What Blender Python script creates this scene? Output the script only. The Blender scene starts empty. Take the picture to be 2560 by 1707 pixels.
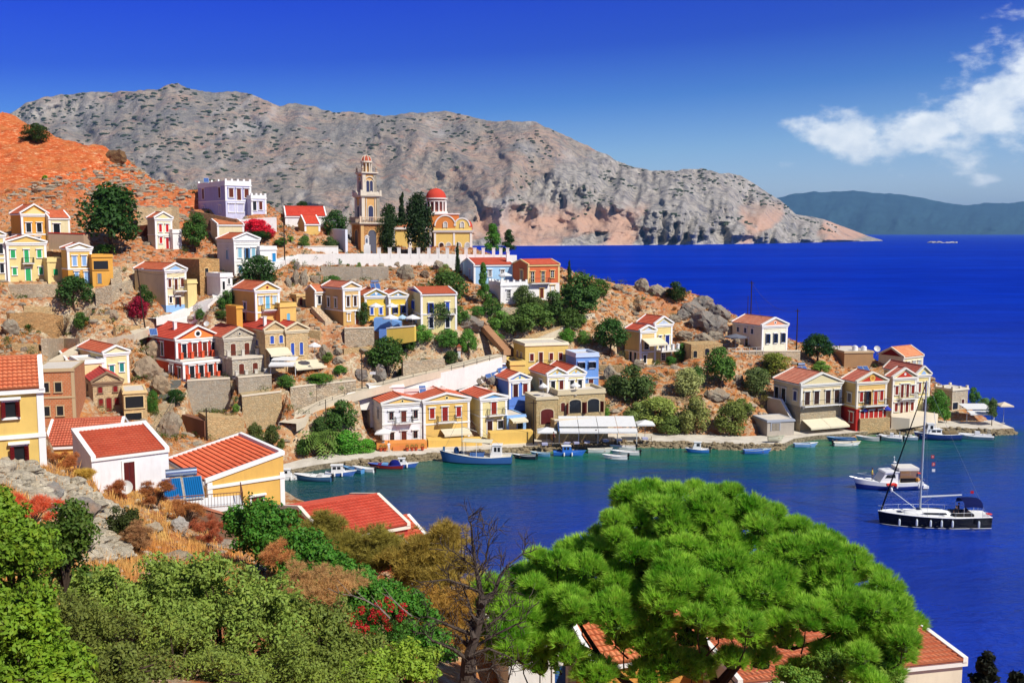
import bpy, bmesh, math, random
import numpy as np
from mathutils import Vector, Matrix
from math import sin, cos, tan, pi, radians, sqrt, atan2, exp

# ------------------------------------------------------------------ camera, sky, sun
SC = bpy.context.scene
COL = SC.collection
F, CX, CY, HC = 2489.0, 1280.0, 853.5, 34.0          # focal length in photo pixels, photo centre, eye height
TH = math.atan((853.5 - 581) / F)
ST, CT = sin(TH), cos(TH)
cam = bpy.data.cameras.new('camera'); camo = bpy.data.objects.new('camera', cam); COL.objects.link(camo)
cam.sensor_width = 36; cam.lens = F / 2560 * 36; cam.clip_start = 0.5; cam.clip_end = 80000
camo.location = (0, 0, HC); camo.rotation_euler = (pi / 2 - TH, 0, 0)
SC.camera = camo
SUN = Vector((0.54, -0.47, 0.74)).normalized()
SC.view_settings.view_transform = 'Standard'; SC.view_settings.look = 'None'
SC.view_settings.exposure = 0.25; SC.view_settings.gamma = 1
sl = bpy.data.lights.new('sun', 'SUN'); sl.energy = 4.8; sl.angle = radians(0.53); sl.color = (1, 0.95, 0.86)
so = bpy.data.objects.new('sun', sl); COL.objects.link(so)
so.rotation_euler = SUN.to_track_quat('Z', 'Y').to_euler()

W = bpy.data.worlds.new('World'); SC.world = W; W.use_nodes = True
def world():
    nt = W.node_tree; N = nt.nodes; L = nt.links; N.clear()
    def nd(t, **k):
        n = N.new(t)
        for a, b in k.items(): setattr(n, a, b)
        return n
    def math_(op, a, b=None, c=None):
        n = nd('ShaderNodeMath', operation=op)
        for i, v in enumerate((a, b, c)):
            if v is None: continue
            if isinstance(v, (int, float)): n.inputs[i].default_value = v
            else: L.new(v, n.inputs[i])
        return n.outputs[0]
    sky = nd('ShaderNodeTexSky', sky_type='NISHITA', sun_disc=False)
    sky.sun_elevation = math.asin(SUN.z); sky.sun_rotation = atan2(SUN.x, SUN.y)
    sky.altitude = 50; sky.air_density = 1.0; sky.dust_density = 0.35; sky.ozone_density = 2.0
    tc = nd('ShaderNodeTexCoord'); sp = nd('ShaderNodeSeparateXYZ'); L.new(tc.outputs['Generated'], sp.inputs[0])
    el = math_('MULTIPLY', math_('ARCSINE', sp.outputs[2]), 180 / pi)
    az = math_('MULTIPLY', math_('ARCTAN2', sp.outputs[0], sp.outputs[1]), 180 / pi)
    # clear polarised sky: deeper towards the zenith and away from the sun
    e2 = math_('SUBTRACT', el, math_('MULTIPLY', math_('MAXIMUM', math_('MINIMUM', az, 30.0), -30.0), 0.06))
    ramp = nd('ShaderNodeValToRGB'); L.new(math_('DIVIDE', math_('ADD', e2, 2.0), 40.0), ramp.inputs[0])
    cr = ramp.color_ramp
    stops = SKYSTOPS
    cr.elements[0].position = (stops[0][0] + 2) / 40; cr.elements[0].color = (*stops[0][1], 1)
    cr.elements[1].position = (stops[-1][0] + 2) / 40; cr.elements[1].color = (*stops[-1][1], 1)
    for p, c in stops[1:-1]:
        e = cr.elements.new((p + 2) / 40); e.color = (*c, 1)
    mul = nd('ShaderNodeMix', data_type='RGBA', blend_type='MULTIPLY'); mul.inputs[0].default_value = 1
    L.new(sky.outputs[0], mul.inputs[6]); L.new(ramp.outputs[0], mul.inputs[7])
    # cumulus bank low over the open sea
    cv = nd('ShaderNodeCombineXYZ'); L.new(az, cv.inputs[0]); L.new(el, cv.inputs[1])
    nz = nd('ShaderNodeTexNoise'); nz.inputs['Scale'].default_value = 0.55; nz.inputs['Detail'].default_value = 9; nz.inputs['Roughness'].default_value = 0.58
    mp = nd('ShaderNodeMapping'); mp.inputs['Scale'].default_value = (0.75, 1.25, 1); mp.inputs['Location'].default_value = (3.1, 7.7, 0)
    L.new(cv.outputs[0], mp.inputs[0]); L.new(mp.outputs[0], nz.inputs[0])
    env = None
    for (a0, b0, ra, rb, s, rot) in CLOUDS:
        da = math_('SUBTRACT', az, a0); db = math_('SUBTRACT', el, b0)
        c_, s_ = cos(radians(rot)), sin(radians(rot))
        xa = math_('DIVIDE', math_('ADD', math_('MULTIPLY', da, c_), math_('MULTIPLY', db, s_)), ra)
        ya = math_('DIVIDE', math_('SUBTRACT', math_('MULTIPLY', db, c_), math_('MULTIPLY', da, s_)), rb)
        r = math_('SQRT', math_('ADD', math_('MULTIPLY', xa, xa), math_('MULTIPLY', ya, ya)))
        g = math_('MULTIPLY', math_('SUBTRACT', 1.0, r), s)
        env = g if env is None else math_('MAXIMUM', env, g)
    dens = math_('ADD', env, math_('MULTIPLY', math_('SUBTRACT', nz.outputs[0], 0.5), 3.1))
    al = nd('ShaderNodeMapRange', interpolation_type='SMOOTHSTEP'); L.new(dens, al.inputs[0])
    al.inputs[1].default_value = 0.0; al.inputs[2].default_value = 0.95; al.inputs[4].default_value = 0.93
    nz2 = nd('ShaderNodeTexNoise'); nz2.inputs['Scale'].default_value = 0.8; nz2.inputs['Detail'].default_value = 6
    mp2 = nd('ShaderNodeMapping'); mp2.inputs['Location'].default_value = (3.5, 7.2, 0); L.new(cv.outputs[0], mp2.inputs[0]); L.new(mp2.outputs[0], nz2.inputs[0])
    cc = nd('ShaderNodeValToRGB'); L.new(nz2.outputs[0], cc.inputs[0])
    cc.color_ramp.elements[0].position = 0.3; cc.color_ramp.elements[0].color = (6.2, 7.0, 8.0, 1)
    cc.color_ramp.elements[1].position = 0.62; cc.color_ramp.elements[1].color = (8.6, 9.0, 9.3, 1)
    mx = nd('ShaderNodeMix', data_type='RGBA'); L.new(al.outputs[0], mx.inputs[0]); L.new(mul.outputs[2], mx.inputs[6]); L.new(cc.outputs[0], mx.inputs[7])
    bg = nd('ShaderNodeBackground'); bg.inputs[1].default_value = 0.1
    out = nd('ShaderNodeOutputWorld'); L.new(mx.outputs[2], bg.inputs[0]); L.new(bg.outputs[0], out.inputs[0])
# multipliers on the physical sky by elevation (degrees)
SKYSTOPS = [(-1, (0.76, 0.84, 1.18)), (1.5, (0.74, 0.84, 1.16)), (4, (0.52, 0.71, 1.04)), (7, (0.2, 0.42, 0.93)), (10, (0.07, 0.185, 0.89)), (14, (0.032, 0.112, 1.0)), (22, (0.16, 0.26, 0.7)), (38, (0.42, 0.48, 0.58))]
CLOUDS = [(25.3, 6.0, 4.4, 2.3, 1.3, 20), (26.2, 6.9, 4.8, 2.2, 1.35, 28), (22.3, 5.2, 4.8, 1.4, 1.35, 10), (18.3, 5.1, 3.7, 1.4, 1.3, -12), (27.2, 10.6, 2.6, 1.0, 0.55, 20), (16.6, 3.5, 1.7, 0.6, 0.4, -20), (25.3, 2.6, 1.1, 0.45, 1.0, 5)]
world()
SC.cycles.max_bounces = 5; SC.cycles.diffuse_bounces = 2; SC.cycles.glossy_bounces = 2
SC.cycles.transmission_bounces = 3; SC.cycles.transparent_max_bounces = 6; SC.cycles.volume_bounces = 0
SC.cycles.caustics_reflective = False; SC.cycles.caustics_refractive = False
try: SC.cycles.use_denoising = True
except Exception: pass

# ------------------------------------------------------------------ pixel <-> world
def ray(px, py):
    u, v = (px - CX) / F, (CY - py) / F
    return Vector((u, CT + v * ST, -ST + v * CT))
def P(px, py, D):
    d = ray(px, py); return Vector((0, 0, HC)) + d * (D / d.y)
def Pz(px, py, z):
    d = ray(px, py); return Vector((0, 0, HC)) + d * ((z - HC) / d.z)
def zc(p): return p.y * CT - (p.z - HC) * ST
def proj(p):
    c = zc(p); return CX + F * p.x / c, CY - F * (p.y * ST + (p.z - HC) * CT) / c
def zat(py, p):                      # height above point p where the photo row py passes it
    v = (CY - py) / F
    return HC + p.y * (-ST + v * CT) / (CT + v * ST)
rnd = random.Random(7)
def R(a, b): return rnd.uniform(a, b)

# ------------------------------------------------------------------ materials
def lin(c):
    c = c / 255.0
    return c / 12.92 if c <= 0.04045 else ((c + 0.055) / 1.055) ** 2.4
def C(r, g, b, k=0.86): return (lin(r) * k, lin(g) * k, lin(b) * k)
MATS = {}
class NT:
    def __init__(s, name):
        s.m = bpy.data.materials.new(name); s.m.use_nodes = True
        s.t = s.m.node_tree; s.N = s.t.nodes; s.L = s.t.links
        s.b = s.N['Principled BSDF']; s.out = s.N['Material Output']
        s.b.inputs['Specular IOR Level'].default_value = 0.2
    def nd(s, t, **k):
        n = s.N.new(t)
        for a, b in k.items(): setattr(n, a, b)
        return n
    def set(s, sock, v):
        if hasattr(v, 'is_output') or isinstance(v, bpy.types.NodeSocket): s.L.new(v, sock)
        elif isinstance(v, tuple) and len(v) == 3 and sock.type == 'RGBA': sock.default_value = (*v, 1)
        else: sock.default_value = v
    def coord(s, kind='Object', scale=(1, 1, 1)):
        tc = s.nd('ShaderNodeTexCoord'); o = tc.outputs[kind]
        if kind == 'World': pass
        mp = s.nd('ShaderNodeMapping'); mp.inputs['Scale'].default_value = scale; s.L.new(o, mp.inputs[0]); return mp.outputs[0]
    def world(s, scale=(1, 1, 1)):
        g = s.nd('ShaderNodeNewGeometry'); mp = s.nd('ShaderNodeMapping'); mp.inputs['Scale'].default_value = scale
        s.L.new(g.outputs['Position'], mp.inputs[0]); return mp.outputs[0]
    def noise(s, vec, scale, detail=4, rough=0.55, dist=0.0):
        n = s.nd('ShaderNodeTexNoise'); s.L.new(vec, n.inputs['Vector']); n.inputs['Scale'].default_value = scale
        n.inputs['Detail'].default_value = detail; n.inputs['Roughness'].default_value = rough; n.inputs['Distortion'].default_value = dist
        return n.outputs[0]
    def vor(s, vec, scale, feature='F1', out='Distance', rand=1.0):
        n = s.nd('ShaderNodeTexVoronoi', feature=feature); s.L.new(vec, n.inputs['Vector']); n.inputs['Scale'].default_value = scale
        n.inputs['Randomness'].default_value = rand
        return n.outputs[out]
    def math(s, op, a, b=0.0):
        n = s.nd('ShaderNodeMath', operation=op); s.set(n.inputs[0], a); s.set(n.inputs[1], b); return n.outputs[0]
    def mr(s, v, a, b, c=0.0, d=1.0):
        n = s.nd('ShaderNodeMapRange'); s.set(n.inputs[0], v)
        for i, x in enumerate((a, b, c, d)): n.inputs[i + 1].default_value = x
        return n.outputs[0]
    def mix(s, f, a, b, mode='MIX'):
        n = s.nd('ShaderNodeMix', data_type='RGBA', blend_type=mode); s.set(n.inputs[0], f); s.set(n.inputs[6], a); s.set(n.inputs[7], b); return n.outputs[2]
    def ramp(s, v, stops):
        n = s.nd('ShaderNodeValToRGB'); s.set(n.inputs[0], v); e = n.color_ramp.elements
        e[0].position, e[0].color = stops[0][0], (*stops[0][1], 1); e[1].position, e[1].color = stops[-1][0], (*stops[-1][1], 1)
        for p, c in stops[1:-1]:
            x = e.new(p); x.color = (*c, 1)
        return n.outputs[0]
    def bump(s, h, strength=0.3, dist=0.1):
        n = s.nd('ShaderNodeBump'); n.inputs['Strength'].default_value = strength; n.inputs['Distance'].default_value = dist
        s.set(n.inputs['Height'], h); s.L.new(n.outputs[0], s.b.inputs['Normal']); return n
    def fin(s, col, rough=0.8, **k):
        s.set(s.b.inputs['Base Color'], col); s.set(s.b.inputs['Roughness'], rough)
        for a, v in k.items(): s.set(s.b.inputs[a.replace('_', ' ')], v)
        return s.m
def cached(fn):
    def w(*a, **k):
        key = (fn.__name__, a, tuple(sorted(k.items())))
        if key not in MATS: MATS[key] = fn(*a, **k)
        return MATS[key]
    return w
def sc3(c, k): return (c[0] * k, c[1] * k, c[2] * k)
@cached
def plaster(col, wear=0.42):
    s = NT('plaster'); v = s.coord('Object')
    n1 = s.noise(v, 0.55, 5, 0.6); n2 = s.noise(s.coord('Object', (2.2, 2.2, 0.35)), 1.3, 4, 0.6)
    c = s.mix(s.mr(n1, 0.3, 0.75, 0, wear), col, sc3(col, 0.62))
    c = s.mix(s.mr(n2, 0.5, 0.8, 0, wear * 0.9), c, (col[0] * 0.55 + .06, col[1] * 0.5 + .05, col[2] * 0.5 + .04))
    s.bump(s.noise(v, 9, 4), 0.15, 0.03)
    return s.fin(c, 0.9)
@cached
def paint(col, rough=0.55, metal=0.0, spec=0.3):
    s = NT('paint'); v = s.coord('Object')
    c = s.mix(s.mr(s.noise(v, 2.5, 4), 0.3, 0.8, 0, 0.3), col, sc3(col, 0.7))
    return s.fin(c, rough, Metallic=metal, Specular_IOR_Level=spec)
@cached
def stone(col=C(205, 185, 150), size=2.2, mortar=0.5, var=0.5):
    s = NT('rubble_stone'); v = s.coord('Object', (1, 1, 1.7))
    d = s.vor(v, size, 'DISTANCE_TO_EDGE'); cc = s.vor(v, size, 'F1', 'Color')
    sp = s.nd('ShaderNodeSeparateColor'); s.L.new(cc, sp.inputs[0])
    c = s.mix(s.math('MULTIPLY', sp.outputs[0], var), col, sc3(col, 0.42))
    c = s.mix(s.math('MULTIPLY', sp.outputs[1], 0.35), c, (col[0] * 1.15, col[1] * 0.85, col[2] * 0.6))
    c = s.mix(s.mr(d, 0.015, 0.09, mortar, 0.0), c, sc3(col, 0.45))
    c = s.mix(s.mr(s.noise(v, 0.4, 4), 0.45, 0.75, 0, 0.35), c, sc3(col, 0.55))
    s.bump(s.math('ADD', s.mr(d, 0.0, 0.12), s.math('MULTIPLY', s.noise(v, 6), 0.5)), 0.6, 0.12)
    return s.fin(c, 0.95)
@cached
def brick(col=C(214, 128, 78)):
    s = NT('brick'); tc = s.coord('Object', (1, 1, 1))
    sp = s.nd('ShaderNodeSeparateXYZ'); s.L.new(tc, sp.inputs[0]); cb = s.nd('ShaderNodeCombineXYZ')
    s.L.new(s.math('ADD', sp.outputs[0], sp.outputs[1]), cb.inputs[0]); s.L.new(sp.outputs[2], cb.inputs[1])
    n = s.nd('ShaderNodeTexBrick'); s.L.new(cb.outputs[0], n.inputs[0]); n.inputs['Scale'].default_value = 1.0
    n.inputs['Brick Width'].default_value = 0.4; n.inputs['Row Height'].default_value = 0.24; n.inputs['Mortar Size'].default_value = 0.02
    s.set(n.inputs['Color1'], col); s.set(n.inputs['Color2'], sc3(col, 0.75)); s.set(n.inputs['Mortar'], C(190, 170, 140))
    return s.fin(s.mix(s.mr(s.noise(tc, 1.2, 4), .35, .8, 0, .5), n.outputs[0], sc3(col, 0.6)), 0.95)
@cached
def tiles(col=C(214, 96, 62)):
    col = (col[0] * 1.1, col[1] * 1.5 + .01, col[2] * 1.5 + .01)
    s = NT('roof_tiles'); uv = s.coord('UV'); sp = s.nd('ShaderNodeSeparateXYZ'); s.L.new(uv, sp.inputs[0])
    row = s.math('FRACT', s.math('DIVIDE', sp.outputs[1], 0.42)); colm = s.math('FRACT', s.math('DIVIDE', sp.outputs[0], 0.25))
    v = s.coord('UV', (3.9, 2.38, 1)); fl = s.nd('ShaderNodeVectorMath', operation='FLOOR'); s.L.new(v, fl.inputs[0])
    wn = s.nd('ShaderNodeTexWhiteNoise', noise_dimensions='3D'); s.L.new(fl.outputs[0], wn.inputs[0])
    c = s.mix(s.mr(wn.outputs[0], 0, 1, 0, 0.7), col, (col[0] * 0.66, col[1] * 0.62, col[2] * 0.62))
    c = s.mix(s.mr(s.noise(s.coord('Object'), 0.9, 6, 0.7), 0.42, 0.7, 0, 0.6), c, (col[0] * 1.05, col[1] * 1.5, col[2] * 1.6))
    wv = s.math('ABSOLUTE', s.math('SUBTRACT', colm, 0.5))
    s.bump(s.math('ADD', s.math('MULTIPLY', s.math('COSINE', s.math('MULTIPLY', colm, 2 * pi)), 0.5), s.math('MULTIPLY', row, -0.6)), 0.55, 0.06)
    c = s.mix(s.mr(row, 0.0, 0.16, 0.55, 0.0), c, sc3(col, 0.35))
    return s.fin(c, 0.85)
@cached
def leafmat(col, var=0.5, trans=0.25, warm=0.3):
    s = NT('leaves'); v = s.world(); oi = s.nd('ShaderNodeObjectInfo')
    n = s.noise(v, 0.9, 3, 0.6)
    c = s.mix(s.mr(n, 0.3, 0.7, 0, var), (col[0] * 1.35 + .012, col[1] * 1.25 + .006, col[2] * 0.9), sc3(col, 0.5))
    c = s.mix(s.math('MULTIPLY', s.mr(s.noise(v, 7.0, 2), 0.45, 0.7), warm), c, (col[1] * 1.15, col[1] * 1.05, col[2] * 0.5))
    ri = s.nd('ShaderNodeNewGeometry'); c = s.mix(s.math('MULTIPLY', ri.outputs['Random Per Island'], 0.35), c, sc3(col, 0.5)); c = s.mix(s.math('MULTIPLY', oi.outputs['Random'], 0.25), c, sc3(col, 0.6))
    s.fin(c, 0.6, Specular_IOR_Level=0.25)
    tr = s.nd('ShaderNodeBsdfTranslucent'); s.L.new(c, tr.inputs[0]); ms = s.nd('ShaderNodeMixShader'); ms.inputs[0].default_value = trans
    s.L.new(s.b.outputs[0], ms.inputs[1]); s.L.new(tr.outputs[0], ms.inputs[2]); s.L.new(ms.outputs[0], s.out.inputs[0])
    return s.m
@cached
def bark(col=C(95, 75, 60)):
    s = NT('bark'); v = s.coord('Object', (3, 3, 0.7)); n = s.noise(v, 4, 5, .7)
    s.bump(n, .5, .05); return s.fin(s.mix(s.mr(n, .3, .7), sc3(col, .45), col), 0.95)
@cached
def rockmat(col=C(196, 184, 166), tint=C(200, 140, 90)):
    s = NT('rock'); v = s.world()
    n = s.noise(v, 0.8, 7, 0.65); n2 = s.noise(v, 4.5, 5, 0.7, 0.5)
    c = s.mix(s.mr(n2, 0.3, 0.7), sc3(col, 0.45), col); c = s.mix(s.mr(n, 0.5, 0.72, 0, 0.6), c, tint); ri = s.nd('ShaderNodeNewGeometry'); c = s.mix(s.mr(ri.outputs['Random Per Island'], 0.1, 1, 0, 0.7), c, sc3(col, 0.4))
    s.bump(s.math('ADD', n2, s.noise(v, 1.6, 6, 0.7)), 0.8, 0.25); return s.fin(c, 0.95)
@cached
def fabric(col):
    s = NT('fabric'); v = s.coord('Object'); c = s.mix(s.mr(s.noise(v, 1.5, 3), .35, .8, 0, .25), col, sc3(col, .7))
    s.fin(c, .9, Specular_IOR_Level=.1)
    tr = s.nd('ShaderNodeBsdfTranslucent'); s.L.new(c, tr.inputs[0]); ms = s.nd('ShaderNodeMixShader'); ms.inputs[0].default_value = .2
    s.L.new(s.b.outputs[0], ms.inputs[1]); s.L.new(tr.outputs[0], ms.inputs[2]); s.L.new(ms.outputs[0], s.out.inputs[0]); return s.m
@cached
def glass(col=(0.015, 0.018, 0.022)):
    s = NT('window_glass'); return s.fin(col, 0.15, Specular_IOR_Level=0.3)

# ------------------------------------------------------------------ mesh building
class MB:
    def __init__(s): s.v = []; s.f = []; s.uv = {}; s.smooth = False
    def add(s, vs, fs):
        o = len(s.v); s.v.extend([tuple(x) for x in vs]); s.f.extend([tuple(i + o for i in f) for f in fs]); return o
    def box(s, x0, x1, y0, y1, z0, z1):
        s.add([(x0, y0, z0), (x1, y0, z0), (x1, y1, z0), (x0, y1, z0), (x0, y0, z1), (x1, y0, z1), (x1, y1, z1), (x0, y1, z1)],
              [(0, 3, 2, 1), (4, 5, 6, 7), (0, 1, 5, 4), (1, 2, 6, 5), (2, 3, 7, 6), (3, 0, 4, 7)]); return s
    def cbox(s, c, sx, sy, sz): return s.box(c[0] - sx / 2, c[0] + sx / 2, c[1] - sy / 2, c[1] + sy / 2, c[2], c[2] + sz)
    def prism(s, poly, y0, y1):         # poly in (x, z), extruded along y
        n = len(poly); vs = [(x, y0, z) for x, z in poly] + [(x, y1, z) for x, z in poly]
        s.add(vs, [tuple(range(n)), tuple(range(2 * n - 1, n - 1, -1))] + [(i, i + n, (i + 1) % n + n, (i + 1) % n) for i in range(n)]); return s
    def prismx(s, poly, x0, x1):        # poly in (y, z), extruded along x
        n = len(poly); vs = [(x0, y, z) for y, z in poly] + [(x1, y, z) for y, z in poly]
        s.add(vs, [tuple(range(n - 1, -1, -1)), tuple(range(n, 2 * n))] + [(i, (i + 1) % n, (i + 1) % n + n, i + n) for i in range(n)]); return s
    def prismz(s, poly, z0, z1):
        n = len(poly); vs = [(x, y, z0) for x, y in poly] + [(x, y, z1) for x, y in poly]
        s.add(vs, [tuple(range(n - 1, -1, -1)), tuple(range(n, 2 * n))] + [(i, (i + 1) % n, (i + 1) % n + n, i + n) for i in range(n)]); return s
    def cyl(s, c, r, z0, z1, n=10, r1=None, cap=True):
        r1 = r if r1 is None else r1
        vs = [(c[0] + r * cos(2 * pi * i / n), c[1] + r * sin(2 * pi * i / n), z0) for i in range(n)] + [(c[0] + r1 * cos(2 * pi * i / n), c[1] + r1 * sin(2 * pi * i / n), z1) for i in range(n)]
        fs = [(i, (i + 1) % n, (i + 1) % n + n, i + n) for i in range(n)]
        if cap: fs += [tuple(range(n - 1, -1, -1)), tuple(range(n, 2 * n))]
        s.add(vs, fs); return s
    def lathe(s, c, prof, n=16):
        m = len(prof); vs = [(c[0] + r * cos(2 * pi * i / n), c[1] + r * sin(2 * pi * i / n), c[2] + z) for r, z in prof for i in range(n)]
        s.add(vs, [(j * n + i, j * n + (i + 1) % n, (j + 1) * n + (i + 1) % n, (j + 1) * n + i) for j in range(m - 1) for i in range(n)]); return s
    def tube(s, a, b, r, r1=None, n=6):
        a, b = Vector(a), Vector(b); d = b - a
        if d.length < 1e-6: return s
        r1 = r if r1 is None else r1; q = d.to_track_quat('Z', 'Y')
        vs = [a + q @ Vector((r * cos(2 * pi * i / n), r * sin(2 * pi * i / n), 0)) for i in range(n)] + [b + q @ Vector((r1 * cos(2 * pi * i / n), r1 * sin(2 * pi * i / n), 0)) for i in range(n)]
        s.add(vs, [(i, (i + 1) % n, (i + 1) % n + n, i + n) for i in range(n)] + [tuple(range(n - 1, -1, -1)), tuple(range(n, 2 * n))]); return s
    def poly(s, pts, r, n=6, r1=None):
        r1 = r if r1 is None else r1; m = len(pts) - 1
        for i in range(m): s.tube(pts[i], pts[i + 1], r + (r1 - r) * i / m, r + (r1 - r) * (i + 1) / m, n)
        return s
    def ball(s, c, rx, ry=None, rz=None, n=10, m=6, jit=0):
        ry = rx if ry is None else ry; rz = rx if rz is None else rz
        vs = [(c[0], c[1], c[2] - rz)]
        for j in range(1, m):
            t = -pi / 2 + pi * j / m
            for i in range(n):
                k = 1 + (R(-jit, jit) if jit else 0)
                vs.append((c[0] + k * rx * cos(t) * cos(2 * pi * i / n), c[1] + k * ry * cos(t) * sin(2 * pi * i / n), c[2] + k * rz * sin(t)))
        vs.append((c[0], c[1], c[2] + rz)); e = len(vs) - 1
        fs = [(0, 1 + (i + 1) % n, 1 + i) for i in range(n)] + [(e, e - n + i, e - n + (i + 1) % n) for i in range(n)]
        for j in range(m - 2):
            for i in range(n): fs.append((1 + j * n + i, 1 + j * n + (i + 1) % n, 1 + (j + 1) * n + (i + 1) % n, 1 + (j + 1) * n + i))
        s.add(vs, fs); return s
    def mesh(s, name, m):
        me = bpy.data.meshes.new(name); me.from_pydata(s.v, [], s.f); me.materials.append(m)
        if s.uv:
            l = me.uv_layers.new(name='UVMap'); k = 0
            for fi, f in enumerate(s.f):
                u = s.uv.get(fi)
                for j in range(len(f)):
                    l.data[k].uv = u[j] if u else (0, 0)
                    k += 1
        if s.smooth: me.polygons.foreach_set('use_smooth', [True] * len(me.polygons))
        return me
    def build(s, name, m, parent=None, loc=None):
        o = bpy.data.objects.new(name, s.mesh(name, m)); COL.objects.link(o)
        if parent: o.parent = parent
        if loc is not None: o.location = loc
        return o
def npmesh(name, V, Fc, m, smooth=False):
    me = bpy.data.meshes.new(name); V = np.asarray(V, np.float32); Fc = np.asarray(Fc, np.int32); k = Fc.shape[1]
    me.vertices.add(len(V)); me.vertices.foreach_set('co', V.ravel())
    me.loops.add(Fc.size); me.loops.foreach_set('vertex_index', Fc.ravel())
    me.polygons.add(len(Fc)); me.polygons.foreach_set('loop_start', np.arange(0, Fc.size, k, dtype=np.int32))
    me.polygons.foreach_set('loop_total', np.full(len(Fc), k, np.int32))
    if smooth: me.polygons.foreach_set('use_smooth', np.ones(len(Fc), bool))
    me.materials.append(m); me.update(calc_edges=True); me.validate(); return me
def tag(o, label, cat, group=None, kind=None):
    if label: o['label'] = label
    if cat: o['category'] = cat
    if group: o['group'] = group
    if kind: o['kind'] = kind
    return o
def thing(name, label, cat, loc=(0, 0, 0), rz=0, group=None):
    o = bpy.data.objects.new(name, None); COL.objects.link(o); o.location = loc; o.rotation_euler = (0, 0, rz); o.empty_display_size = 0.5
    return tag(o, label, cat, group)
def struct(o): o['kind'] = 'structure'; return o
def dup(o, parent=None):
    c = o.copy(); COL.objects.link(c)
    if parent: c.parent = parent
    for ch in list(o.children): dup(ch, c)
    return c
def fbm(x, y, seed=0, oct=5, lac=2.0, gain=0.5):
    rs = np.random.RandomState(seed); out = np.zeros_like(x); a = 1.0; f = 1.0
    for o in range(oct):
        t = rs.rand(64, 64); X = (x * f + rs.rand() * 64) % 64; Y = (y * f + rs.rand() * 64) % 64
        i = np.floor(X).astype(int); j = np.floor(Y).astype(int); u = X - i; v = Y - j; u = u * u * (3 - 2 * u); v = v * v * (3 - 2 * v)
        i0, i1, j0, j1 = i % 64, (i + 1) % 64, j % 64, (j + 1) % 64
        out += a * ((t[i0, j0] * (1 - u) + t[i1, j0] * u) * (1 - v) + (t[i0, j1] * (1 - u) + t[i1, j1] * u) * v - 0.5)
        a *= gain; f *= lac
    return out
# ------------------------------------------------------------------ houses: the table comes before the ground, the ground is fitted to it
WHITE = C(245, 243, 238, .9); CREAM = C(238, 222, 178); YEL = C(236, 196, 112); OCH = C(232, 172, 78); PALE = C(240, 218, 150); STONEG = C(192, 178, 150); SAND = C(222, 186, 128)
RED = C(196, 62, 44); DRED = C(150, 40, 36); TERRA = C(222, 116, 72); BLU = C(58, 92, 190); LBLU = C(110, 165, 215); SKYB = C(150, 190, 235); LILAC = C(168, 168, 210); GRN = C(50, 175, 105); TEAL = C(40, 140, 135)
BROWN = C(110, 48, 30); DARK = (0.012, 0.011, 0.012); GREY = C(205, 200, 192); NAVY = C(25, 45, 125)
HS = []
class House: pass
def H(name, label, cat, xs, xl, xr, yb, ye, yp=None, D=None, a=20, roof='gf', wall=YEL, trim=WHITE, ped=None, rc=None, front=(), side=(), z=None, L=None, low=None, down=2.5,
      band=None, bal=(), detail=False, matf=None, par=0.5, merlon=0, chim=(), group=None, sidewall=None, oculus=None, pil=True, plinth=None, yer=None, hood=True, build=True, carve=True):
    h = House(); h.__dict__.update(locals()); a_ = radians(a); h.a_ = a_
    p = Pz(xl, yb, z) if D is None else P(xl, yb, D); h.p = p
    t = Vector((cos(a_), sin(a_), 0)); b = Vector((-sin(a_), cos(a_), 0)); h.t, h.b = t, b
    U = (xr - CX) / F; h.w = (U * zc(p) - p.x) / (t.x - U * t.y * CT)
    if L is None:
        U = (xs - CX) / F; h.L = (U * zc(p) - p.x) / (b.x - U * b.y * CT)
        h.L = min(max(h.L, 2.0), 16.0)
    h.h = zat(ye, p) - p.z
    if roof in ('gf',): h.rise = max(0.25, zat(yp, p + t * (h.w / 2)) - p.z - h.h)
    elif roof == 'gs': h.rise = max(0.3, zat(yp, p + t * (h.w / 2) + b * (h.L / 2)) - p.z - h.h)
    elif roof == 'shed': h.rise = max(0.3, zat(yp, p + t * (h.w / 2) + b * h.L) - p.z - h.h)
    elif roof == 'mono': h.rise = max(0.3, zat(yp, p + t * h.w) - p.z - h.h)
    else: h.rise = 0
    HS.append(h); return h

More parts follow.
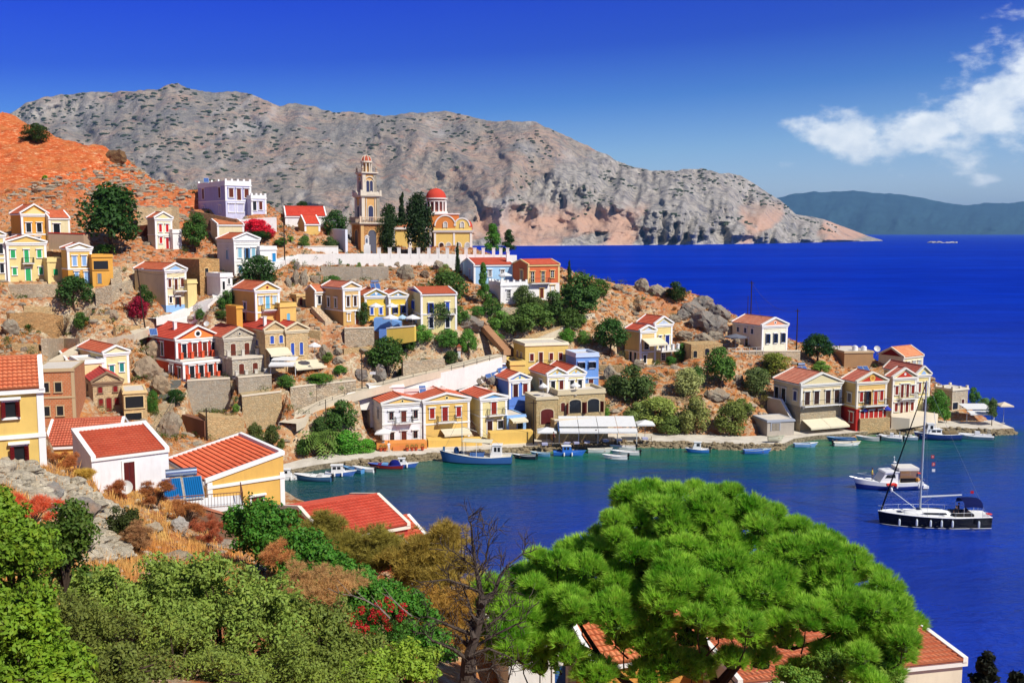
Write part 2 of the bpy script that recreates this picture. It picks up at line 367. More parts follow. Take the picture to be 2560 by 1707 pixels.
def slope(mb, A, B, C_, D_, row=0.42, det=False, lift=0.05):
    A, B, C_, D_ = map(Vector, (A, B, C_, D_)); Ls = (((D_ - A).length + (C_ - B).length) / 2); n = max(2, int(round(Ls / row)))
    nrm = (B - A).cross(D_ - A).normalized()
    if nrm.z < 0: nrm = -nrm
    Lu = (B - A).length
    if not det:
        for i in range(n):
            l0, r0 = A.lerp(D_, i / n), B.lerp(C_, i / n); l1, r1 = A.lerp(D_, (i + 1) / n), B.lerp(C_, (i + 1) / n)
            up = nrm * lift; o = len(mb.f)
            mb.add([l0 + up, r0 + up, r1 + nrm * .004, l1 + nrm * .004], [(0, 1, 2, 3)]); mb.uv[o] = [(0, i * row), (Lu, i * row), (Lu, (i + 1) * row - .001), (0, (i + 1) * row - .001)]
            mb.add([l0, r0, r0 + up, l0 + up], [(0, 1, 2, 3)])
    else:
        nu = max(4, int(Lu / 0.25)) * 4
        for i in range(n):
            vs = []; 
            for v0, lf in ((i / n, lift * 2.0), ((i + 1.12) / n, 0.0)):
                v0 = min(v0, 1)
                for k in range(nu + 1):
                    q = A.lerp(B, k / nu).lerp(D_.lerp(C_, k / nu), v0)
                    vs.append(q + nrm * (lf + 0.024 * (1 + cos(2 * pi * k / 4)) + R(-.006, .006)))
            for k in range(nu + 1): vs.append(A.lerp(B, k / nu).lerp(D_.lerp(C_, k / nu), i / n))
            o = len(mb.f); fs = []
            for k in range(nu):
                fs.append((k, k + 1, nu + 2 + k, nu + 1 + k)); fs.append((2 * nu + 2 + k, 2 * nu + 3 + k, k + 1, k))
            mb.add(vs, fs)
            for k in range(nu):
                u0, u1 = Lu * k / nu, Lu * (k + 1) / nu; mb.uv[o + 2 * k] = [(u0, i * row), (u1, i * row), (u1, (i + 1) * row - .001), (u0, (i + 1) * row - .001)]
    mb.add([A - nrm * .06, B - nrm * .06, C_ - nrm * .06, D_ - nrm * .06], [(3, 2, 1, 0)])
    return mb

WMESH = {}
def wmesh(key, fn):
    if key not in WMESH: WMESH[key] = fn()
    return WMESH[key]
def mobj(name, me, parent, loc, rz=0):
    o = bpy.data.objects.new(name, me); COL.objects.link(o); o.parent = parent; o.location = loc; o.rotation_euler = (0, 0, rz); return o
def window(par, loc, rz, w, h, kind, col, fcol, hood=True):
    w = round(max(w, .3), 2); h = round(max(h, .3), 2); door = kind[0] == 'd'; arch = 'a' in kind
    fw = 0.13
    def frame():
        m = MB()
        for s in (-1, 1): m.box(s * w / 2 - (fw if s < 0 else 0), s * w / 2 + (fw if s > 0 else 0), -.09, .03, 0 if not door else 0, h)
        if arch:
            n = 8; r = w / 2
            for i in range(n):
                t0, t1 = pi * i / n, pi * (i + 1) / n; q = 0.45
                m.prism([(r * cos(t0), h + r * q * sin(t0)), ((r + fw) * cos(t0), h + (r * q + fw) * sin(t0)), ((r + fw) * cos(t1), h + (r * q + fw) * sin(t1)), (r * cos(t1), h + r * q * sin(t1))], -.09, .03)
        else: m.box(-w / 2 - fw, w / 2 + fw, -.09, .03, h, h + fw)
        if not door: m.box(-w / 2 - fw - .05, w / 2 + fw + .05, -.17, .03, -.12, 0)
        if hood and not arch: m.box(-w / 2 - fw - .12, w / 2 + fw + .12, -.26, .02, h + fw, h + fw + .13)
        return m.mesh('door_frame' if door else 'window_frame', plaster(fcol, .1))
    top = w / 2 * .45 if arch else 0
    def panel(x0, x1, m, y0=-.05, y1=.02, slats=True):
        m.box(x0, x1, y0, y1, .01, h)
        if slats:
            n = max(3, int(h / .16))
            for i in range(n): m.box(x0 + .06, x1 - .06, y0 - .018, y0 + .001, .06 + (h - .1) * i / n, .06 + (h - .1) * (i + .55) / n)
        return m
    f = mobj('door' if door else 'window', wmesh(('f', w, h, door, arch, fcol, hood), frame), par, loc, rz)
    def pane():  # dark sheet; in open porches and empty holes it stands for inner shade
        m = MB(); m.box(-w / 2, w / 2, -.008, .02, .005, h)
        if arch: m.prism([(w / 2, h)] + [(w / 2 * cos(pi * i / 8), h + top * sin(pi * i / 8)) for i in range(1, 8)] + [(-w / 2, h)], -.008, .02)
        return m.mesh('pane', glass())
    k = kind[0]
    if k == 'd' and 'o' not in kind:
        def leafd():
            m = MB(); panel(-w / 2 + .01, -.012, m, slats=False); panel(.012, w / 2 - .01, m, slats=False)
            for x0, x1 in ((-w / 2, 0), (0, w / 2)):
                for z0, z1 in ((.08, .42), (.5, .93)): m.box(x0 + .09 * w + .02, x1 - .09 * w - .02, -.075, -.049, h * z0, h * z1)
            if arch: m.prism([(w / 2, h)] + [(w / 2 * cos(pi * i / 8), h + top * sin(pi * i / 8)) for i in range(1, 8)] + [(-w / 2, h)], -.03, .02)
            return m.mesh('door_leaf', paint(col))
        mobj('door_leaf', wmesh(('dl', w, h, arch, col), leafd), f, (0, 0, 0))
    elif k == 's':
        def sh():
            m = MB(); panel(-w / 4 + .012, w / 4 - .012, m); return m.mesh('shutter', paint(col))
        me = wmesh(('sh', w, h, col), sh)
        if arch: mobj('pane', wmesh(('p', w, h, arch), pane), f, (0, 0, 0))
        mobj('shutter', me, f, (-w / 4, -.012, 0)); mobj('shutter', me, f, (w / 4, -.012, 0))
    else:
        mobj('pane', wmesh(('p', w, h, arch), pane), f, (0, 0, 0))
        if k in 'od':
            def sh2():
                m = MB(); panel(-w / 4 + .012, w / 4 - .012, m); return m.mesh('shutter', paint(col))
            me = wmesh(('sh', w, h, col), sh2)
            for s in (-1, 1):
                mobj('shutter', me, f, (s * (w / 2 + w / 4 * .55), -.17, 0), s * -radians(52))
        elif k == 'm':
            def mu():
                m = MB(); m.box(-.03, .03, -.04, -.006, 0, h)
                for i in (1, 2): m.box(-w / 2, w / 2, -.035, -.006, h * i / 3 - .025, h * i / 3 + .025)
                for s in (-1, 1): m.box(s * w / 2 - .03, s * w / 2 + .03, -.04, -.006, 0, h)
                return m.mesh('glazing_bars', paint(col))
            mobj('glazing_bars', wmesh(('mu', w, h, col), mu), f, (0, 0, 0))
    return f

def railing_mb(pts, h=0.95, r=0.022, step=0.16, mb=None):
    m = mb or MB()
    for i in range(len(pts) - 1):
        a, b = Vector(pts[i]), Vector(pts[i + 1]); n = max(1, int((b - a).length / step)); up = Vector((0, 0, h))
        m.tube(a + up, b + up, r * 1.4, n=4); m.tube(a + up * .08, b + up * .08, r, n=4)
        for k in range(n + 1):
            q = a.lerp(b, k / n); m.tube(q, q + up, r * (1.5 if k in (0, n) else .6), n=4)
    return m
def balcony(root, x0, x1, z, dep=0.95, slabc=WHITE, railc=C(60, 55, 52), bracket=True):
    s = MB().box(x0, x1, -dep, -.04, z - .14, z)
    if bracket:
        for x in (x0 + .25, x1 - .25): s.prismx([(-.04, z - .14), (-.04, z - .6), (-dep * .75, z - .14)], x - .06, x + .06)
    o = s.build('balcony', plaster(slabc, .2), root)
    railing_mb([(x0 + .05, -.05, z), (x0 + .05, -dep + .05, z), (x1 - .05, -dep + .05, z), (x1 - .05, -.05, z)]).build('railing', paint(railc), o)
    return o

def build_house(h):
    root = thing(h.name, h.label, h.cat, h.p, h.a_, h.group); h.root = root
    w, L, ht, rs, roof = h.w, h.L, h.h, h.rise, h.roof
    wm = h.matf if h.matf else plaster(h.wall)
    z0 = -h.down
    if h.low:
        fz = h.low[0] * ht; lm = h.low[1] if not isinstance(h.low[1], tuple) else plaster(h.low[1])
        MB().box(-.02, w + .02, -.02, L, z0, fz - .003).build('wall', lm, root)['label'] = 'lower storey wall'
        z0 = fz
    m = MB()
    if roof == 'gf': m.prism([(0, z0), (w, z0), (w, ht), (w / 2, ht + rs), (0, ht)], 0, L)
    elif roof == 'gs': m.prismx([(0, z0), (L, z0), (L, ht), (L / 2, ht + rs), (0, ht)], 0, w)
    elif roof == 'shed': m.prismx([(0, z0), (L, z0), (L, ht + rs), (0, ht)], 0, w)
    elif roof == 'mono': m.prism([(0, z0), (w, z0), (w, ht + rs), (0, ht)], 0, L)
    else: m.box(0, w, 0, L, z0, ht)
    m.build('wall', wm, root)
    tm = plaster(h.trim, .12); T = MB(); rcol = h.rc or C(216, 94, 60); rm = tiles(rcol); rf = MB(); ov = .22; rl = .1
    if h.pil and roof != 'none':
        for x in (0, w):
            s = -1 if x == 0 else 1
            T.box(x - (.05 if s < 0 else .32), x + (.32 if s < 0 else .05), -.05, .3, max(z0, -.3), ht - .02)
    if h.band:
        for bz in h.band: T.box(-.08, w + .08, -.1, .0, ht * bz - .12, ht * bz + .12)
        T.box(-.08, 0, 0, L, ht * h.band[0] - .1, ht * h.band[0] + .1)
    if roof == 'gf':
        T.box(-.22, w + .22, -.24, 0, ht - .2, ht + .06); T.box(-.12, w + .12, -.12, 0, ht - .48, ht - .2)
        T.box(-.2, 0, 0, L, ht - .22, ht + .02)
        k = .2; e = .26
        for sgn in (0, 1):
            f = (lambda x: x) if sgn == 0 else (lambda x: w - x)
            poly = [(f(-.3), ht + .02), (f(w / 2), ht + rs + .02), (f(w / 2), ht + rs + .3), (f(-.3), ht + .3)]
            if sgn: poly = poly[::-1]
            T.prism(poly, -.28, .22); T.prism(poly, L - .12, L + .12)
        if h.ped is not None:
            ins = .42
            pd = MB().prism([(ins + .35, ht + .1), (w - ins - .35, ht + .1), (w / 2, ht + rs * (1 - .62 / max(w / 2, 1)) - .02)], -.05, .001)
            pd.build('pediment', plaster(h.ped, .1), root)
        if h.oculus is not None:
            q = MB(); r0 = h.oculus[0]; n = 14
            for i in range(n):
                t0, t1 = 2 * pi * i / n, 2 * pi * (i + 1) / n; zc_ = ht + rs * .4
                q.prism([(w / 2 + r0 * .6 * cos(t0), zc_ + r0 * .6 * sin(t0)), (w / 2 + r0 * cos(t0), zc_ + r0 * sin(t0)), (w / 2 + r0 * cos(t1), zc_ + r0 * sin(t1)), (w / 2 + r0 * .6 * cos(t1), zc_ + r0 * .6 * sin(t1))], -.1, -.01)
            oc = q.build('oculus', plaster(h.oculus[1], .1), root)
            MB().prism([(w / 2 + r0 * .6 * cos(2 * pi * i / n), zc_ + r0 * .6 * sin(2 * pi * i / n)) for i in range(n)], -.06, -.02).build('pane', glass() if len(h.oculus) < 3 else plaster(h.oculus[2], .1), oc)
        slope(rf, (-ov, .2, ht + rl - .0), (-ov, L - .1, ht + rl), (w / 2, L - .1, ht + rs + rl + .05), (w / 2, .2, ht + rs + rl + .05), det=h.detail)
        slope(rf, (w + ov, L - .1, ht + rl), (w + ov, .2, ht + rl), (w / 2, .2, ht + rs + rl + .05), (w / 2, L - .1, ht + rs + rl + .05), det=h.detail)
        rf.tube((w / 2, .15, ht + rs + rl + .08), (w / 2, L, ht + rs + rl + .08), .11)
    elif roof == 'gs':
        T.box(-.14, w + .14, -.2, 0, ht - .22, ht + .05)
        for x in (0, w):
            for sg in (0, 1):
                f = (lambda y: y) if sg == 0 else (lambda y: L - y)
                poly = [(f(-.25), ht), (f(L / 2), ht + rs), (f(L / 2), ht + rs + .26), (f(-.25), ht + .26)]
                if sg == 0: poly = poly[::-1]
                T.prismx(poly, x - .1 if x == 0 else x - .16, x + .16 if x == 0 else x + .1)
        if h.ped is not None: MB().prismx([(.5, ht + .15), (L / 2, ht + rs - .2), (L - .5, ht + .15)], -.05, .001).build('pediment', plaster(h.ped, .1), root)
        slope(rf, (.16, -.25, ht + rl), (w - .16, -.25, ht + rl), (w - .16, L / 2, ht + rs + rl + .04), (.16, L / 2, ht + rs + rl + .04), det=h.detail)
        slope(rf, (w - .16, L + .25, ht + rl), (.16, L + .25, ht + rl), (.16, L / 2, ht + rs + rl + .04), (w - .16, L / 2, ht + rs + rl + .04))
        rf.tube((.1, L / 2, ht + rs + rl + .08), (w - .1, L / 2, ht + rs + rl + .08), .11)
    elif roof == 'shed':
        e = .3
        for x in (0, w):
            x0, x1 = (x - .06, x + .28) if x == 0 else (x - .28, x + .06)
            T.prismx([(-.1, ht), (-.1, ht + .28), (L + .06, ht + rs + .3), (L + .06, ht + rs)], x0, x1)
        T.box(0, w, L - .3, L + .05, ht + rs, ht + rs + .3)
        T.box(-.05, w + .05, -.12, 0, ht - .1, ht + .12)
        slope(rf, (.28, -.12, ht + .12), (w - .28, -.12, ht + .12), (w - .28, L - .3, ht + rs * (L - .3) / L + .12), (.28, L - .3, ht + rs * (L - .3) / L + .12), det=h.detail)
    elif roof == 'mono':
        for y in (0, L):
            y0, y1 = (y - .1, y + .25) if y == 0 else (y - .25, y + .1)
            T.prism([(-.2, ht), (w + .1, ht + rs), (w + .1, ht + rs + .3), (-.2, ht + .28)], y0, y1)
        T.box(w - .25, w + .1, .25, L - .25, ht + rs - .2, ht + rs + .32)
        T.box(-.3, -.02, .1, L - .1, ht - .18, ht + .05)
        slope(rf, (-.22, L - .2, ht + .1), (-.22, .24, ht + .1), (w - .25, .24, ht + rs * (w - .25) / w + .1), (w - .25, L - .2, ht + rs * (w - .25) / w + .1), det=h.detail)
    elif roof == 'flat':
        MB().box(.2, w - .2, .2, L - .2, ht, ht + .06).build('roof', plaster(C(225, 215, 200), .4), root)
        pr = MB(); ph = h.par; pw = .22
        for (x0, x1, y0, y1) in ((-.06, w + .06, -.06, pw), (-.06, w + .06, L - pw, L + .06), (-.06, pw, pw, L - pw), (w - pw, w + .06, pw, L - pw)): pr.box(x0, x1, y0, y1, ht, ht + ph)
        if h.merlon:
            n = h.merlon
            for i in range(n + 1):
                x = i * (w - .3) / n
                pr.box(x - .03, x + .37, -.03, .3, ht + ph, ht + ph + .4)
                if i % 2 == 0: pr.box(x - .03, x + .37, L - .3, L + .03, ht + ph, ht + ph + .4)
            for i in range(1, n):
                y = i * (L - .3) / n; pr.box(-.03, .3, y, y + .4, ht + ph, ht + ph + .4)
        pr.build('parapet', plaster(h.trim, .15), root)
        T.box(-.14, w + .14, -.16, 0, ht - .25, ht); T.box(-.14, 0, 0, L, ht - .25, ht)
    if rf.v:
        ro = rf.build('roof', rm, root)
        for (cx, cy, ch, cs) in h.chim:
            zz = ht + (rs * (1 - abs(cx - .5) * 2) if roof == 'gf' else rs * (1 - abs(cy - .5) * 2) if roof == 'gs' else 0)
            MB().box(cx * w - cs / 2, cx * w + cs / 2, cy * L - cs / 2, cy * L + cs / 2, zz - .3, zz + ch).box(cx * w - cs / 2 - .07, cx * w + cs / 2 + .07, cy * L - cs / 2 - .07, cy * L + cs / 2 + .07, zz + ch, zz + ch + .1).build('chimney', plaster(WHITE, .3), ro)
    if T.v: T.build('trim', tm, root)
    if h.plinth is not None: MB().box(-.07, w + .07, -.07, 0, -.4, h.plinth[0] * ht).box(-.07, 0, 0, L, -.4, h.plinth[0] * ht).build('plinth', plaster(h.plinth[1]), root)
    for (z, hh, ww, us, kind, col) in h.front:
        for u in us: window(root, (u * w, 0, z * ht), 0, ww * w, hh * ht, kind, col, h.trim, h.hood)
    for (z, hh, ww, us, kind, col) in h.side:
        for u in us: window(root, (0, L * (1 - u), z * ht), -pi / 2, ww, hh * ht, kind, col, h.trim, h.hood)
    for (u0, u1, z) in h.bal: balcony(root, u0 * w, u1 * w, z * ht)
    return root
# --- left hillside
H('house', 'ochre two-storey house with two dark windows, high on the left slope', 'house', 30, 56, 122, 606, 535, 513, 182, 45, wall=OCH, ped=PALE, front=[(.36, .32, .18, (.26, .66), 'p', DARK), (.04, .13, .17, (.58,), 'p', DARK)], band=(.28,))
H('house', 'low cream wing with one big dark opening and laundry in front', 'house', 118, 124, 176, 602, 546, 528, 184, 45, 'gs', L=5.0, wall=CREAM, front=[(.2, .55, .3, (.36,), 'p', DARK)])
H('house', 'cream house with green shutters and a green balcony door', 'house', 12, 21, 119, 704, 607, 591, 172, 36, L=8, wall=PALE, ped=YEL, front=[(.61, .2, .11, (.15, .82), 's', GRN), (.49, .32, .11, (.49,), 'd', GRN), (.17, .18, .1, (.17, .84), 's', GRN), (.01, .32, .13, (.51,), 'd', GRN)], bal=[(.36, .66, .47)])
H('house_wing', 'low cream annex with one green shutter beside the green-shuttered house', 'annex', 110, 121, 159, 704, 652, None, 172.5, 36, 'flat', L=6, wall=PALE, trim=PALE, front=[(.3, .3, .3, (.5,), 's', GRN)], hood=False)
H('house', 'cream house with dark windows and red pediment cut off by the left picture edge', 'house', -60, -62, 18, 704, 588, 568, 170, 30, L=8, wall=PALE, ped=RED, front=[(.6, .2, .12, (.3, .86), 'p', DARK), (.18, .2, .12, (.3, .86), 'p', DARK)], band=(.5,))
H('house', 'yellow house with blue shutters in tall white frames, low white gable', 'house', 157, 172, 232, 711, 622, 610, 170, 38, wall=YEL, ped=WHITE, front=[(.52, .27, .17, (.28, .68), 's', SKYB), (.14, .2, .15, (.34,), 's', SKYB), (.0, .33, .17, (.75,), 'd', SKYB)], band=(.43,), low=(.42, OCH))
H('house_wing', 'ochre wing with a shaded porch under a white awning', 'annex', 226, 232, 284, 711, 640, None, 170.8, 38, 'flat', L=5, wall=OCH, trim=OCH, front=[(.52, .3, .7, (.42,), 'p', DARK), (.02, .36, .2, (.33,), 'd', C(120, 130, 140))], pil=False, hood=False, par=.25)
H('house', 'narrow cream two-storey house with red shutters and red door', 'house', 371, 390, 432, 622, 546, 532, 190, 45, wall=C(245, 235, 200), ped=PALE, front=[(.55, .25, .16, (.3, .7), 's', C(215, 35, 35)), (.18, .2, .16, (.3,), 's', C(215, 35, 35)), (.0, .36, .17, (.68,), 'd', C(190, 30, 30))], side=[], band=(.46,))
H('annex', 'small white flat-roofed block right of the red-shuttered house', 'annex', 428, 433, 455, 622, 580, None, 191, 45, 'flat', L=4, wall=WHITE, pil=False)
H('house', 'tall house with a shaded tan side wall above the white steps', 'house', 340, 416, 468, 780, 676, 660, 172, 50, wall=CREAM, ped=SKYB, front=[(.59, .2, .14, (.2, .8), 's', BROWN), (.53, .25, .14, (.5,), 'd', BROWN), (.22, .14, .12, (.22,), 'p', DARK), (.12, .22, .16, (.55,), 'do', BROWN)], bal=[(.34, .9, .5)], plinth=(.16, SKYB), sidewall=SAND)
H('annex', 'cream flat annex right of the tall house above the steps', 'annex', 464, 470, 493, 752, 706, None, 174, 50, 'flat', L=5, wall=PALE, trim=PALE, pil=False)
H('stone_ruin', 'roofless brown stone house shell beside the white steps', 'ruin', 443, 501, 551, 738, 648, None, 177, 46, 'none', wall=SAND, matf=stone(C(205, 165, 110), 1.6), front=[(.52, .22, .17, (.34,), 'p', DARK), (.1, .24, .14, (.36,), 'd', BROWN)], hood=False, trim=SAND)
H('house', 'white low house front with two dark windows below the stone ruin', 'house', 545, 552, 582, 736, 690, None, 174, 44, 'flat', L=5, wall=WHITE, front=[(.25, .45, .2, (.25,), 'p', DARK), (.55, .3, .15, (.7,), 'p', DARK)], hood=False, pil=False)
H('house', 'white two-storey house with light blue shutters behind a big pine bush', 'house', 545, 587, 650, 690, 599, 584, 184, 40, wall=C(246, 244, 232), ped=WHITE, front=[(.5, .26, .14, (.22, .76), 's', C(150, 200, 215)), (.45, .3, .13, (.5,), 'do', LBLU), (.08, .2, .14, (.22,), 's', LBLU)], side=[(.46, .25, .8, (.6,), 's', C(130, 185, 205))], band=(.88, .4))
H('annex', 'white annex with a bright blue door right of the blue-shuttered house', 'annex', 646, 651, 692, 664, 622, None, 186, 40, 'flat', L=5, wall=WHITE, pil=False, front=[(.2, .35, .28, (.33,), 's', C(190, 190, 120)), (.05, .68, .22, (.83,), 'd', C(40, 140, 200))], hood=False)
H('house', 'cream windowless house with an orange roof behind the white blue-shuttered house', 'house', 518, 545, 611, 620, 562, 550, 196, 30, 'gs', wall=CREAM, rc=C(225, 120, 78))
H('mansion', 'lilac flat-roofed mansion with white battlements and brown shutters', 'house', 497, 565, 629, 534, 461, None, 205, 38, 'flat', wall=C(186, 186, 220), merlon=4, par=.75, front=[(.56, .3, .17, (.22, .82), 's', BROWN), (.46, .4, .16, (.52,), 'd', BROWN), (.05, .28, .22, (.22,), 'p', DARK), (.05, .28, .24, (.56,), 'p', DARK)], side=[(.55, .36, 1.1, (.2, .8), 's', BROWN), (.05, .24, 1.0, (.2, .8), 'p', DARK)], band=(.45,), low=(.44, C(212, 212, 236)))
H('mansion_wing', 'low lilac wing with brown shutter and white battlements', 'annex', 622, 629, 666, 534, 494, None, 206, 38, 'flat', L=8, wall=C(212, 212, 236), merlon=3, par=.5, front=[(.2, .55, .25, (.2,), 'p', DARK), (.25, .5, .22, (.62,), 's', BROWN)])
H('church_house', 'long white building with a bright red roof behind the bougainvillea', 'building', 664, 714, 816, 566, 541, 518, 212, 16, 'gs', L=9, wall=WHITE, rc=C(222, 60, 40), front=[(.2, .4, .06, (.5,), 'p', DARK)])
H('house', 'low house with a brown shaded end wall and a small red roof', 'house', 712, 762, 800, 575, 561, 540, 206, 25, 'gs', L=6, wall=YEL, rc=C(222, 66, 42))
# --- terraces of the middle slope
H('house', 'ochre house with light blue door and shutters under a yellow gable', 'house', 584, 640, 700, 812, 727, 707, 166, 40, wall=YEL, ped=YEL, front=[(.6, .21, .14, (.22, .8), 's', C(190, 215, 225)), (.46, .36, .16, (.5,), 'd', C(120, 195, 225)), (.02, .16, .14, (.3,), 'd', BLU)], bal=[(.25, .82, .43)], band=(.36,), side=[(.42, .2, .9, (.55,), 's', C(70, 90, 120)), (.02, .3, 1.0, (.5,), 'do', BROWN)], oculus=(.22, RED))
H('house_wing', 'ochre flat terrace wing with an arched light blue door', 'annex', 694, 701, 741, 812, 765, None, 167, 40, 'flat', L=6, wall=YEL, trim=YEL, pil=False, par=.5, front=[(.05, .5, .2, (.5,), 'da', C(120, 195, 225))], hood=False)
H('outbuilding', 'tall ochre buttress terrace on the left of the light blue door house', 'annex', 570, 592, 607, 812, 768, None, 163, 40, 'flat', L=4, wall=OCH, trim=OCH, pil=False, par=.2)
H('outbuilding', 'small rough hut with brown door above the dry slope', 'hut', 738, 742, 768, 766, 738, None, 178, 35, 'flat', L=3, wall=SAND, trim=SAND, pil=False, par=.15, front=[(.0, .8, .3, (.4,), 'd', BROWN)], hood=False)
H('house', 'small tan house with an orange roof and a shaded side', 'house', 764, 788, 818, 764, 730, 715, 174, 38, 'gs', wall=SAND, rc=C(222, 112, 76), front=[(.1, .6, .25, (.35,), 'p', DARK)])
H('house', 'weathered tan house with two dark shutters in a white frame', 'house', 808, 859, 901, 812, 721, 707, 170, 38, wall=SAND, ped=SAND, rc=C(216, 104, 78), front=[(.5, .27, .17, (.28, .7), 's', C(70, 45, 30)), (.1, .2, .14, (.3,), 'p', DARK), (.0, .34, .2, (.8,), 'd', BROWN)], side=[(.45, .26, .8, (.3, .65), 'p', DARK)], band=(.38,), low=(.37, C(214, 172, 104)))
H('house', 'yellow house with a light blue gable and a white air conditioner', 'house', 900, 913, 969, 802, 741, 724, 176, 24, L=6, wall=C(242, 205, 85), ped=LBLU, front=[(.25, .3, .14, (.3, .7), 's', BLU)], oculus=(.25, WHITE, WHITE))
H('house', 'yellow house with a light blue gable and two blue shutters by the cream corner house', 'house', 969, 973, 1019, 802, 741, 729, 177, 24, L=6, wall=C(242, 205, 85), ped=LBLU, front=[(.3, .3, .17, (.33, .75), 'o', NAVY)], oculus=(.22, WHITE, WHITE))
H('house', 'cream corner house with royal blue shutters and a blue side gable', 'house', 1020, 1053, 1142, 822, 736, 719, 172, 16, 'gs', wall=C(242, 226, 160), ped=BLU, front=[(.45, .28, .1, (.27,), 'o', BLU), (.44, .32, .1, (.74,), 'd', BLU), (.02, .3, .11, (.28, .74), 'p', DARK)], side=[(.5, .24, 1.0, (.5,), 'o', BLU), (.04, .3, .9, (.3, .65), 'p', NAVY)], band=(.42,), bal=[(.62, .95, .42)])
H('house', 'bright blue house with a dark blue end wall, red roof and white chimney', 'house', 1154, 1185, 1284, 706, 663, 647, 194, 14, 'gs', wall=C(175, 215, 245), front=[(.35, .35, .08, (.4, .72), 'm', WHITE)], side=[(.2, .5, .9, (.7,), 'p', DARK)], chim=[(.93, .2, 2.0, .6)], rc=C(220, 84, 58))
H('house', 'orange upper storey on a white ground floor with a long balcony', 'house', 1282, 1320, 1398, 748, 663, 650, 190, 28, 'gs', wall=TERRA, trim=C(240, 205, 140), low=(.46, WHITE), front=[(.5, .3, .11, (.14, .47), 'm', WHITE), (.62, .2, .11, (.77,), 'm', WHITE), (.02, .28, .11, (.43,), 'd', BROWN), (.18, .2, .13, (.78,), 'm', WHITE)], side=[(.5, .34, 1.1, (.6,), 'd', C(150, 120, 110))], bal=[(.04, .66, .47)], rc=C(220, 84, 58))
H('terrace_house', 'low white flat-roofed terrace building with white battlements', 'building', 1236, 1252, 1318, 758, 712, None, 187, 20, 'flat', L=7, wall=WHITE, merlon=4, front=[(.25, .45, .13, (.3,), 'm', WHITE)])
# --- houses over the cove
H('house', 'big red house with white columns, two terraces and an orange gable', 'house', 367, 441, 550, 898, 850, 816, 159, 44, wall=C(196, 60, 46), ped=C(232, 140, 70), rc=C(214, 66, 46), front=[(.02, .72, .1, (.18, .86), 'p', DARK), (.0, .76, .1, (.42, .65), 'd', BROWN)], side=[(.0, .7, 1.0, (.32,), 'do', WHITE), (.06, .7, .9, (.55,), 'p', DARK)], oculus=(.62, WHITE), chim=[(.28, .42, 1.4, .5)])
H('house', 'lower red storey with four tall windows below the red house terrace', 'house', 385, 459, 564, 952, 908, None, 156.5, 44, 'flat', L=10, wall=C(216, 92, 66), par=.12, front=[(.12, .66, .11, (.2, .42, .64, .86), 'p', DARK)], side=[(.1, .6, .9, (.88,), 'p', DARK), (.02, .75, .9, (.62,), 'do', WHITE)])
H('stone_house', 'grey stone house with two arched brown doors and a round gable hole', 'house', 548, 561, 639, 892, 846, 820, 160, 36, L=9, matf=stone(C(205, 198, 180), 2.0, .35, .3), trim=C(215, 205, 185), ped=None, rc=C(212, 84, 58), front=[(.02, .6, .16, (.28, .72), 'da', BROWN)], oculus=(.3, C(215, 205, 185)), pil=False, hood=False)
H('stone_house', 'lower grey stone storey with two arched doors under the grey gabled house', 'house', 574, 582, 660, 943, 896, None, 157.5, 36, 'flat', L=8, matf=stone(C(205, 198, 180), 2.0, .35, .3), trim=C(215, 205, 185), par=.15, front=[(.02, .6, .16, (.28, .72), 'da', BROWN)], pil=False, hood=False)
H('stone_house', 'tan stone house with small blue shutters and a cream awning below', 'house', 602, 665, 716, 930, 827, 806, 160, 36, matf=stone(C(226, 198, 150), 2.4, .3, .4), trim=C(232, 215, 180), rc=C(212, 66, 48), front=[(.68, .17, .18, (.33, .77), 'sa', BLU), (.12, .3, .24, (.3, .75), 'p', DARK)], side=[(.6, .14, .8, (.7,), 's', NAVY), (.25, .2, .8, (.7,), 'p', DARK)], pil=False, hood=False, chim=[(.2, .15, 1.6, .45)])
H('stone_house', 'tan stone house with tall arched blue shutters, right half of the pair', 'house', 714, 717, 772, 930, 827, 808, 161.8, 36, L=9, matf=stone(C(226, 198, 150), 2.4, .3, .4), trim=C(232, 215, 180), rc=C(212, 66, 48), front=[(.4, .28, .15, (.28, .68), 'sa', BLU), (.0, .25, .2, (.5, .8), 'p', DARK)], pil=False, hood=False)
H('house', 'cream house with teal shutters and a white gable among the rocks', 'house', 199, 263, 324, 962, 884, 866, 150, 42, wall=C(240, 224, 165), ped=CREAM, front=[(.3, .3, .18, (.29,), 's', TEAL), (.38, .27, .17, (.7,), 's', TEAL)], rc=C(218, 92, 62))
H('house_wing', 'cream low wing with a teal window and white coping', 'annex', 196, 200, 262, 962, 907, None, 147, 34, 'flat', L=7, wall=C(240, 224, 165), par=.35, front=[(.2, .35, .16, (.55,), 's', TEAL)], hood=False)
H('shed', 'grey shed with an orange lean-to roof beside the teal-shuttered house', 'shed', 134, 166, 222, 925, 901, 879, 152, 30, 'shed', wall=C(190, 182, 172), rc=C(214, 98, 66), side=[(.2, .4, .8, (.4,), 'p', DARK)])
H('stone_house', 'stone house with small arched red shutters and a red door', 'house', 193, 235, 308, 1034, 957, 933, 141, 30, matf=stone(C(226, 200, 158), 3.0, .3, .45), trim=C(150, 120, 95), rc=C(206, 56, 50), front=[(.66, .17, .14, (.24, .76), 'sa', C(140, 30, 30)), (.24, .2, .14, (.25, .79), 'sa', C(140, 30, 30)), (.04, .4, .17, (.52,), 'da', C(140, 30, 30))], side=[(.6, .17, .7, (.65,), 'p', DARK), (.2, .22, .7, (.65,), 's', C(120, 30, 30))], pil=False, hood=False)
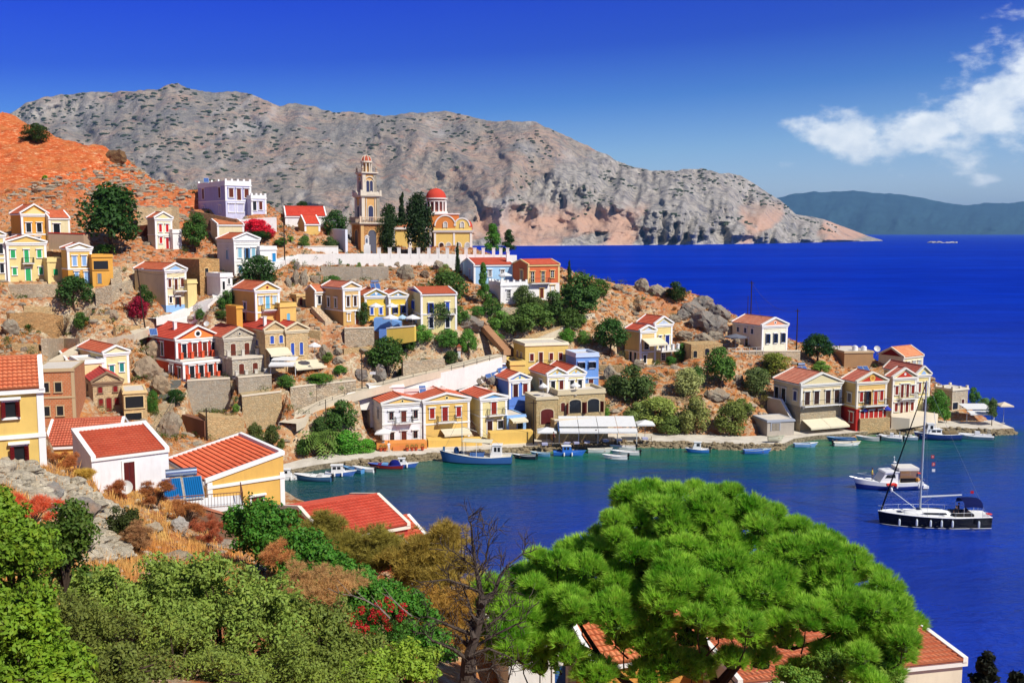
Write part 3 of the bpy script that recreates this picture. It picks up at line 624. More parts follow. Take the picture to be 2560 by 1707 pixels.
H('stone_porch', 'flat-roofed stone porch with a wide dark opening', 'porch', 306, 311, 369, 1050, 981, None, 139, 24, 'flat', L=6, matf=stone(C(226, 196, 145), 2.6, .3, .4), trim=C(236, 205, 150), par=.15, front=[(.42, .42, .78, (.46,), 'p', DARK), (-.12, .36, .7, (.4,), 'p', DARK)], pil=False, hood=False)
H('brick_house', 'unfinished brick house with a concrete frame and empty window holes', 'house', 84, 90, 190, 1064, 926, None, 122, 14, 'flat', L=8, matf=brick(), trim=C(200, 175, 135), par=.15, front=[(.6, .17, .16, (.29, .6), 'p', DARK), (.17, .17, .16, (.28, .62), 'p', DARK)], band=(.5,), hood=False)
# --- along the quay
H('house', 'white quay house with ochre edges and a yellow gable', 'house', 936, 957, 1056, 1104, 1011, 994, 153, 21, wall=C(244, 244, 246), trim=C(240, 238, 230), ped=YEL, front=[(.57, .22, .11, (.22, .83), 'm', BROWN), (.5, .29, .13, (.53,), 'd', BROWN), (.03, .2, .11, (.23, .82), 'm', BROWN), (.0, .24, .13, (.53,), 'd', BROWN)], bal=[(.3, .74, .49)], side=[(.55, .25, .8, (.3, .7), 'p', DARK)], band=(.46,), oculus=(.28, C(245, 225, 160)), rc=C(216, 88, 58), L=9)
H('house', 'yellow quay house with red shutters and a cream awning', 'house', 1057, 1060, 1174, 1106, 1004, 985, 155, 21, L=9, wall=YEL, ped=YEL, trim=C(246, 244, 240), front=[(.58, .24, .1, (.18, .76), 's', C(165, 40, 28)), (.5, .33, .12, (.46,), 'd', C(150, 38, 28))], bal=[(.28, .68, .49)], band=(.44,), oculus=(.32, C(245, 225, 160)), rc=C(216, 88, 58))
H('house', 'cream quay house with a blue gable and a brown balcony door', 'house', 1152, 1202, 1267, 1086, 998, 985, 157, 26, wall=C(242, 226, 165), ped=LBLU, front=[(.55, .34, .2, (.5,), 'd', C(150, 45, 28)), (.0, .36, .2, (.34,), 'd', C(60, 25, 25)), (.12, .22, .2, (.75,), 'p', DARK)], bal=[(.24, .86, .54)], band=(.5,), rc=C(216, 84, 56))
H('house_wing', 'cream ground-floor wing with two windows under an awning, blue cornice', 'annex', 1262, 1268, 1314, 1086, 1042, None, 158, 26, 'flat', L=7, wall=C(242, 226, 165), trim=SKYB, par=.2, front=[(.2, .5, .3, (.7,), 'p', DARK)])
H('house', 'cream rear house whose red roof carries two solar panels', 'house', 1240, 1262, 1300, 1030, 988, 965, 166, 26, 'gs', wall=C(240, 220, 160), L=7, rc=C(200, 70, 50))
H('house', 'small royal blue house with a pale yellow gable and two brown doors', 'house', 1239, 1273, 1325, 993, 950, 934, 164, 26, wall=C(100, 140, 225), ped=C(240, 225, 160), front=[(.0, .72, .23, (.3,), 'd', C(70, 25, 22)), (.12, .6, .22, (.76,), 's', C(120, 35, 28))], rc=C(214, 84, 58), oculus=(.22, LBLU, LBLU))
H('house', 'large plain yellow flat-roofed house with four small brown windows', 'house', 1284, 1313, 1420, 952, 862, None, 172, 16, 'flat', wall=C(240, 208, 122), trim=C(248, 236, 205), par=.25, front=[(.55, .2, .085, (.15, .6, .82), 's', C(110, 30, 28)), (.42, .36, .09, (.36,), 'd', C(90, 28, 24))], side=[(.55, .2, .7, (.35,), 's', C(110, 30, 28)), (.38, .36, .8, (.68,), 'd', BROWN)], bal=[(.26, .56, .42)], pil=False, hood=False)
H('house_wing', 'low yellow entrance block with a curved terrace wall left of the large yellow house', 'annex', 1262, 1276, 1313, 952, 910, None, 170, 16, 'flat', L=6, wall=C(240, 208, 122), trim=C(240, 208, 122), par=.5, pil=False)
H('house', 'periwinkle blue flat-roofed house with two open dark shutters', 'house', 1414, 1440, 1496, 972, 890, None, 168, 16, 'flat', wall=C(120, 165, 232), trim=C(205, 220, 245), par=.5, front=[(.62, .17, .2, (.22, .7), 'o', C(25, 30, 45)), (.02, .26, .2, (.66,), 'd', BROWN)], band=(.32,), pil=False)
H('house', 'cream house with twin light blue gables and white umbrellas on its terrace', 'house', 1325, 1369, 1416, 980, 938, 921, 163, 22, wall=C(243, 226, 160), ped=C(185, 210, 235), front=[(.08, .55, .22, (.28,), 'p', DARK), (.02, .62, .22, (.72,), 'd', C(100, 35, 28))], rc=C(214, 84, 58), oculus=(.22, YEL, YEL), side=[(.1, .5, .9, (.65,), 'p', DARK)])
H('house', 'right half of the twin-gabled cream house', 'house', 1413, 1417, 1462, 980, 936, 918, 164.5, 22, L=8, wall=C(243, 226, 160), ped=C(185, 210, 235), front=[(.1, .55, .22, (.28, .72), 'p', DARK)], rc=C(214, 84, 58), oculus=(.22, YEL, YEL))
H('taverna_building', 'stone taverna building with three wide arched brown doors', 'building', 1334, 1341, 1394, 1068, 996, None, 158, 17, 'flat', L=6, matf=stone(C(205, 185, 138), 2.6, .25, .3), trim=C(215, 200, 165), par=.15, front=[(.1, .42, .6, (.5,), 'da', C(95, 30, 26))], pil=False, hood=False)
H('taverna_building', 'stone taverna hall with two wide arches and a scalloped parapet', 'building', 1390, 1395, 1512, 1052, 984, None, 159.6, 17, 'flat', L=6, matf=stone(C(212, 192, 145), 2.6, .25, .3), trim=C(215, 200, 165), par=.5, front=[(.25, .4, .25, (.36, .75), 'dao', C(95, 30, 26)), (.35, .28, .085, (.1,), 'da', C(95, 30, 26))], pil=False, hood=False)
H('warehouse', 'plain white flat building behind the white quay house', 'building', 905, 925, 1010, 1030, 968, None, 158.6, 18, 'flat', wall=C(248, 246, 242), par=.2, pil=False, L=3.2, carve=False)
H('warehouse', 'low pinkish white flat house with two small windows behind the quay gables', 'building', 1005, 1010, 1112, 1022, 976, None, 160.5, 18, 'flat', L=3.5, carve=False, wall=C(245, 232, 224), trim=C(235, 215, 205), par=.25, front=[(.3, .3, .1, (.12, .42), 'p', DARK)], pil=False, hood=False)
# --- right side
H('house', 'grey-cream quay house with four dark balcony doors and two cream awnings', 'house', 1932, 2000, 2101, 1067, 962, 934, z=1.6, a=21, wall=C(228, 212, 172), ped=C(226, 212, 165), trim=C(242, 238, 225), front=[(.52, .3, .12, (.15, .38, .66, .88), 'd', C(60, 34, 26))], bal=[(.02, .98, .5)], side=[(.6, .22, .9, (.8,), 's', C(60, 75, 130)), (.5, .32, 1.1, (.12, .38), 'p', (.02, .03, .08))], rc=C(228, 118, 92), low=(.48, stone(C(190, 178, 150), 2.4, .3, .3)))
H('house', 'red and yellow quay house with an emblem on its red gable', 'house', 2101, 2139, 2213, 1066, 956, 932, z=1.6, a=19, wall=C(236, 196, 120), ped=RED, trim=C(246, 236, 215), front=[(.56, .22, .11, (.15, .83), 's', C(170, 42, 28)), (.48, .3, .12, (.36,), 'do', BROWN), (.48, .3, .12, (.63,), 'd', C(185, 60, 36)), (.04, .3, .14, (.2, .5, .82), 'p', (.01, .015, .05))], bal=[(.2, .95, .47)], side=[(.52, .2, .9, (.55,), 's', C(120, 110, 110)), (.08, .22, .9, (.72,), 'p', DARK)], band=(.45,), oculus=(.55, C(240, 190, 90), C(215, 140, 60)), low=(.4, C(185, 48, 40)), rc=C(226, 106, 84))
H('house', 'pale yellow quay house with a plain red gable and six brown doors', 'house', 2213, 2229, 2287, 1040, 945, 922, D=171, a=17, wall=C(244, 228, 170), ped=RED, trim=C(246, 240, 225), front=[(.56, .22, .13, (.17, .86), 's', C(140, 50, 30)), (.48, .34, .12, (.4, .63), 'd', C(125, 42, 28)), (.12, .22, .13, (.17, .86), 's', C(140, 50, 30)), (.02, .34, .12, (.4, .63), 'd', C(125, 42, 28))], bal=[(.26, .98, .46)], band=(.44,), oculus=(.22, WHITE, WHITE), rc=C(226, 106, 84))
H('house', 'narrow pale yellow house with a white and blue gable at the end of the row', 'house', 2284, 2289, 2321, 1034, 937, 917, D=173, a=17, L=9, wall=C(244, 224, 155), ped=SKYB, trim=C(246, 240, 225), front=[(.55, .24, .16, (.22, .68), 's', C(140, 50, 30)), (.02, .34, .18, (.65,), 'd', C(125, 42, 28))], band=(.44,), rc=C(226, 106, 84))
H('house', 'pale house with a dark red end gable above the quay row', 'house', 2195, 2257, 2306, 930, 894, 867, 190, 34, 'gs', wall=C(242, 228, 185), ped=C(130, 28, 28), trim=C(240, 232, 210), front=[(.2, .45, .14, (.25, .55, .82), 's', C(190, 200, 195))], rc=C(230, 124, 84))
H('concrete_house', 'low brown flat concrete building with white water tanks on top', 'building', 2105, 2110, 2182, 918, 880, None, 194, 8, 'flat', L=9, wall=C(178, 140, 100), trim=C(200, 175, 140), par=.15, pil=False)
H('stone_house', 'small stone house with a balustraded flat roof near the headland tip', 'house', 2334, 2379, 2418, 1024, 974, None, 178, 26, 'flat', matf=stone(C(206, 196, 172), 2.8, .3, .3), trim=C(228, 218, 195), par=.12, merlon=2, front=[(.05, .42, .16, (.68,), 'd', C(80, 28, 26)), (.0, .35, .34, (.2,), 'p', DARK)], pil=False, hood=False)
H('house', 'cream house with an upright gabled block and cream awnings over its terrace', 'house', 1592, 1636, 1679, 908, 812, 793, 183, 30, wall=C(240, 216, 145), ped=C(190, 205, 225), front=[(.38, .32, .14, (.3,), 'p', DARK), (.36, .34, .22, (.72,), 'd', NAVY), (.06, .2, .2, (.5,), 'm', WHITE)], side=[(.84, .1, .8, (.3, .75), 'm', WHITE)], band=(.35,), oculus=(.1, C(240, 216, 145)), rc=C(218, 84, 58))
H('house_wing', 'lower gabled wing of the cream terrace house, shaded stair side', 'annex', 1562, 1600, 1638, 912, 828, 815, 181, 30, wall=C(238, 206, 140), ped=C(190, 205, 225), front=[(.45, .26, .3, (.4,), 'p', DARK), (.04, .24, .2, (.3,), 'p', DARK)], side=[(.05, .3, .8, (.4, .7), 'p', (.02, .03, .08))], band=(.37,), rc=C(220, 80, 56))
H('house', 'white house with three open blue shutters and a pale salmon gable', 'house', 1830, 1904, 1967, 878, 815, 796, 187, 26, wall=C(246, 240, 214), ped=C(236, 160, 120), front=[(.3, .36, .1, (.22, .52, .82), 'o', C(40, 75, 130))], side=[(.64, .2, .7, (.2, .45, .68), 's', C(60, 85, 120)), (.05, .36, .9, (.5,), 'p', C(60, 85, 110))], oculus=(.3, WHITE), rc=C(230, 124, 96))
H('stone_ruin', 'low stone ruin with two arched openings on the right slope', 'ruin', 1722, 1728, 1806, 896, 861, None, 180, 14, 'none', L=5, matf=stone(C(210, 180, 130), 2.0, .4, .4), trim=C(200, 175, 130), front=[(.05, .42, .12, (.12,), 'pa', DARK), (.2, .4, .14, (.5,), 'pa', C(240, 200, 110)), (.4, .3, .1, (.8,), 'p', DARK)], hood=False)
H('boat_shed', 'grey wooden boat shed with a flat tin roof on the dock', 'shed', 1906, 1918, 1985, 1077, 1052, None, z=1.7, a=14, roof='flat', L=5, wall=C(190, 180, 165), trim=C(170, 175, 185), par=.1, front=[(.0, .75, .3, (.3,), 'd', C(150, 140, 125))], hood=False, pil=False)
# --- close to the viewpoint
H('house', 'yellow house with white cornice and dark red shutters at the left picture edge', 'house', -330, -190, 115, 1180, 990, 903, 54, 26, 'gs', L=6.5, wall=C(240, 204, 116), detail=True, rc=C(226, 108, 70), front=[(.64, .21, .1, (.725,), 'o', C(110, 22, 24)), (-.02, .26, .1, (.78,), 'o', C(110, 22, 24))], band=(.37,), down=5)
H('house', 'low white house with a red tiled lean-to roof and an open brown door', 'house', 166, 233, 424, 1240, 1150, 1070, 68, 36, 'shed', L=5.6, wall=C(247, 247, 248), detail=True, rc=C(216, 84, 56), front=[(-.04, .86, .14, (.47,), 'd', C(95, 28, 24))], hood=False, pil=False, down=4)
H('house', 'yellow house with a red lean-to roof falling to the left beside the white house', 'house', 430, 524, 712, 1332, 1206, 1136, 73, 36, 'mono', wall=C(238, 190, 100), detail=True, rc=C(216, 84, 52), front=[(.1, .46, .15, (.63,), 'd', C(120, 66, 40))], band=(.9,), down=5)
H('house', 'long ochre house with a low red roof behind the white house', 'house', 110, 114, 300, 1172, 1118, 1050, 90, 14, 'gs', L=8, wall=C(236, 180, 90), detail=True, rc=C(216, 98, 70), pil=False)
H('house', 'red-walled house with a broad bright red roof down by the water', 'house', 683, 815, 1020, 1450, 1350, 1256, 64, 34, 'gs', L=9.0, wall=C(190, 70, 60), detail=True, rc=C(226, 78, 56), pil=False, trim=C(244, 234, 214), down=4)
H('annex', 'small red-roofed annex stepping down right of the broad red roof', 'annex', 1010, 1022, 1082, 1460, 1376, 1298, 66, 34, 'gs', wall=WHITE, L=7, detail=True, rc=C(226, 92, 62), pil=False, trim=C(244, 240, 232), down=4)
H('house', 'white house with blue shutters half hidden under the pine', 'house', 1160, 1272, 1500, 1790, 1640, None, 47, 16, 'flat', L=6, wall=C(240, 238, 232), par=.25, front=[(.25, .5, .12, (.55,), 's', C(50, 100, 170))], pil=False, hood=False)
H('house', 'ochre house with a wide orange roof seen through the pine branches', 'house', 1440, 1480, 1830, 1790, 1665, 1500, 46, 18, 'gs', L=8, wall=C(226, 160, 80), detail=True, rc=C(226, 112, 70), pil=False)
H('house', 'cream house with orange roof and stepped white corner right of the pine trunk', 'house', 1800, 1840, 2400, 1850, 1706, 1592, 44, 12, 'gs', L=8, wall=C(240, 228, 200), detail=True, rc=C(222, 108, 72), pil=False, trim=C(244, 240, 230))
H('house', 'small house with a sunlit red roof between dead tree and pine', 'house', 1140, 1164, 1222, 1590, 1535, 1488, 58, 16, 'gs', L=4, wall=CREAM, detail=True, rc=C(228, 96, 64), pil=False)
# ------------------------------------------------------------------ ground: one height field fitted to the houses and the slopes
QO = [(650,1196),(690,1185),(738,1171),(800,1160),(864,1152),(930,1145),(987,1140),(1040,1136),(1103,1131),(1180,1126),(1251,1120),(1330,1115),(1404,1110),(1470,1106),(1527,1104),(1600,1102),(1665,1103),(1750,1106),(1830,1108),(1886,1111),(1960,1108),(1985,1096),(2040,1088),(2100,1084),(2145,1080),(2200,1074),(2260,1070),(2300,1070),(2360,1068),(2420,1070),(2480,1073),(2535,1070)]
QZ = 0.8
QOUT = [Pz(x, y, QZ) for x, y in QO]
CP = []
def cpx(*pts):
    for p in pts: CP.append(P(*p))
for h in HS:
    if not h.carve: continue
    CP.append(h.p.copy()); CP.append(h.p + h.t * h.w)
    up = min(0.3 * h.L, h.h * 0.7)
    if h.p.z < 3.2: up = min(up, 1.0)
    for q in (h.p + h.b * h.L, h.p + h.t * h.w + h.b * h.L): CP.append(q + Vector((0, 0, up)))
for i, q in enumerate(QOUT):
    CP.append(q + Vector((0, .3, -.5))); CP.append(q + Vector((0, -2.5, -4.2))); CP.append(q + Vector((0, 6.5 if i < 29 else 4, -.35)))
for x, y in [(720,1235),(800,1215),(900,1190),(1000,1180),(1150,1170),(1350,1160),(1550,1150),(1750,1145),(1950,1145),(2150,1130),(2350,1120),(2500,1105),(2600,1090),(745,1320),(1000,1320),(1300,1320),(1700,1320),(2200,1320),(2560,1320),(2560,1640),(1220,1450)]:
    q = Pz(x, y, 0); q.z = -5; CP.append(q)
for x, y, z in [(30,75,-4),(10,86,-4),(-6,98,-4),(-14,108,-3),(42,60,-4),(38,45,-4),(48,30,-4),(60,12,-4),(120,170,-6),(130,120,-6),(125,220,-8),(-150,8,45),(-150,80,42),(-60,8,34),(0,8,30),(25,8,20)]: CP.append(Vector((x, y, z)))
for px, D in [(950,300),(1100,282),(1300,252),(1500,244),(1700,236),(1900,228),(2100,218),(2300,207),(2450,196),(2570,184),(2600,176)]:
    q = P(px, 600, D); q.z = -5; CP.append(q)
cpx((-200,260,300),(0,290,300),(120,330,290),(300,390,280),(430,470,262),(490,503,250),(-150,420,250),(0,400,250),(200,450,240),(350,480,235),(0,500,205),(150,505,205),(330,520,205),(440,530,208),(480,535,212),(-200,560,190),(-200,800,160),(-150,950,150))
for px, py, D, dz in [(0,290,345,-14),(200,350,335,-12),(430,470,310,-14),(560,540,290,-14),(700,560,285,-12),(-200,260,350,-14)]:
    q = P(px, py, D); q.z += dz; CP.append(q)
cpx((60,760,165),(150,800,162),(250,790,166),(320,830,162),(100,860,155),(30,890,150),(340,900,158),(352,945,154),(345,1000,148),(400,1085,140),(445,1100,138),(560,1085,146),(650,1025,150),
    (250,660,178),(300,640,184),(200,640,184),(350,650,182),(300,720,173),(280,760,170),(150,730,169),(60,715,168),(510,800,168),(520,770,170),(470,815,167),(380,800,168),(420,830,166),
    (1000,955,161.5),(1100,928,165),(1200,897,169),(1255,882,171),(1330,848,177),(1400,818,183),(1480,778,191),(640,1095,146),(760,1035,150),(860,990,154),(905,962,158),(700,985,153),(780,965,156),
    (850,870,165),(820,920,162),(950,870,168),(1050,852,171),(1150,842,174),(1200,805,180),(1120,795,178),(1250,765,186),(1400,765,192),(1350,795,186),(930,905,163),
    (740,725,180),(760,685,187),(700,690,184),(880,665,192),(960,675,194),(1050,690,195),(1000,715,188),(1100,725,188),(850,695,188),(720,830,168),(760,870,164),(800,800,172),
    (570,715,176),(640,672,187),(690,650,192),(750,666,194),(900,664,198),(1100,664,202),(1290,655,205),(780,634,208),(900,634,214),(1100,634,218),(1270,637,216),(1000,633,240),(800,633,225),(1200,636,235),
    (1280,657,210),(1400,668,206),(1500,713,207),(1560,713,209),(1600,713,209),(1700,724,209),(1760,742,207),(1810,772,206),(1990,852,201),(2050,864,200),(2110,884,200),(2000,905,188),(1880,935,179),
    (1550,765,200),(1650,800,198),(1480,775,196),(1720,855,190),(1700,935,176),(1600,955,172),(1550,1005,166),(1700,1015,166),(1850,1005,168),(1900,1045,165),(1600,1075,161),(1800,1083,162),(1750,965,172),(2040,930,180),(1560,1040,163),
    (1060,930,163),(1150,930,164),(1230,925,166),(1200,960,163),(900,1040,155),(890,1090,151),(780,1120,148),(850,1130,149.5),(720,1090,147),(800,1060,150))
cpx((0,1170,46),(160,1140,63),(230,1252,61),(340,1245,62),(425,1238,65),(440,1305,58),(300,1330,52),(180,1290,47),(80,1240,43),(0,1300,34),(520,1365,56),(600,1400,52),(450,1450,44),(300,1440,40),(200,1455,36),(100,1430,32),(700,1455,48),(760,1505,42),(650,1525,40),
    (0,1560,21),(0,1720,15),(300,1720,18),(600,1720,21),(900,1720,25),(1200,1740,29),(850,1565,40),(950,1585,42),(1050,1610,43),(1150,1650,42),(820,1440,54),(900,1480,54),(1000,1515,54),(1400,1860,40),(1800,1930,38),(2300,1930,40),(120,1210,52))
X0, X1, Y0, Y1, GS = -150.0, 126.0, 8.0, 352.0, 0.8
gx = np.arange(X0, X1, GS); gy = np.arange(Y0, Y1, GS); GX, GY = np.meshgrid(gx, gy)
A = np.array([(p.x, p.y, p.z) for p in CP]); keep = []
for i in range(len(A)):
    if all((A[i, 0] - A[j, 0]) ** 2 + (A[i, 1] - A[j, 1]) ** 2 > 0.6 for j in keep): keep.append(i)
A = A[keep]
def rbf(A, Q, lam=0.25):
    d = np.sqrt(((A[:, None, :2] - A[None, :, :2]) ** 2).sum(2)); n = len(A)
    M = np.zeros((n + 3, n + 3)); M[:n, :n] = -d + np.eye(n) * lam; M[:n, n] = 1; M[:n, n + 1:] = A[:, :2] / 100; M[n, :n] = 1; M[n + 1:, :n] = A[:, :2].T / 100
    s = np.linalg.solve(M, np.concatenate([A[:, 2], [0, 0, 0]])); out = np.empty(len(Q))
    for k in range(0, len(Q), 20000):
        q = Q[k:k + 20000]; dd = np.sqrt(((q[:, None, :] - A[None, :, :2]) ** 2).sum(2)); out[k:k + 20000] = -dd @ s[:n] + s[n] + q @ s[n + 1:] / 100
    return out
Z = rbf(A, np.stack([GX.ravel(), GY.ravel()], 1)).reshape(GX.shape)
def pdist(pts):                       # distance of every grid point to a polyline, vectorised
    out = np.full(GX.shape, 1e9)
    for a, b in zip(pts[:-1], pts[1:]):
        dx, dy = b.x - a.x, b.y - a.y; l2 = dx * dx + dy * dy + 1e-9
        t = np.clip(((GX - a.x) * dx + (GY - a.y) * dy) / l2, 0, 1); out = np.minimum(out, np.hypot(GX - a.x - t * dx, GY - a.y - t * dy))
    return out
qd = pdist(QOUT)
calm = np.clip((qd - 7) / 5, 0, 1)
for h in [h for h in HS if h.carve]:                          # keep the ground below door sills and out of the sight of the fronts
    lx = (GX - h.p.x) * h.t.x + (GY - h.p.y) * h.t.y; ly = (GX - h.p.x) * h.b.x + (GY - h.p.y) * h.b.y
    ins = (lx > -.6) & (lx < h.w + .6) & (ly > -.3) & (ly < h.L + .3)
    calm[(lx > -2) & (lx < h.w + 2) & (ly > -2.5) & (ly < h.L + 1)] *= 0.25
n1 = fbm(GX / 14, GY / 14, 3, 5); n2 = 1 - np.abs(fbm(GX / 5, GY / 5, 5, 4)) * 2
relief = (n1 * 1.5 + np.clip(n2 - .55, 0, 1) * 1.2 - .3)
near = np.clip((GY - 20) / 60, .35, 1)
Z = Z + relief * calm * near + np.clip(1 - np.abs(fbm(GX / 9, GY / 6, 15, 4)) * 3, 0, 1) * 1.5 * np.clip((GY - 205) / 20, 0, 1) * np.clip((-35 - GX) / 20, 0, 1)
for x0, y0, d0, x1, y1, d1 in [(471,1042,153.5,578,1034,155.5),(597,992,153.5,680,984,155.5),(608,1085,149.5,706,1062,151.5),(728,1048,154,891,996,157.5),(516,1102,142.5,612,1090,145.5),(456,1085,146.5,512,1100,142.5),(868,1006,156,1256,926,169.5),(742,668,196,1292,658,207.5),(803,706,192,972,700,194),(1008,952,163.5,1112,922,165.5),(22,748,169,146,742,171),(862,868,167,936,870,168)]:
    a, b = P(x0, y0, d0), P(x1, y1, d1); zcam = GY * CT - (Z - HC) * ST; px = CX + F * GX / zcam; py = CY - F * (GY * ST + (Z - HC) * CT) / zcam; t = np.clip((px - x0) / (x1 - x0), 0, 1)
    m = (px > x0 - 3) & (px < x1 + 3) & (GY < a.y + (b.y - a.y) * t + 1.7) & (GY > max(84, a.y - 70)); lim = y0 + (y1 - y0) * t; v = (CY - lim) / F; zl = HC + GY * (-ST + v * CT) / (CT + v * ST); m &= py < lim; Z[m] = np.minimum(Z[m], zl[m])
for h in [h for h in HS if h.carve]:
    lx = (GX - h.p.x) * h.t.x + (GY - h.p.y) * h.t.y; ly = (GX - h.p.x) * h.b.x + (GY - h.p.y) * h.b.y
    ap = (lx > -.8) & (lx < h.w + .8) & (ly > -5) & (ly <= 0.6); Z[ap] = np.minimum(Z[ap], h.p.z - .06)
    ap = (lx > .2) & (lx < h.w - .2) & (ly > 0) & (ly < h.L - .3); Z[ap] = np.minimum(Z[ap], h.p.z + np.minimum(h.h * .6, 1.5))
    if h.side: ap = (lx > -2.5) & (lx <= .4) & (ly > 0) & (ly < h.L); Z[ap] = np.minimum(Z[ap], h.p.z + np.clip(ly[ap] * .12, 0, 1))
    # sight lines to the front base
    pl, pr = proj(h.p), proj(h.p + h.t * h.w)
    zcam = GY * CT - (Z - HC) * ST; px = CX + F * GX / zcam; py = CY - F * (GY * ST + (Z - HC) * CT) / zcam
    m = (px > pl[0] - 2) & (px < pr[0] + 2) & (GY < h.p.y - 1.0 + (px - pl[0]) / (pr[0] - pl[0] + 1e-6) * h.t.y * h.w) & (GY > h.p.y - 45) & (h.p.y > 60)
    lim = pl[1] + (pr[1] - pl[1]) * np.clip((px - pl[0]) / (pr[0] - pl[0] + 1e-6), 0, 1) + 1.5
    v = (CY - lim) / F; zl = HC + GY * (-ST + v * CT) / (CT + v * ST)
    m &= py < lim; Z[m] = np.minimum(Z[m], zl[m])
zone = (qd < 6.4) & (GY > 100); Z[zone] = np.minimum(Z[zone], QZ - .25)
def hz(x, y):
    i = (x - X0) / GS; j = (y - Y0) / GS
    i = min(max(i, 0), len(gx) - 1.001); j = min(max(j, 0), len(gy) - 1.001); a, b = int(i), int(j); u, v = i - a, j - b
    return (Z[b, a] * (1 - u) + Z[b, a + 1] * u) * (1 - v) + (Z[b + 1, a] * (1 - u) + Z[b + 1, a + 1] * u) * v
def G(px, py, D0=12.0, D1=345.0):     # first ground point along the sight line of a photo pixel
    d = ray(px, py); d = d / d.y; D = D0; prev = None
    while D < D1:
        q = Vector((0, 0, HC)) + d * D
        if -2.0 < q.z <= 0.0 and hz(q.x, q.y) < 0: return Pz(px, py, 0)
        if q.z <= hz(q.x, q.y):
            if prev is not None:
                lo, hi = prev, D
                for _ in range(12):
                    m = (lo + hi) / 2; q = Vector((0, 0, HC)) + d * m
                    if q.z <= hz(q.x, q.y): hi = m
                    else: lo = m
            q = Vector((0, 0, HC)) + d * hi if prev is not None else q
            q.z = hz(q.x, q.y); return q
        prev = D; D += 0.5
    return Vector((0, 0, HC)) + d * 230.0

def groundmat():
    s = NT('dry_ground'); v = s.world()
    big = s.noise(v, 0.05, 5, .6); mid = s.noise(v, 0.32, 6, .65); fine = s.noise(v, 2.6, 5, .7); ridge = s.vor(v, 0.55, 'F1')
    grass = s.ramp(mid, [(.28, C(136, 72, 38)), (.45, C(188, 112, 60)), (.6, C(212, 150, 88)), (.74, C(196, 96, 50))])
    grass = s.mix(s.mr(fine, .4, .7, 0, .6), grass, C(128, 82, 50))
    rock = s.ramp(fine, [(.28, C(96, 86, 74)), (.45, C(186, 166, 132)), (.7, C(232, 216, 186))])
    g = s.nd('ShaderNodeNewGeometry'); sp = s.nd('ShaderNodeSeparateXYZ'); s.L.new(g.outputs['Normal'], sp.inputs[0])
    steep = s.mr(sp.outputs[2], .88, .55)
    w = s.math('ADD', s.math('MULTIPLY', s.mr(s.noise(v, 0.9, 6, .75), .47, .56), .75), s.math('MULTIPLY', steep, .55))
    c = s.mix(s.math('MINIMUM', w, 1.0), grass, rock)
    c = s.mix(s.mr(big, .55, .7, 0, .5), c, C(200, 100, 56))
    # the upper left hill is redder, bare burnt grass over pale ledges
    pos = s.nd('ShaderNodeSeparateXYZ'); s.L.new(g.outputs['Position'], pos.inputs[0])
    hill = s.math('MULTIPLY', s.mr(s.math('ADD', pos.outputs[1], s.math('MULTIPLY', s.noise(v, .12, 4, .6), 30)), 196, 238), s.mr(pos.outputs[0], -25, -70))
    led = s.noise(s.world((.5, .5, 2.0)), 1.5, 8, .8)
    hc = s.ramp(led, [(.36, C(176, 72, 32)), (.5, C(208, 98, 48)), (.57, C(222, 140, 88)), (.63, C(238, 206, 164)), (.75, C(244, 226, 196))]); hc = s.mix(s.mr(s.noise(v, .14, 5, .65), .45, .65, 0, .6), hc, C(196, 128, 74))
    hc = s.mix(s.mr(fine, .5, .75, 0, .5), hc, C(150, 70, 34))
    c = s.mix(hill, c, hc)
    s.bump(s.math('ADD', s.math('MULTIPLY', fine, .6), s.math('ADD', mid, s.math('MULTIPLY', ridge, .4))), .9, .5)
    return s.fin(c, .95)
ny, nx = GX.shape
I = np.arange(ny * nx).reshape(ny, nx)
# drop the parts of the sheet lying deep under water
Fq = np.stack([I[:-1, :-1], I[:-1, 1:], I[1:, 1:], I[1:, :-1]], -1).reshape(-1, 4)
keepf = (Z.ravel()[Fq].max(1) > -4.0); Fq = Fq[keepf]; used = np.unique(Fq); mp_ = np.full(ny * nx, -1); mp_[used] = np.arange(len(used))
V = np.stack([GX.ravel(), GY.ravel(), Z.ravel()], 1)[used]
ground = bpy.data.objects.new('ground', npmesh('ground', V, mp_[Fq], groundmat(), True)); COL.objects.link(ground); struct(ground)

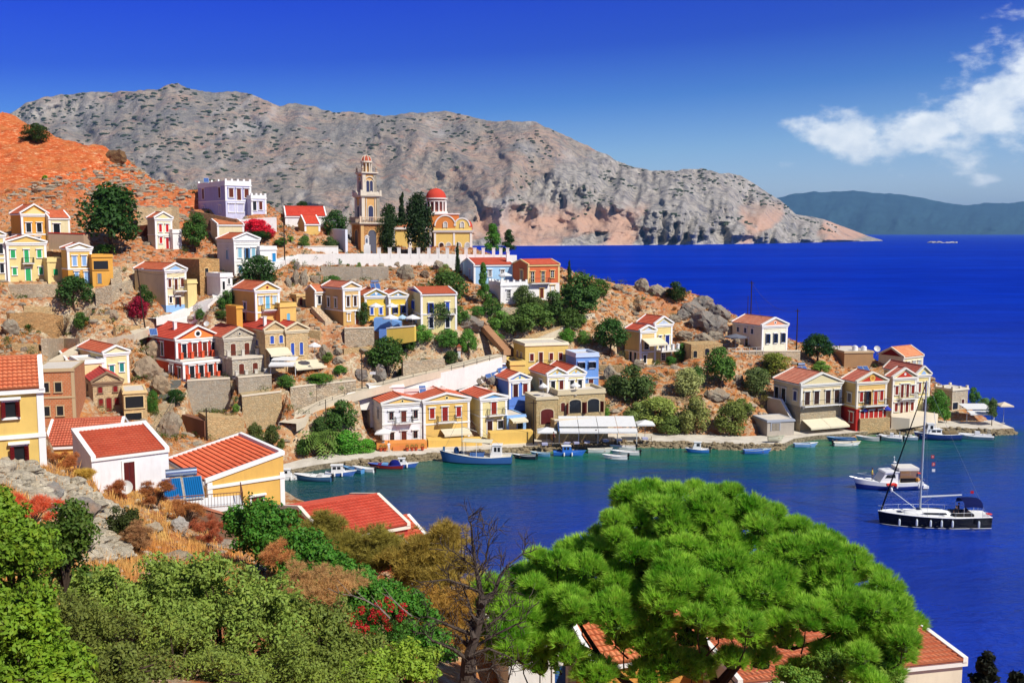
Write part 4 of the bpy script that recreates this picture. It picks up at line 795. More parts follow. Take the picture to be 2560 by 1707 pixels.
# ------------------------------------------------------------------ sea
def sea():
    xs = np.unique(np.concatenate([-np.geomspace(200, 40000, 30)[::-1], np.arange(-60, 150, 1.5), np.geomspace(160, 40000, 30)]))
    ys = np.unique(np.concatenate([[-300, -100, -20], np.arange(20, 190, 1.5), np.geomspace(195, 40000, 45)]))
    XX, YY = np.meshgrid(xs, ys); n = XX.shape
    J = np.arange(XX.size).reshape(n); Fc = np.stack([J[:-1, :-1], J[:-1, 1:], J[1:, 1:], J[1:, :-1]], -1).reshape(-1, 4)
    d = np.full(n, 1e9)
    for a, b in zip(QOUT[:-1], QOUT[1:]):
        dx, dy = b.x - a.x, b.y - a.y; t = np.clip(((XX - a.x) * dx + (YY - a.y) * dy) / (dx * dx + dy * dy), 0, 1); d = np.minimum(d, np.hypot(XX - a.x - t * dx, YY - a.y - t * dy))
    left = np.clip((8 - XX) / 35, 0, 1) * (YY < 175)          # the inner cove stays shallow and dark green
    sh = np.exp(-np.maximum(d - 2, 0) / 17.0) * np.clip((95 - XX) / 25, .15, 1); sh = np.maximum(sh, left * np.exp(-np.maximum(d - 4, 0) / 70.0) * .6)
    s = NT('sea_water'); v = s.world()
    at = s.nd('ShaderNodeAttribute', attribute_name='shallow'); cove = s.nd('ShaderNodeAttribute', attribute_name='cove')
    pat = s.noise(s.world((.06, .16, 1)), 1.0, 5, .6); sf = s.math('MULTIPLY', at.outputs['Fac'], s.mr(pat, .25, .7, .55, 1.25))
    deep = s.mix(s.mr(s.noise(s.world((.0009, .006, 1)), 1.0, 5, .6), .4, .65), (.001, .021, .36), (.002, .036, .47))
    deep = s.mix(s.mr(s.noise(s.world((.02, .06, 1)), 1.0, 4, .6), .35, .7, 0, .6), deep, (.001, .011, .2))
    c = s.ramp(sf, [(0, (0, 0, 0)), (1, (1, 1, 1))])
    c = s.mix(s.mr(sf, .0, .42), deep, (.002, .05, .12)); c = s.mix(s.mr(sf, .35, .75), c, (.006, .13, .075)); c = s.mix(s.mr(sf, .8, 1.15), c, (.05, .2, .07))
    c = s.mix(s.math('MULTIPLY', cove.outputs['Fac'], .7), c, (.004, .04, .055))
    h = s.math('ADD', s.math('MULTIPLY', s.noise(s.world((.45, 1.1, 1)), .55, 4, .6), 1.0), s.math('MULTIPLY', s.noise(s.world((1, 2.0, 1)), 1.5, 3, .6), .35))
    h = s.math('ADD', h, s.math('MULTIPLY', s.noise(s.world((.05, .16, 1)), 1.0, 4, .5), 1.2))
    s.bump(h, .7, .9)
    lw = s.nd('ShaderNodeLayerWeight'); lw.inputs[0].default_value = .5; f = lw.outputs['Facing']
    k = s.math('MINIMUM', s.mr(f, .5, .8, .16, .34), s.mr(f, .8, .945, .34, .02))
    df = s.nd('ShaderNodeBsdfDiffuse'); s.L.new(c, df.inputs[0]); gl = s.nd('ShaderNodeBsdfGlossy'); gl.inputs['Roughness'].default_value = .1; gl.inputs[0].default_value = (.9, .95, 1, 1)
    bn = s.b.inputs['Normal'].links[0].from_socket; s.L.new(bn, gl.inputs['Normal']); s.L.new(bn, df.inputs['Normal'])
    ms = s.nd('ShaderNodeMixShader'); s.L.new(k, ms.inputs[0]); s.L.new(df.outputs[0], ms.inputs[1]); s.L.new(gl.outputs[0], ms.inputs[2]); s.L.new(ms.outputs[0], s.out.inputs[0]); m = s.m
    me = npmesh('sea', np.stack([XX.ravel(), YY.ravel(), np.zeros(XX.size)], 1), Fc, m, True)
    for nm, val in (('shallow', sh), ('cove', left)):
        a = me.attributes.new(nm, 'FLOAT', 'POINT'); a.data.foreach_set('value', val.ravel().astype(np.float32))
    o = bpy.data.objects.new('sea', me); COL.objects.link(o); struct(o)
sea()

# ------------------------------------------------------------------ quay
def quay():
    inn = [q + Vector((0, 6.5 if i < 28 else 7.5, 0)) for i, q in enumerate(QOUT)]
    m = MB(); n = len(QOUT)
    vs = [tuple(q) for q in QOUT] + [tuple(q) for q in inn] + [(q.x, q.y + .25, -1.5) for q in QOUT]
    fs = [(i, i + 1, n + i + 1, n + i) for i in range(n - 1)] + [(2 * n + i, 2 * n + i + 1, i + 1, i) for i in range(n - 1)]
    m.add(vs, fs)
    s = NT('quay_concrete'); v = s.world(); nz = s.noise(v, .5, 6, .65)
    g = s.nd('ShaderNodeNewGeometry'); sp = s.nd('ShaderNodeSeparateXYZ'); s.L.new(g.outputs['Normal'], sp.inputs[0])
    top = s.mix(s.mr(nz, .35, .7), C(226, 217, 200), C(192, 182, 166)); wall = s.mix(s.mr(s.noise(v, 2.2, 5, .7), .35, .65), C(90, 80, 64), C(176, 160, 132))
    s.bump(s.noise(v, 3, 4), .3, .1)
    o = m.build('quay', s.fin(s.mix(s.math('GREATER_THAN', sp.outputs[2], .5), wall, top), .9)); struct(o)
quay()

# ------------------------------------------------------------------ far mountain and the island on the horizon
def prof(pts, x): return np.interp(x, [p[0] for p in pts], [p[1] for p in pts])
RIDGE = [(-260,340),(-120,320),(0,292),(30,280),(70,255),(140,238),(240,232),(330,228),(400,222),(430,211),(445,210),(470,224),(540,232),(590,227),(640,240),(700,265),(740,258),(800,272),(850,282),(900,280),(960,291),(1050,282),(1110,277),(1150,287),(1230,303),(1300,304),(1340,307),(1380,322),(1440,350),(1500,380),(1560,410),(1630,430),(1700,425),(1750,421),(1800,432),(1850,440),(1900,470),(1950,500),(1990,535),(2060,548),(2130,575),(2170,590),(2207,601)]
SHORE = [(-260,612),(1300,614.5),(1700,612),(1900,609),(2050,606),(2207,602)]
MT = {}
def mountain():
    nu, nv, nb = 620, 150, 8
    px = np.linspace(-260, 2207, nu); t = np.linspace(0, 1, nv)
    PX, T = np.meshgrid(px, t)
    rid = prof(RIDGE, px) + fbm(px / 22, px * 0, 11, 4) * 6 * np.clip((2150 - px) / 200, 0, 1); sho = prof(SHORE, px)
    PYg = sho + (rid - sho) * T
    Ds = HC * F / (sho - 581.0); Dr = Ds + 350 + (sho - rid) * 3.2
    D = Ds + (Dr - Ds) * (T ** 1.15)
    u = PX / 95 + PYg / 330; w = PYg / 150 - PX / 700
    rdg = 1 - np.abs(fbm(u, w, 21, 5)) * 2.0
    cl = np.exp(-((PX - 1640) / 380.0) ** 2) * np.clip((PYg - 430 - np.abs(PX - 1500) * .1) / 60, 0, 1)
    cl2 = 1 - np.abs(fbm(PX / 30 + PYg / 140, PYg / 90, 31, 4)) * 2.2
    cl3 = fbm(PX / 18, PYg / 14, 41, 4)
    edge = 600 - np.clip(PX - 1060, 0, 460) * .56 + fbm(PX / 60, PYg / 60, 81, 4) * 50; clf = np.clip((PYg - edge) / 26, 0, 1) * np.clip((PX - 1030) / 60, 0, 1)
    clf = np.maximum(clf, np.clip(1 - np.abs(PYg - rid - 30) / 45, 0, 1) * np.clip((330 - PX) / 120, 0, 1)); tal = np.clip(fbm(PX / 110 + PYg / 200, PYg / 70, 91, 4) * 5 - .2, 0, 1) * clf * np.clip((PYg - 500) / 50, 0, 1); clf = clf * (1 - tal)
    cl = clf
    fade = np.clip(T * 8, 0, 1) * np.clip((2190 - PX) / 120, 0, 1) * (1 - .55 * T)
    wx = fbm(PX / 170, PYg / 120, 35, 4) * 1.6; gul = 1 - np.abs(fbm(PX / 90 - PYg / 190 + wx, PYg / 210 + wx * .6, 33, 5)) * 2.4; big = 1 - np.abs(fbm(PX / 330 - PYg / 420 + wx * .3, PYg / 520, 37, 3)) * 2.2
    D = D - (rdg - .6) * (105 + 60 * cl) * fade - (gul - .5) * 60 * (1 - cl) * fade - (big - .5) * 330 * fade - cl * (cl2 - .5) * 130 * fade - cl3 * (12 + 50 * cl) * fade - fbm(PX / 220, PYg / 160, 51, 3) * 260 * fade
    MT['g'] = (px, PYg, D)
    uu, vv = (PX - CX) / F, (CY - PYg) / F; k = D / (CT + vv * ST)
    X, Y, Zm = uu * k, D, HC + (-ST + vv * CT) * k
    Zm[0] = -6
    bx, by, bz = [], [], []
    for i in range(1, nb + 1):
        bx.append(X[-1] * (1 + .02 * i)); by.append(Y[-1] + 160 * i); bz.append(np.maximum(Zm[-1] - (6 * i * i + 22 * i), -10))
    X = np.vstack([X] + bx); Y = np.vstack([Y] + by); Zm = np.vstack([Zm] + bz); n = X.shape
    J = np.arange(X.size).reshape(n); Fc = np.stack([J[:-1, :-1], J[:-1, 1:], J[1:, 1:], J[1:, :-1]], -1).reshape(-1, 4)
    s = NT('limestone_mountain'); v = s.world()
    a = s.noise(v, .0035, 6, .62); b = s.noise(v, .03, 6, .7); c_ = s.noise(v, .1, 4, .7)
    c = s.ramp(a, [(.36, C(146, 140, 132)), (.5, C(170, 155, 138)), (.6, C(188, 158, 137)), (.7, C(164, 158, 149))])
    c = s.mix(s.mr(b, .46, .62, 0, .7), c, C(100, 100, 104)); c = s.mix(s.mr(c_, .55, .7, 0, .55), c, C(206, 196, 182))
    c = s.mix(s.mr(s.noise(v, .016, 4, .6), .6, .72, 0, .5), c, C(190, 122, 92))
    pz_ = s.nd('ShaderNodeSeparateXYZ'); g = s.nd('ShaderNodeNewGeometry'); s.L.new(g.outputs['Position'], pz_.inputs[0])
    c = s.mix(s.mr(s.noise(v, .06, 3, .6), .6, .68, 0, .4), c, C(84, 92, 82))
    c = s.mix(s.mr(pz_.outputs[2], 9, 3), c, C(226, 214, 200))
    at = s.nd('ShaderNodeAttribute', attribute_name='cliff'); ta = s.nd('ShaderNodeAttribute', attribute_name='talus')
    cc = s.ramp(s.noise(s.world((.02, .02, .008)), 1.6, 6, .72), [(.34, C(104, 104, 116)), (.47, C(160, 154, 146)), (.62, C(204, 196, 184))]); c = s.mix(s.math('MULTIPLY', at.outputs['Fac'], .85), c, cc); c = s.mix(s.math('MULTIPLY', ta.outputs['Fac'], .8), c, C(222, 176, 148))  # blue-grey end of the cliff ramp paints bluish shadow into the rock
    c = s.mix(s.mr(s.noise(s.world((1, .3, .45)), .012, 5, .6), .56, .68, 0, .5), c, C(206, 198, 190)); c = s.mix(s.mr(s.noise(v, .009, 6, .7, .6), .54, .66, 0, .55), c, C(112, 110, 118))  # pale streaks, then blue-grey patches painted as shadow on the slope
    s.bump(s.math('ADD', b, s.math('MULTIPLY', c_, .6)), .9, 16.0)
    me = npmesh('mountain', np.stack([X.ravel(), Y.ravel(), Zm.ravel()], 1), Fc, s.fin(c, .95), True)
    for nm, val in (('cliff', clf), ('talus', tal)): me.attributes.new(nm, 'FLOAT', 'POINT').data.foreach_set('value', np.concatenate([val.ravel(), np.zeros(X.size - val.size)]).astype(np.float32))
    o = bpy.data.objects.new('mountain', me); COL.objects.link(o); struct(o)
    # shrubs dotting the slope
    rs = np.random.RandomState(5); m = MB()
    for i in range(2600):
        x = rs.uniform(0, 2100); tt = rs.rand() ** .6 if x < 1000 else .25 + .75 * rs.rand(); dens = .55 + .45 * math.sin(x / 130) * math.sin(tt * 9)
        dens += .8 * math.sin(x / 47 + tt * 9) * math.sin(x / 83 - tt * 14) - .15
        if x > 760 and tt < .7: dens -= .45
        if (x < 700 and tt > .45): dens += .6
        if rs.rand() > dens: continue
        j = int((x + 260) / 2467 * (nu - 1)); ii = min(int(tt * (nv - 1)), nv - 2); q = Vector((X[ii, j], Y[ii, j], Zm[ii, j]))
        k = rs.uniform(2.5, 7) * (1.3 if x < 700 else 1)
        if q.z > 20: m.ball((q.x, q.y - 2, q.z + k * .1), k * rs.uniform(1, 1.9), k, k * .55, 6, 4, .25)
    tag(m.build('mountain_shrubs', leafmat(C(62, 78, 62), .4, .05, .1)), None, None, None, 'stuff')
mountain()
def island():
    pts = [(1800,545),(1880,520),(1940,495),(2000,482),(2080,478),(2150,478),(2230,484),(2300,495),(2360,508),(2420,512),(2470,507),(2520,510),(2560,505),(2700,498),(2900,520)]
    nu, nv = 260, 40; px = np.linspace(1800, 2900, nu); t = np.linspace(0, 1, nv); PX, T = np.meshgrid(px, t)
    rid = prof(pts, px) + fbm(px / 25, px * 0, 61, 4) * 4; PYg = 586.2 + (rid - 586.2) * T
    D = 15000 + 3500 * T - fbm(PX / 40 + PYg / 90, PYg / 60, 71, 5) * 1500 * np.clip(T * 5, 0, 1) * (1 - T)
    uu, vv = (PX - CX) / F, (CY - PYg) / F; k = D / (CT + vv * ST); X, Y, Zm = uu * k, D, HC + (-ST + vv * CT) * k; Zm[0] = -10
    X = np.vstack([X, X[-1] * 1.1, X[-1] * 1.2]); Y = np.vstack([Y, Y[-1] + 1500, Y[-1] + 3500]); Zm = np.vstack([Zm, Zm[-1] - 150, Zm[-1] * 0 - 10]); n = X.shape
    J = np.arange(X.size).reshape(n); Fc = np.stack([J[:-1, :-1], J[:-1, 1:], J[1:, 1:], J[1:, :-1]], -1).reshape(-1, 4)
    s = NT('island_scrub'); v = s.world(); c = s.mix(s.mr(s.noise(v, .004, 6, .65), .35, .65), C(26, 50, 58), C(44, 72, 78))
    o = bpy.data.objects.new('distant_island', npmesh('distant_island', np.stack([X.ravel(), Y.ravel(), Zm.ravel()], 1), Fc, s.fin(c, .95), True)); COL.objects.link(o); struct(o)
island()
for h in HS:
    if h.build: build_house(h)
# ------------------------------------------------------------------ church, bell tower, walls, stairs, paths
def arch_ring(m, cx, z, r0, r1, y0, y1, n=12, t0=0, t1=pi):
    for i in range(n):
        a, b = t0 + (t1 - t0) * i / n, t0 + (t1 - t0) * (i + 1) / n
        m.prism([(cx + r0 * cos(a), z + r0 * sin(a)), (cx + r1 * cos(a), z + r1 * sin(a)), (cx + r1 * cos(b), z + r1 * sin(b)), (cx + r0 * cos(b), z + r0 * sin(b))], y0, y1)
    return m
def arch_fill(m, cx, z0, z, r, y0, y1, n=12):
    return m.prism([(cx + r, z0)] + [(cx + r * cos(pi * i / n), z + r * sin(pi * i / n)) for i in range(n + 1)] + [(cx - r, z0)], y0, y1)
def rotz(mb, k, c=(0, 0)):
    a = k * pi / 2; mb.v = [(c[0] + (x - c[0]) * cos(a) - (y - c[1]) * sin(a), c[1] + (x - c[0]) * sin(a) + (y - c[1]) * cos(a), z) for x, y, z in mb.v]; return mb
def tower():
    q = P(903, 634, 214); a = radians(31); root = thing('bell_tower', 'tall ornate white and ochre bell tower with a striped cupola and cross', 'bell tower', q, a)
    TM, OM, BM = plaster(C(230, 218, 196), .5), plaster(C(228, 178, 112), .4), stone(C(196, 146, 92), 1.4, .3, .4)
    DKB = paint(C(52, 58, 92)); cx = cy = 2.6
    def stage(name, w, z0, z1, mat, arches, op, mid=None):
        x0, x1 = 2.6 - w / 2, 2.6 + w / 2
        MB().box(x0 + .12, x1 - .12, x0 + .12, x1 - .12, z0, z1).build(name, mat, root)
        P_ = MB(); D_ = MB()
        for k in range(4):
            t = MB(); d = MB()
            for x in (x0, x1 - .72): t.box(x, x + .72, x0, x0 + .72, z0, z1) if k == 0 or x == x0 else None
            for (cxx, r, zb, zt) in arches:
                arch_ring(t, 2.6 + cxx, zt, r, r + .16, x0 - .02, x0 + .13); t.box(2.6 + cxx - r - .16, 2.6 + cxx - r, x0 - .02, x0 + .13, zb, zt); t.box(2.6 + cxx + r, 2.6 + cxx + r + .16, x0 - .02, x0 + .13, zb, zt)
                arch_fill(d, 2.6 + cxx, zb, zt, r, x0 + .07, x0 + .13)
            if mid:
                for xx in mid: t.cyl((2.6 + xx, x0 + .02), .13, z0, z1 - .3, 8)
            rotz(t, k, (2.6, 2.6)); rotz(d, k, (2.6, 2.6)); P_.add(t.v, t.f); D_.add(d.v, d.f)
        P_.build('pilaster', TM if name != 'base' else plaster(C(222, 180, 120), .4), root); D_.build('arch_opening', op, root)  # flat dark panels stand in for the shade inside the open arches
    def slab(w, z0, z1, m=TM):
        MB().box(2.6 - w / 2, 2.6 + w / 2, 2.6 - w / 2, 2.6 + w / 2, z0, z1).build('cornice', m, root)
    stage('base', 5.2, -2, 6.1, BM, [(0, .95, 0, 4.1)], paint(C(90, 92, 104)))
    slab(5.6, 6.1, 6.35, plaster(C(220, 200, 165), .3)); slab(6.1, 6.35, 6.6)
    m = MB()
    for k in range(4):
        t = MB(); e = 2.85
        t.box(2.6 - e, 2.6 + e - .24, 2.6 - e, 2.6 - e + .22, 7.65, 7.8)
        for i in range(15): t.cyl((2.6 - e + .3 + i * .36, 2.6 - e + .12), .07, 6.6, 7.65, 6)
        t.box(2.6 - e - .1, 2.6 - e + .3, 2.6 - e - .1, 2.6 - e + .3, 6.6, 7.95); rotz(t, k, (2.6, 2.6)); m.add(t.v, t.f)
    m.build('balustrade', plaster(C(232, 205, 175), .3), root)
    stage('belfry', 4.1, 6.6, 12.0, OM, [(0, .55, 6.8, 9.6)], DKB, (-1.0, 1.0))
    slab(4.5, 12.0, 12.25); slab(4.9, 12.25, 12.5)
    m = MB()
    for k in range(4):
        t = MB(); t.box(2.6 - 2.3, 2.6 + 2.1, .3, .5, 12.5, 13.1); t.box(.2, .65, .2, .65, 12.5, 13.5); t.prism([(1.6, 12.5), (3.6, 12.5), (2.6, 13.35)], .12, .3); rotz(t, k, (2.6, 2.6)); m.add(t.v, t.f)
    m.build('parapet', TM, root)
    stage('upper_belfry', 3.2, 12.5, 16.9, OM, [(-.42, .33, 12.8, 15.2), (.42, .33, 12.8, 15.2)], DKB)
    m = MB()
    for k in range(4):
        t = MB(); arch_ring(t, 2.6, 15.35, .95, 1.15, 1.0 - .08, 1.13); rotz(t, k, (2.6, 2.6)); m.add(t.v, t.f)
    m.build('archivolt', TM, root)
    slab(3.5, 16.9, 17.1); slab(3.9, 17.1, 17.35)
    m = MB()
    for sx in (-1, 1):
        for sy in (-1, 1): m.lathe((2.6 + sx * 1.6, 2.6 + sy * 1.6, 17.35), [(.28, 0), (.28, .3), (.12, .4), (.26, .75), (.05, 1.1), (0, 1.15)], 8)
    m.build('finial', plaster(C(190, 165, 140), .5), root)
    m = MB()
    for i in range(8): m.cyl((2.6 + 1.0 * cos(i * pi / 4 + .3), 2.6 + 1.0 * sin(i * pi / 4 + .3)), .16, 17.35, 19.4, 8)
    m.cyl((2.6, 2.6), 1.3, 19.4, 19.75, 16); m.build('lantern', TM, root); MB().cyl((2.6, 2.6), .6, 17.35, 19.4, 10).build('lantern_core', OM, root)
    d = MB(); d.smooth = True; d.lathe((2.6, 2.6, 19.75), [(1.15, 0), (1.1, .35), (.92, .75), (.6, 1.05), (.2, 1.2), (0, 1.22)], 16); d.build('cupola', plaster(C(190, 96, 70), .3), root)
    r = MB()
    for i in range(8):
        t = i * pi / 4; pts = [(2.6 + k * cos(t), 2.6 + k * sin(t), 19.78 + z) for k, z in ((1.17, 0), (1.12, .35), (.94, .77), (.6, 1.08), (.1, 1.24))]; r.poly(pts, .09, 5)
    r.build('cupola_rib', TM, root)
    c = MB(); c.tube((2.6, 2.6, 20.9), (2.6, 2.6, 22.7), .05).box(2.6 - .3, 2.6 + .3, 2.57, 2.63, 22.2, 22.3); c.build('cross', paint(C(200, 190, 170)), root)
tower()
def church():
    q = P(1085, 636, 226); root = thing('church', 'domed ochre church with a red dome, white drum columns and rounded gables', 'church', q, radians(7))
    YM, OM, TM, RM = plaster(C(240, 204, 118), .2), plaster(C(226, 140, 72), .25), plaster(C(246, 238, 228), .15), plaster(C(208, 72, 54), .3)
    w = 8.6; D = 11.0
    MB().box(0, w, 0, D, -3, 6.1).build('wall', YM, root)
    t = MB()
    for z0, z1, e in ((4.95, 5.25, .3), (5.25, 5.4, .42), (.0, .5, .08)): t.box(-e, w + e, -e, 0, z0, z1).box(w, w + e, 0, D, z0, z1).box(-e, 0, 0, D, z0, z1)
    for x in (.05, 4.35, w - .45): t.box(x, x + .42, -.12, 0, .5, 4.95)
    t.box(w - .05, w + .1, .1, .5, .5, 4.95); t.build('trim', TM, root)
    for x, k in ((1.7, 'd'), (3.3, 'w'), (5.6, 'w'), (7.6, 'w')):
        f = MB(); arch_ring(f, x, 2.1, .5, .68, -.1, -.005); f.box(x - .68, x - .5, -.1, -.005, .3, 2.1).box(x + .5, x + .68, -.1, -.005, .3, 2.1)
        o = f.build('door' if k == 'd' else 'window', TM, root); g = MB(); arch_fill(g, x, .3 if k == 'd' else .6, 2.1, .5, -.03, -.005); g.build('pane' if k != 'd' else 'door_leaf', paint(C(60, 30, 24)) if k == 'd' else paint(C(190, 190, 185)), o)
    # rounded gables with barrel roofs behind them
    for cx, r in ((2.6, 2.35), (6.4, 1.75)):
        g = MB(); arch_fill(g, cx, 5.9, 6.4, r - .12, -.02, .3); o = g.build('round_gable', YM if cx > 4 else OM, root)
        a = MB(); arch_ring(a, cx, 6.4, r - .16, r + .12, -.16, .35, 18); a.build('arch_moulding', TM, o)
        b = MB(); b.smooth = True; n = 14; L = D * .8
        b.add([(cx + r * cos(pi * i / n), y, 6.4 + r * sin(pi * i / n)) for y in (.3, L) for i in range(n + 1)], [(i, i + 1, n + 2 + i, n + 1 + i) for i in range(n)]); b.build('barrel_roof', RM, root)
        f = MB(); arch_ring(f, cx, 6.9, .38, .52, -.2, -.02); f.box(cx - .52, cx - .38, -.2, -.02, 6.0, 6.9).box(cx + .38, cx + .52, -.2, -.02, 6.0, 6.9); wi = f.build('window', TM, root)
        p = MB(); arch_fill(p, cx, 6.0, 6.9, .38, -.08, -.03); p.build('pane', paint(C(205, 200, 190)), wi)
    h = MB(); h.smooth = True; h.ball((w - .7, 4.4, 6.1), 1.25, 2.2, 1.7, 16, 10); h.build('apse_roof', RM, root)
    MB().box(-1.0, 6.0, 4.5, 11, 6.1, 9.0).build('crossing', OM, root); MB().box(-1.2, 6.2, 4.3, 11.2, 9.0, 9.3).build('cornice', TM, root)
    c = (.9, 7.4)
    MB().cyl(c, 2.7, 9.0, 9.7, 24).build('drum_base', TM, root); MB().cyl(c, 2.05, 9.7, 12.6, 24).build('drum', plaster(C(214, 130, 110), .2), root)
    m = MB(); g = MB()
    for i in range(14):
        t_ = 2 * pi * i / 14; m.cyl((c[0] + 2.3 * cos(t_), c[1] + 2.3 * sin(t_)), .17, 9.7, 12.0, 8)
        t2 = t_ + pi / 14; v = Vector((cos(t2), sin(t2))); k = Vector((-sin(t2), cos(t2)))
        for (hw, z0, z1) in ((.24, 10.1, 11.7),):
            p0, p1 = [Vector(c) + v * 2.09 + k * s * hw for s in (-1, 1)]; g.add([(p0.x, p0.y, z0), (p1.x, p1.y, z0), (p1.x, p1.y, z1), (p0.x, p0.y, z1)], [(0, 1, 2, 3)])
    m.cyl(c, 2.5, 12.0, 12.2, 28).cyl(c, 2.65, 12.6, 12.85, 28); m.build('drum_column', TM, root); g.build('drum_window', paint(C(120, 60, 50)), root)
    d = MB(); d.smooth = True; d.lathe((c[0], c[1], 12.85), [(2.35 * cos(i * pi / 20), 2.25 * sin(i * pi / 20)) for i in range(11)], 28); d.build('dome', RM, root)
    x = MB(); x.ball((c[0], c[1], 15.2), .18).tube((c[0], c[1], 15.2), (c[0], c[1], 17.2), .05).box(c[0] - .4, c[0] + .4, c[1] - .04, c[1] + .04, 16.5, 16.62); x.build('cross', paint(C(210, 190, 150)), root)
    # nave to the left
    n = MB(); n.box(-13.2, -1.0, 3, 12, -3, 6.0); n.build('nave_wall', YM, root)
    t = MB(); t.box(-13.4, -1.0, 2.6, 3, 5.6, 6.1)
    for xx in (-13.2, -9.4, -5.6, -2.0): t.box(xx, xx + .7, 2.75, 3, -1, 5.6)
    t.build('trim', TM, root)
    rr = MB(); slope(rr, (-13.3, 2.6, 6.1), (-1, 2.6, 6.1), (-1, 7.5, 7.8), (-13.3, 7.5, 7.8)); rr.build('nave_roof', tiles(C(224, 112, 72)), root)
church()

def rwall(name, label, cat, pts, mat, th=.6, cap=None, D=None, down=1.2, piers=None, group=None, label_part=None):
    W_ = []
    for p in pts:
        b = G(p[0], p[1]) if len(p) < 4 else P(p[0], p[1], p[3]); W_.append((b, zat(p[2], b)))
    o = W_[0][0].copy(); root = thing(name, label, cat, o, 0, group); m = MB(); c = MB()
    n = len(W_)
    for i in range(n - 1):
        (a, za), (b, zb) = W_[i], W_[i + 1]; d = Vector((b.x - a.x, b.y - a.y, 0)).normalized(); nr = Vector((-d.y, d.x, 0))
        if nr.y < 0: nr = -nr
        def corner(q, z, k): v = q + nr * k - o; return (v.x, v.y, z - o.z)
        m.add([corner(a, a.z - down, 0), corner(b, b.z - down, 0), corner(b, zb, 0), corner(a, za, 0), corner(a, a.z - down, th), corner(b, b.z - down, th), corner(b, zb, th), corner(a, za, th)], [(0, 1, 2, 3), (5, 4, 7, 6), (3, 2, 6, 7), (4, 0, 3, 7), (1, 5, 6, 2)])
        if cap: c.add([corner(a, za + .003, -.08), corner(b, zb + .003, -.08), corner(b, zb + .16, -.08), corner(a, za + .16, -.08), corner(a, za + .003, min(th, .7) + .05), corner(b, zb + .003, min(th, .7) + .05), corner(b, zb + .16, min(th, .7) + .05), corner(a, za + .16, min(th, .7) + .05)], [(0, 1, 2, 3), (5, 4, 7, 6), (3, 2, 6, 7), (4, 0, 3, 7), (1, 5, 6, 2), (0, 4, 5, 1)])
    m.build('wall', mat, root)
    if cap: c.build('coping', cap, root)
    root['_t'] = 1; del root['_t']; return root, W_
ST1, ST2, ST3 = stone(C(206, 192, 166), 2.0, .45, .5), stone(C(214, 186, 138), 2.2, .4, .45), stone(C(190, 182, 165), 2.8, .3, .35)
WH = plaster(C(246, 243, 236), .3); CAPM = plaster(C(236, 222, 196), .2)
rw, _w = rwall('plaza_wall', 'long white retaining wall with square white piers below the church', 'wall', [(742, 668, 636, 197), (905, 668, 634, 200), (1100, 662, 635, 204), (1292, 658, 638, 208)], WH, 1.0)
for i, x in enumerate((947, 974, 997, 1024, 1046, 1072, 1095, 1118, 1142, 1165, 1187, 1208, 1234, 1252, 1269)):
    D = 200 + (x - 905) * .0205; q = P(x, 634.5, D) - rw.location; MB().box(q.x - .32, q.x + .32, q.y, q.y + .6, q.z - .8, q.z + 1.15).box(q.x - .4, q.x + .4, q.y - .06, q.y + .66, q.z + 1.15, q.z + 1.25).build('pier', WH, rw)
rwall('stone_wall', 'tall grey stone retaining wall below the white plaza wall', 'wall', [(803, 706, 667, 192.5), (905, 706, 668, 193.5)], ST3, 2.0)
rwall('stone_wall', 'grey stone wall bay with a shaded sloping buttress end', 'wall', [(906, 708, 668, 193.6), (972, 702, 668, 194.5)], ST3, 5.0)
rwall('steps_wall', 'whitewashed stepped wall climbing to the church plaza', 'wall', [(672, 690, 672), (700, 672, 655), (745, 660, 638)], WH, 2.5)
rwall('terrace_wall', 'white crenellated terrace wall below the lilac mansion', 'wall', [(592, 574, 549, 201), (692, 574, 543, 203)], WH, 1.0)
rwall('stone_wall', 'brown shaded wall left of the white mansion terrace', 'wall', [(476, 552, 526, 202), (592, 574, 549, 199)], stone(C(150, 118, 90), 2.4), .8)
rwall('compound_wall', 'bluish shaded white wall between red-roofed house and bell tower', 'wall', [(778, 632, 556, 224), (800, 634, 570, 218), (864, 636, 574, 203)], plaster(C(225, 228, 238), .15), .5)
rwall('garden_wall', 'low white garden wall with a stone top left of the tower', 'wall', [(745, 645, 617, 199), (846, 640, 617, 201)], WH, 1.2, CAPM)
rwall('stone_wall', 'tall grey stone base wall under the red house terrace', 'wall', [(471, 1042, 953, 154), (578, 1034, 947, 156)], ST3, 7.0, CAPM)
rwall('stone_wall', 'upper grey stone base under the grey stone house', 'wall', [(597, 992, 945, 154), (680, 984, 938, 156)], ST3, 6.0, CAPM)
rwall('stone_wall', 'lower rough stone base wall with a pale ledge below the grey house', 'wall', [(608, 1085, 992, 150), (706, 1062, 980, 152)], stone(C(212, 192, 150), 3.0, .4, .5), 7.0, CAPM)
rwall('stone_wall', 'stone terrace wall with hanging green plants, left bay', 'wall', [(728, 1048, 970, 154.5), (792, 1028, 962, 156)], ST1, 6.0, CAPM)
rwall('stone_wall', 'stone terrace wall with hanging green plants, right bay up to the ramp', 'wall', [(793, 1026, 962, 156.1), (891, 996, 952, 158)], ST1, 6.0, CAPM)
rwall('stone_wall', 'stone wall with dry roots hanging over it, behind the telegraph pole', 'wall', [(516, 1102, 1040, 143), (612, 1090, 1046, 146)], ST2, 4.0)
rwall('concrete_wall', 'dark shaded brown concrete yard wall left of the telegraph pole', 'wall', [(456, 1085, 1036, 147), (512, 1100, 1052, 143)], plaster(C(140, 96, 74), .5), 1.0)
rwall('stone_wall', 'stone wall right of the round carob tree', 'wall', [(1008, 952, 904, 164), (1060, 938, 902, 165), (1112, 922, 898, 166)], ST1, 1.5)
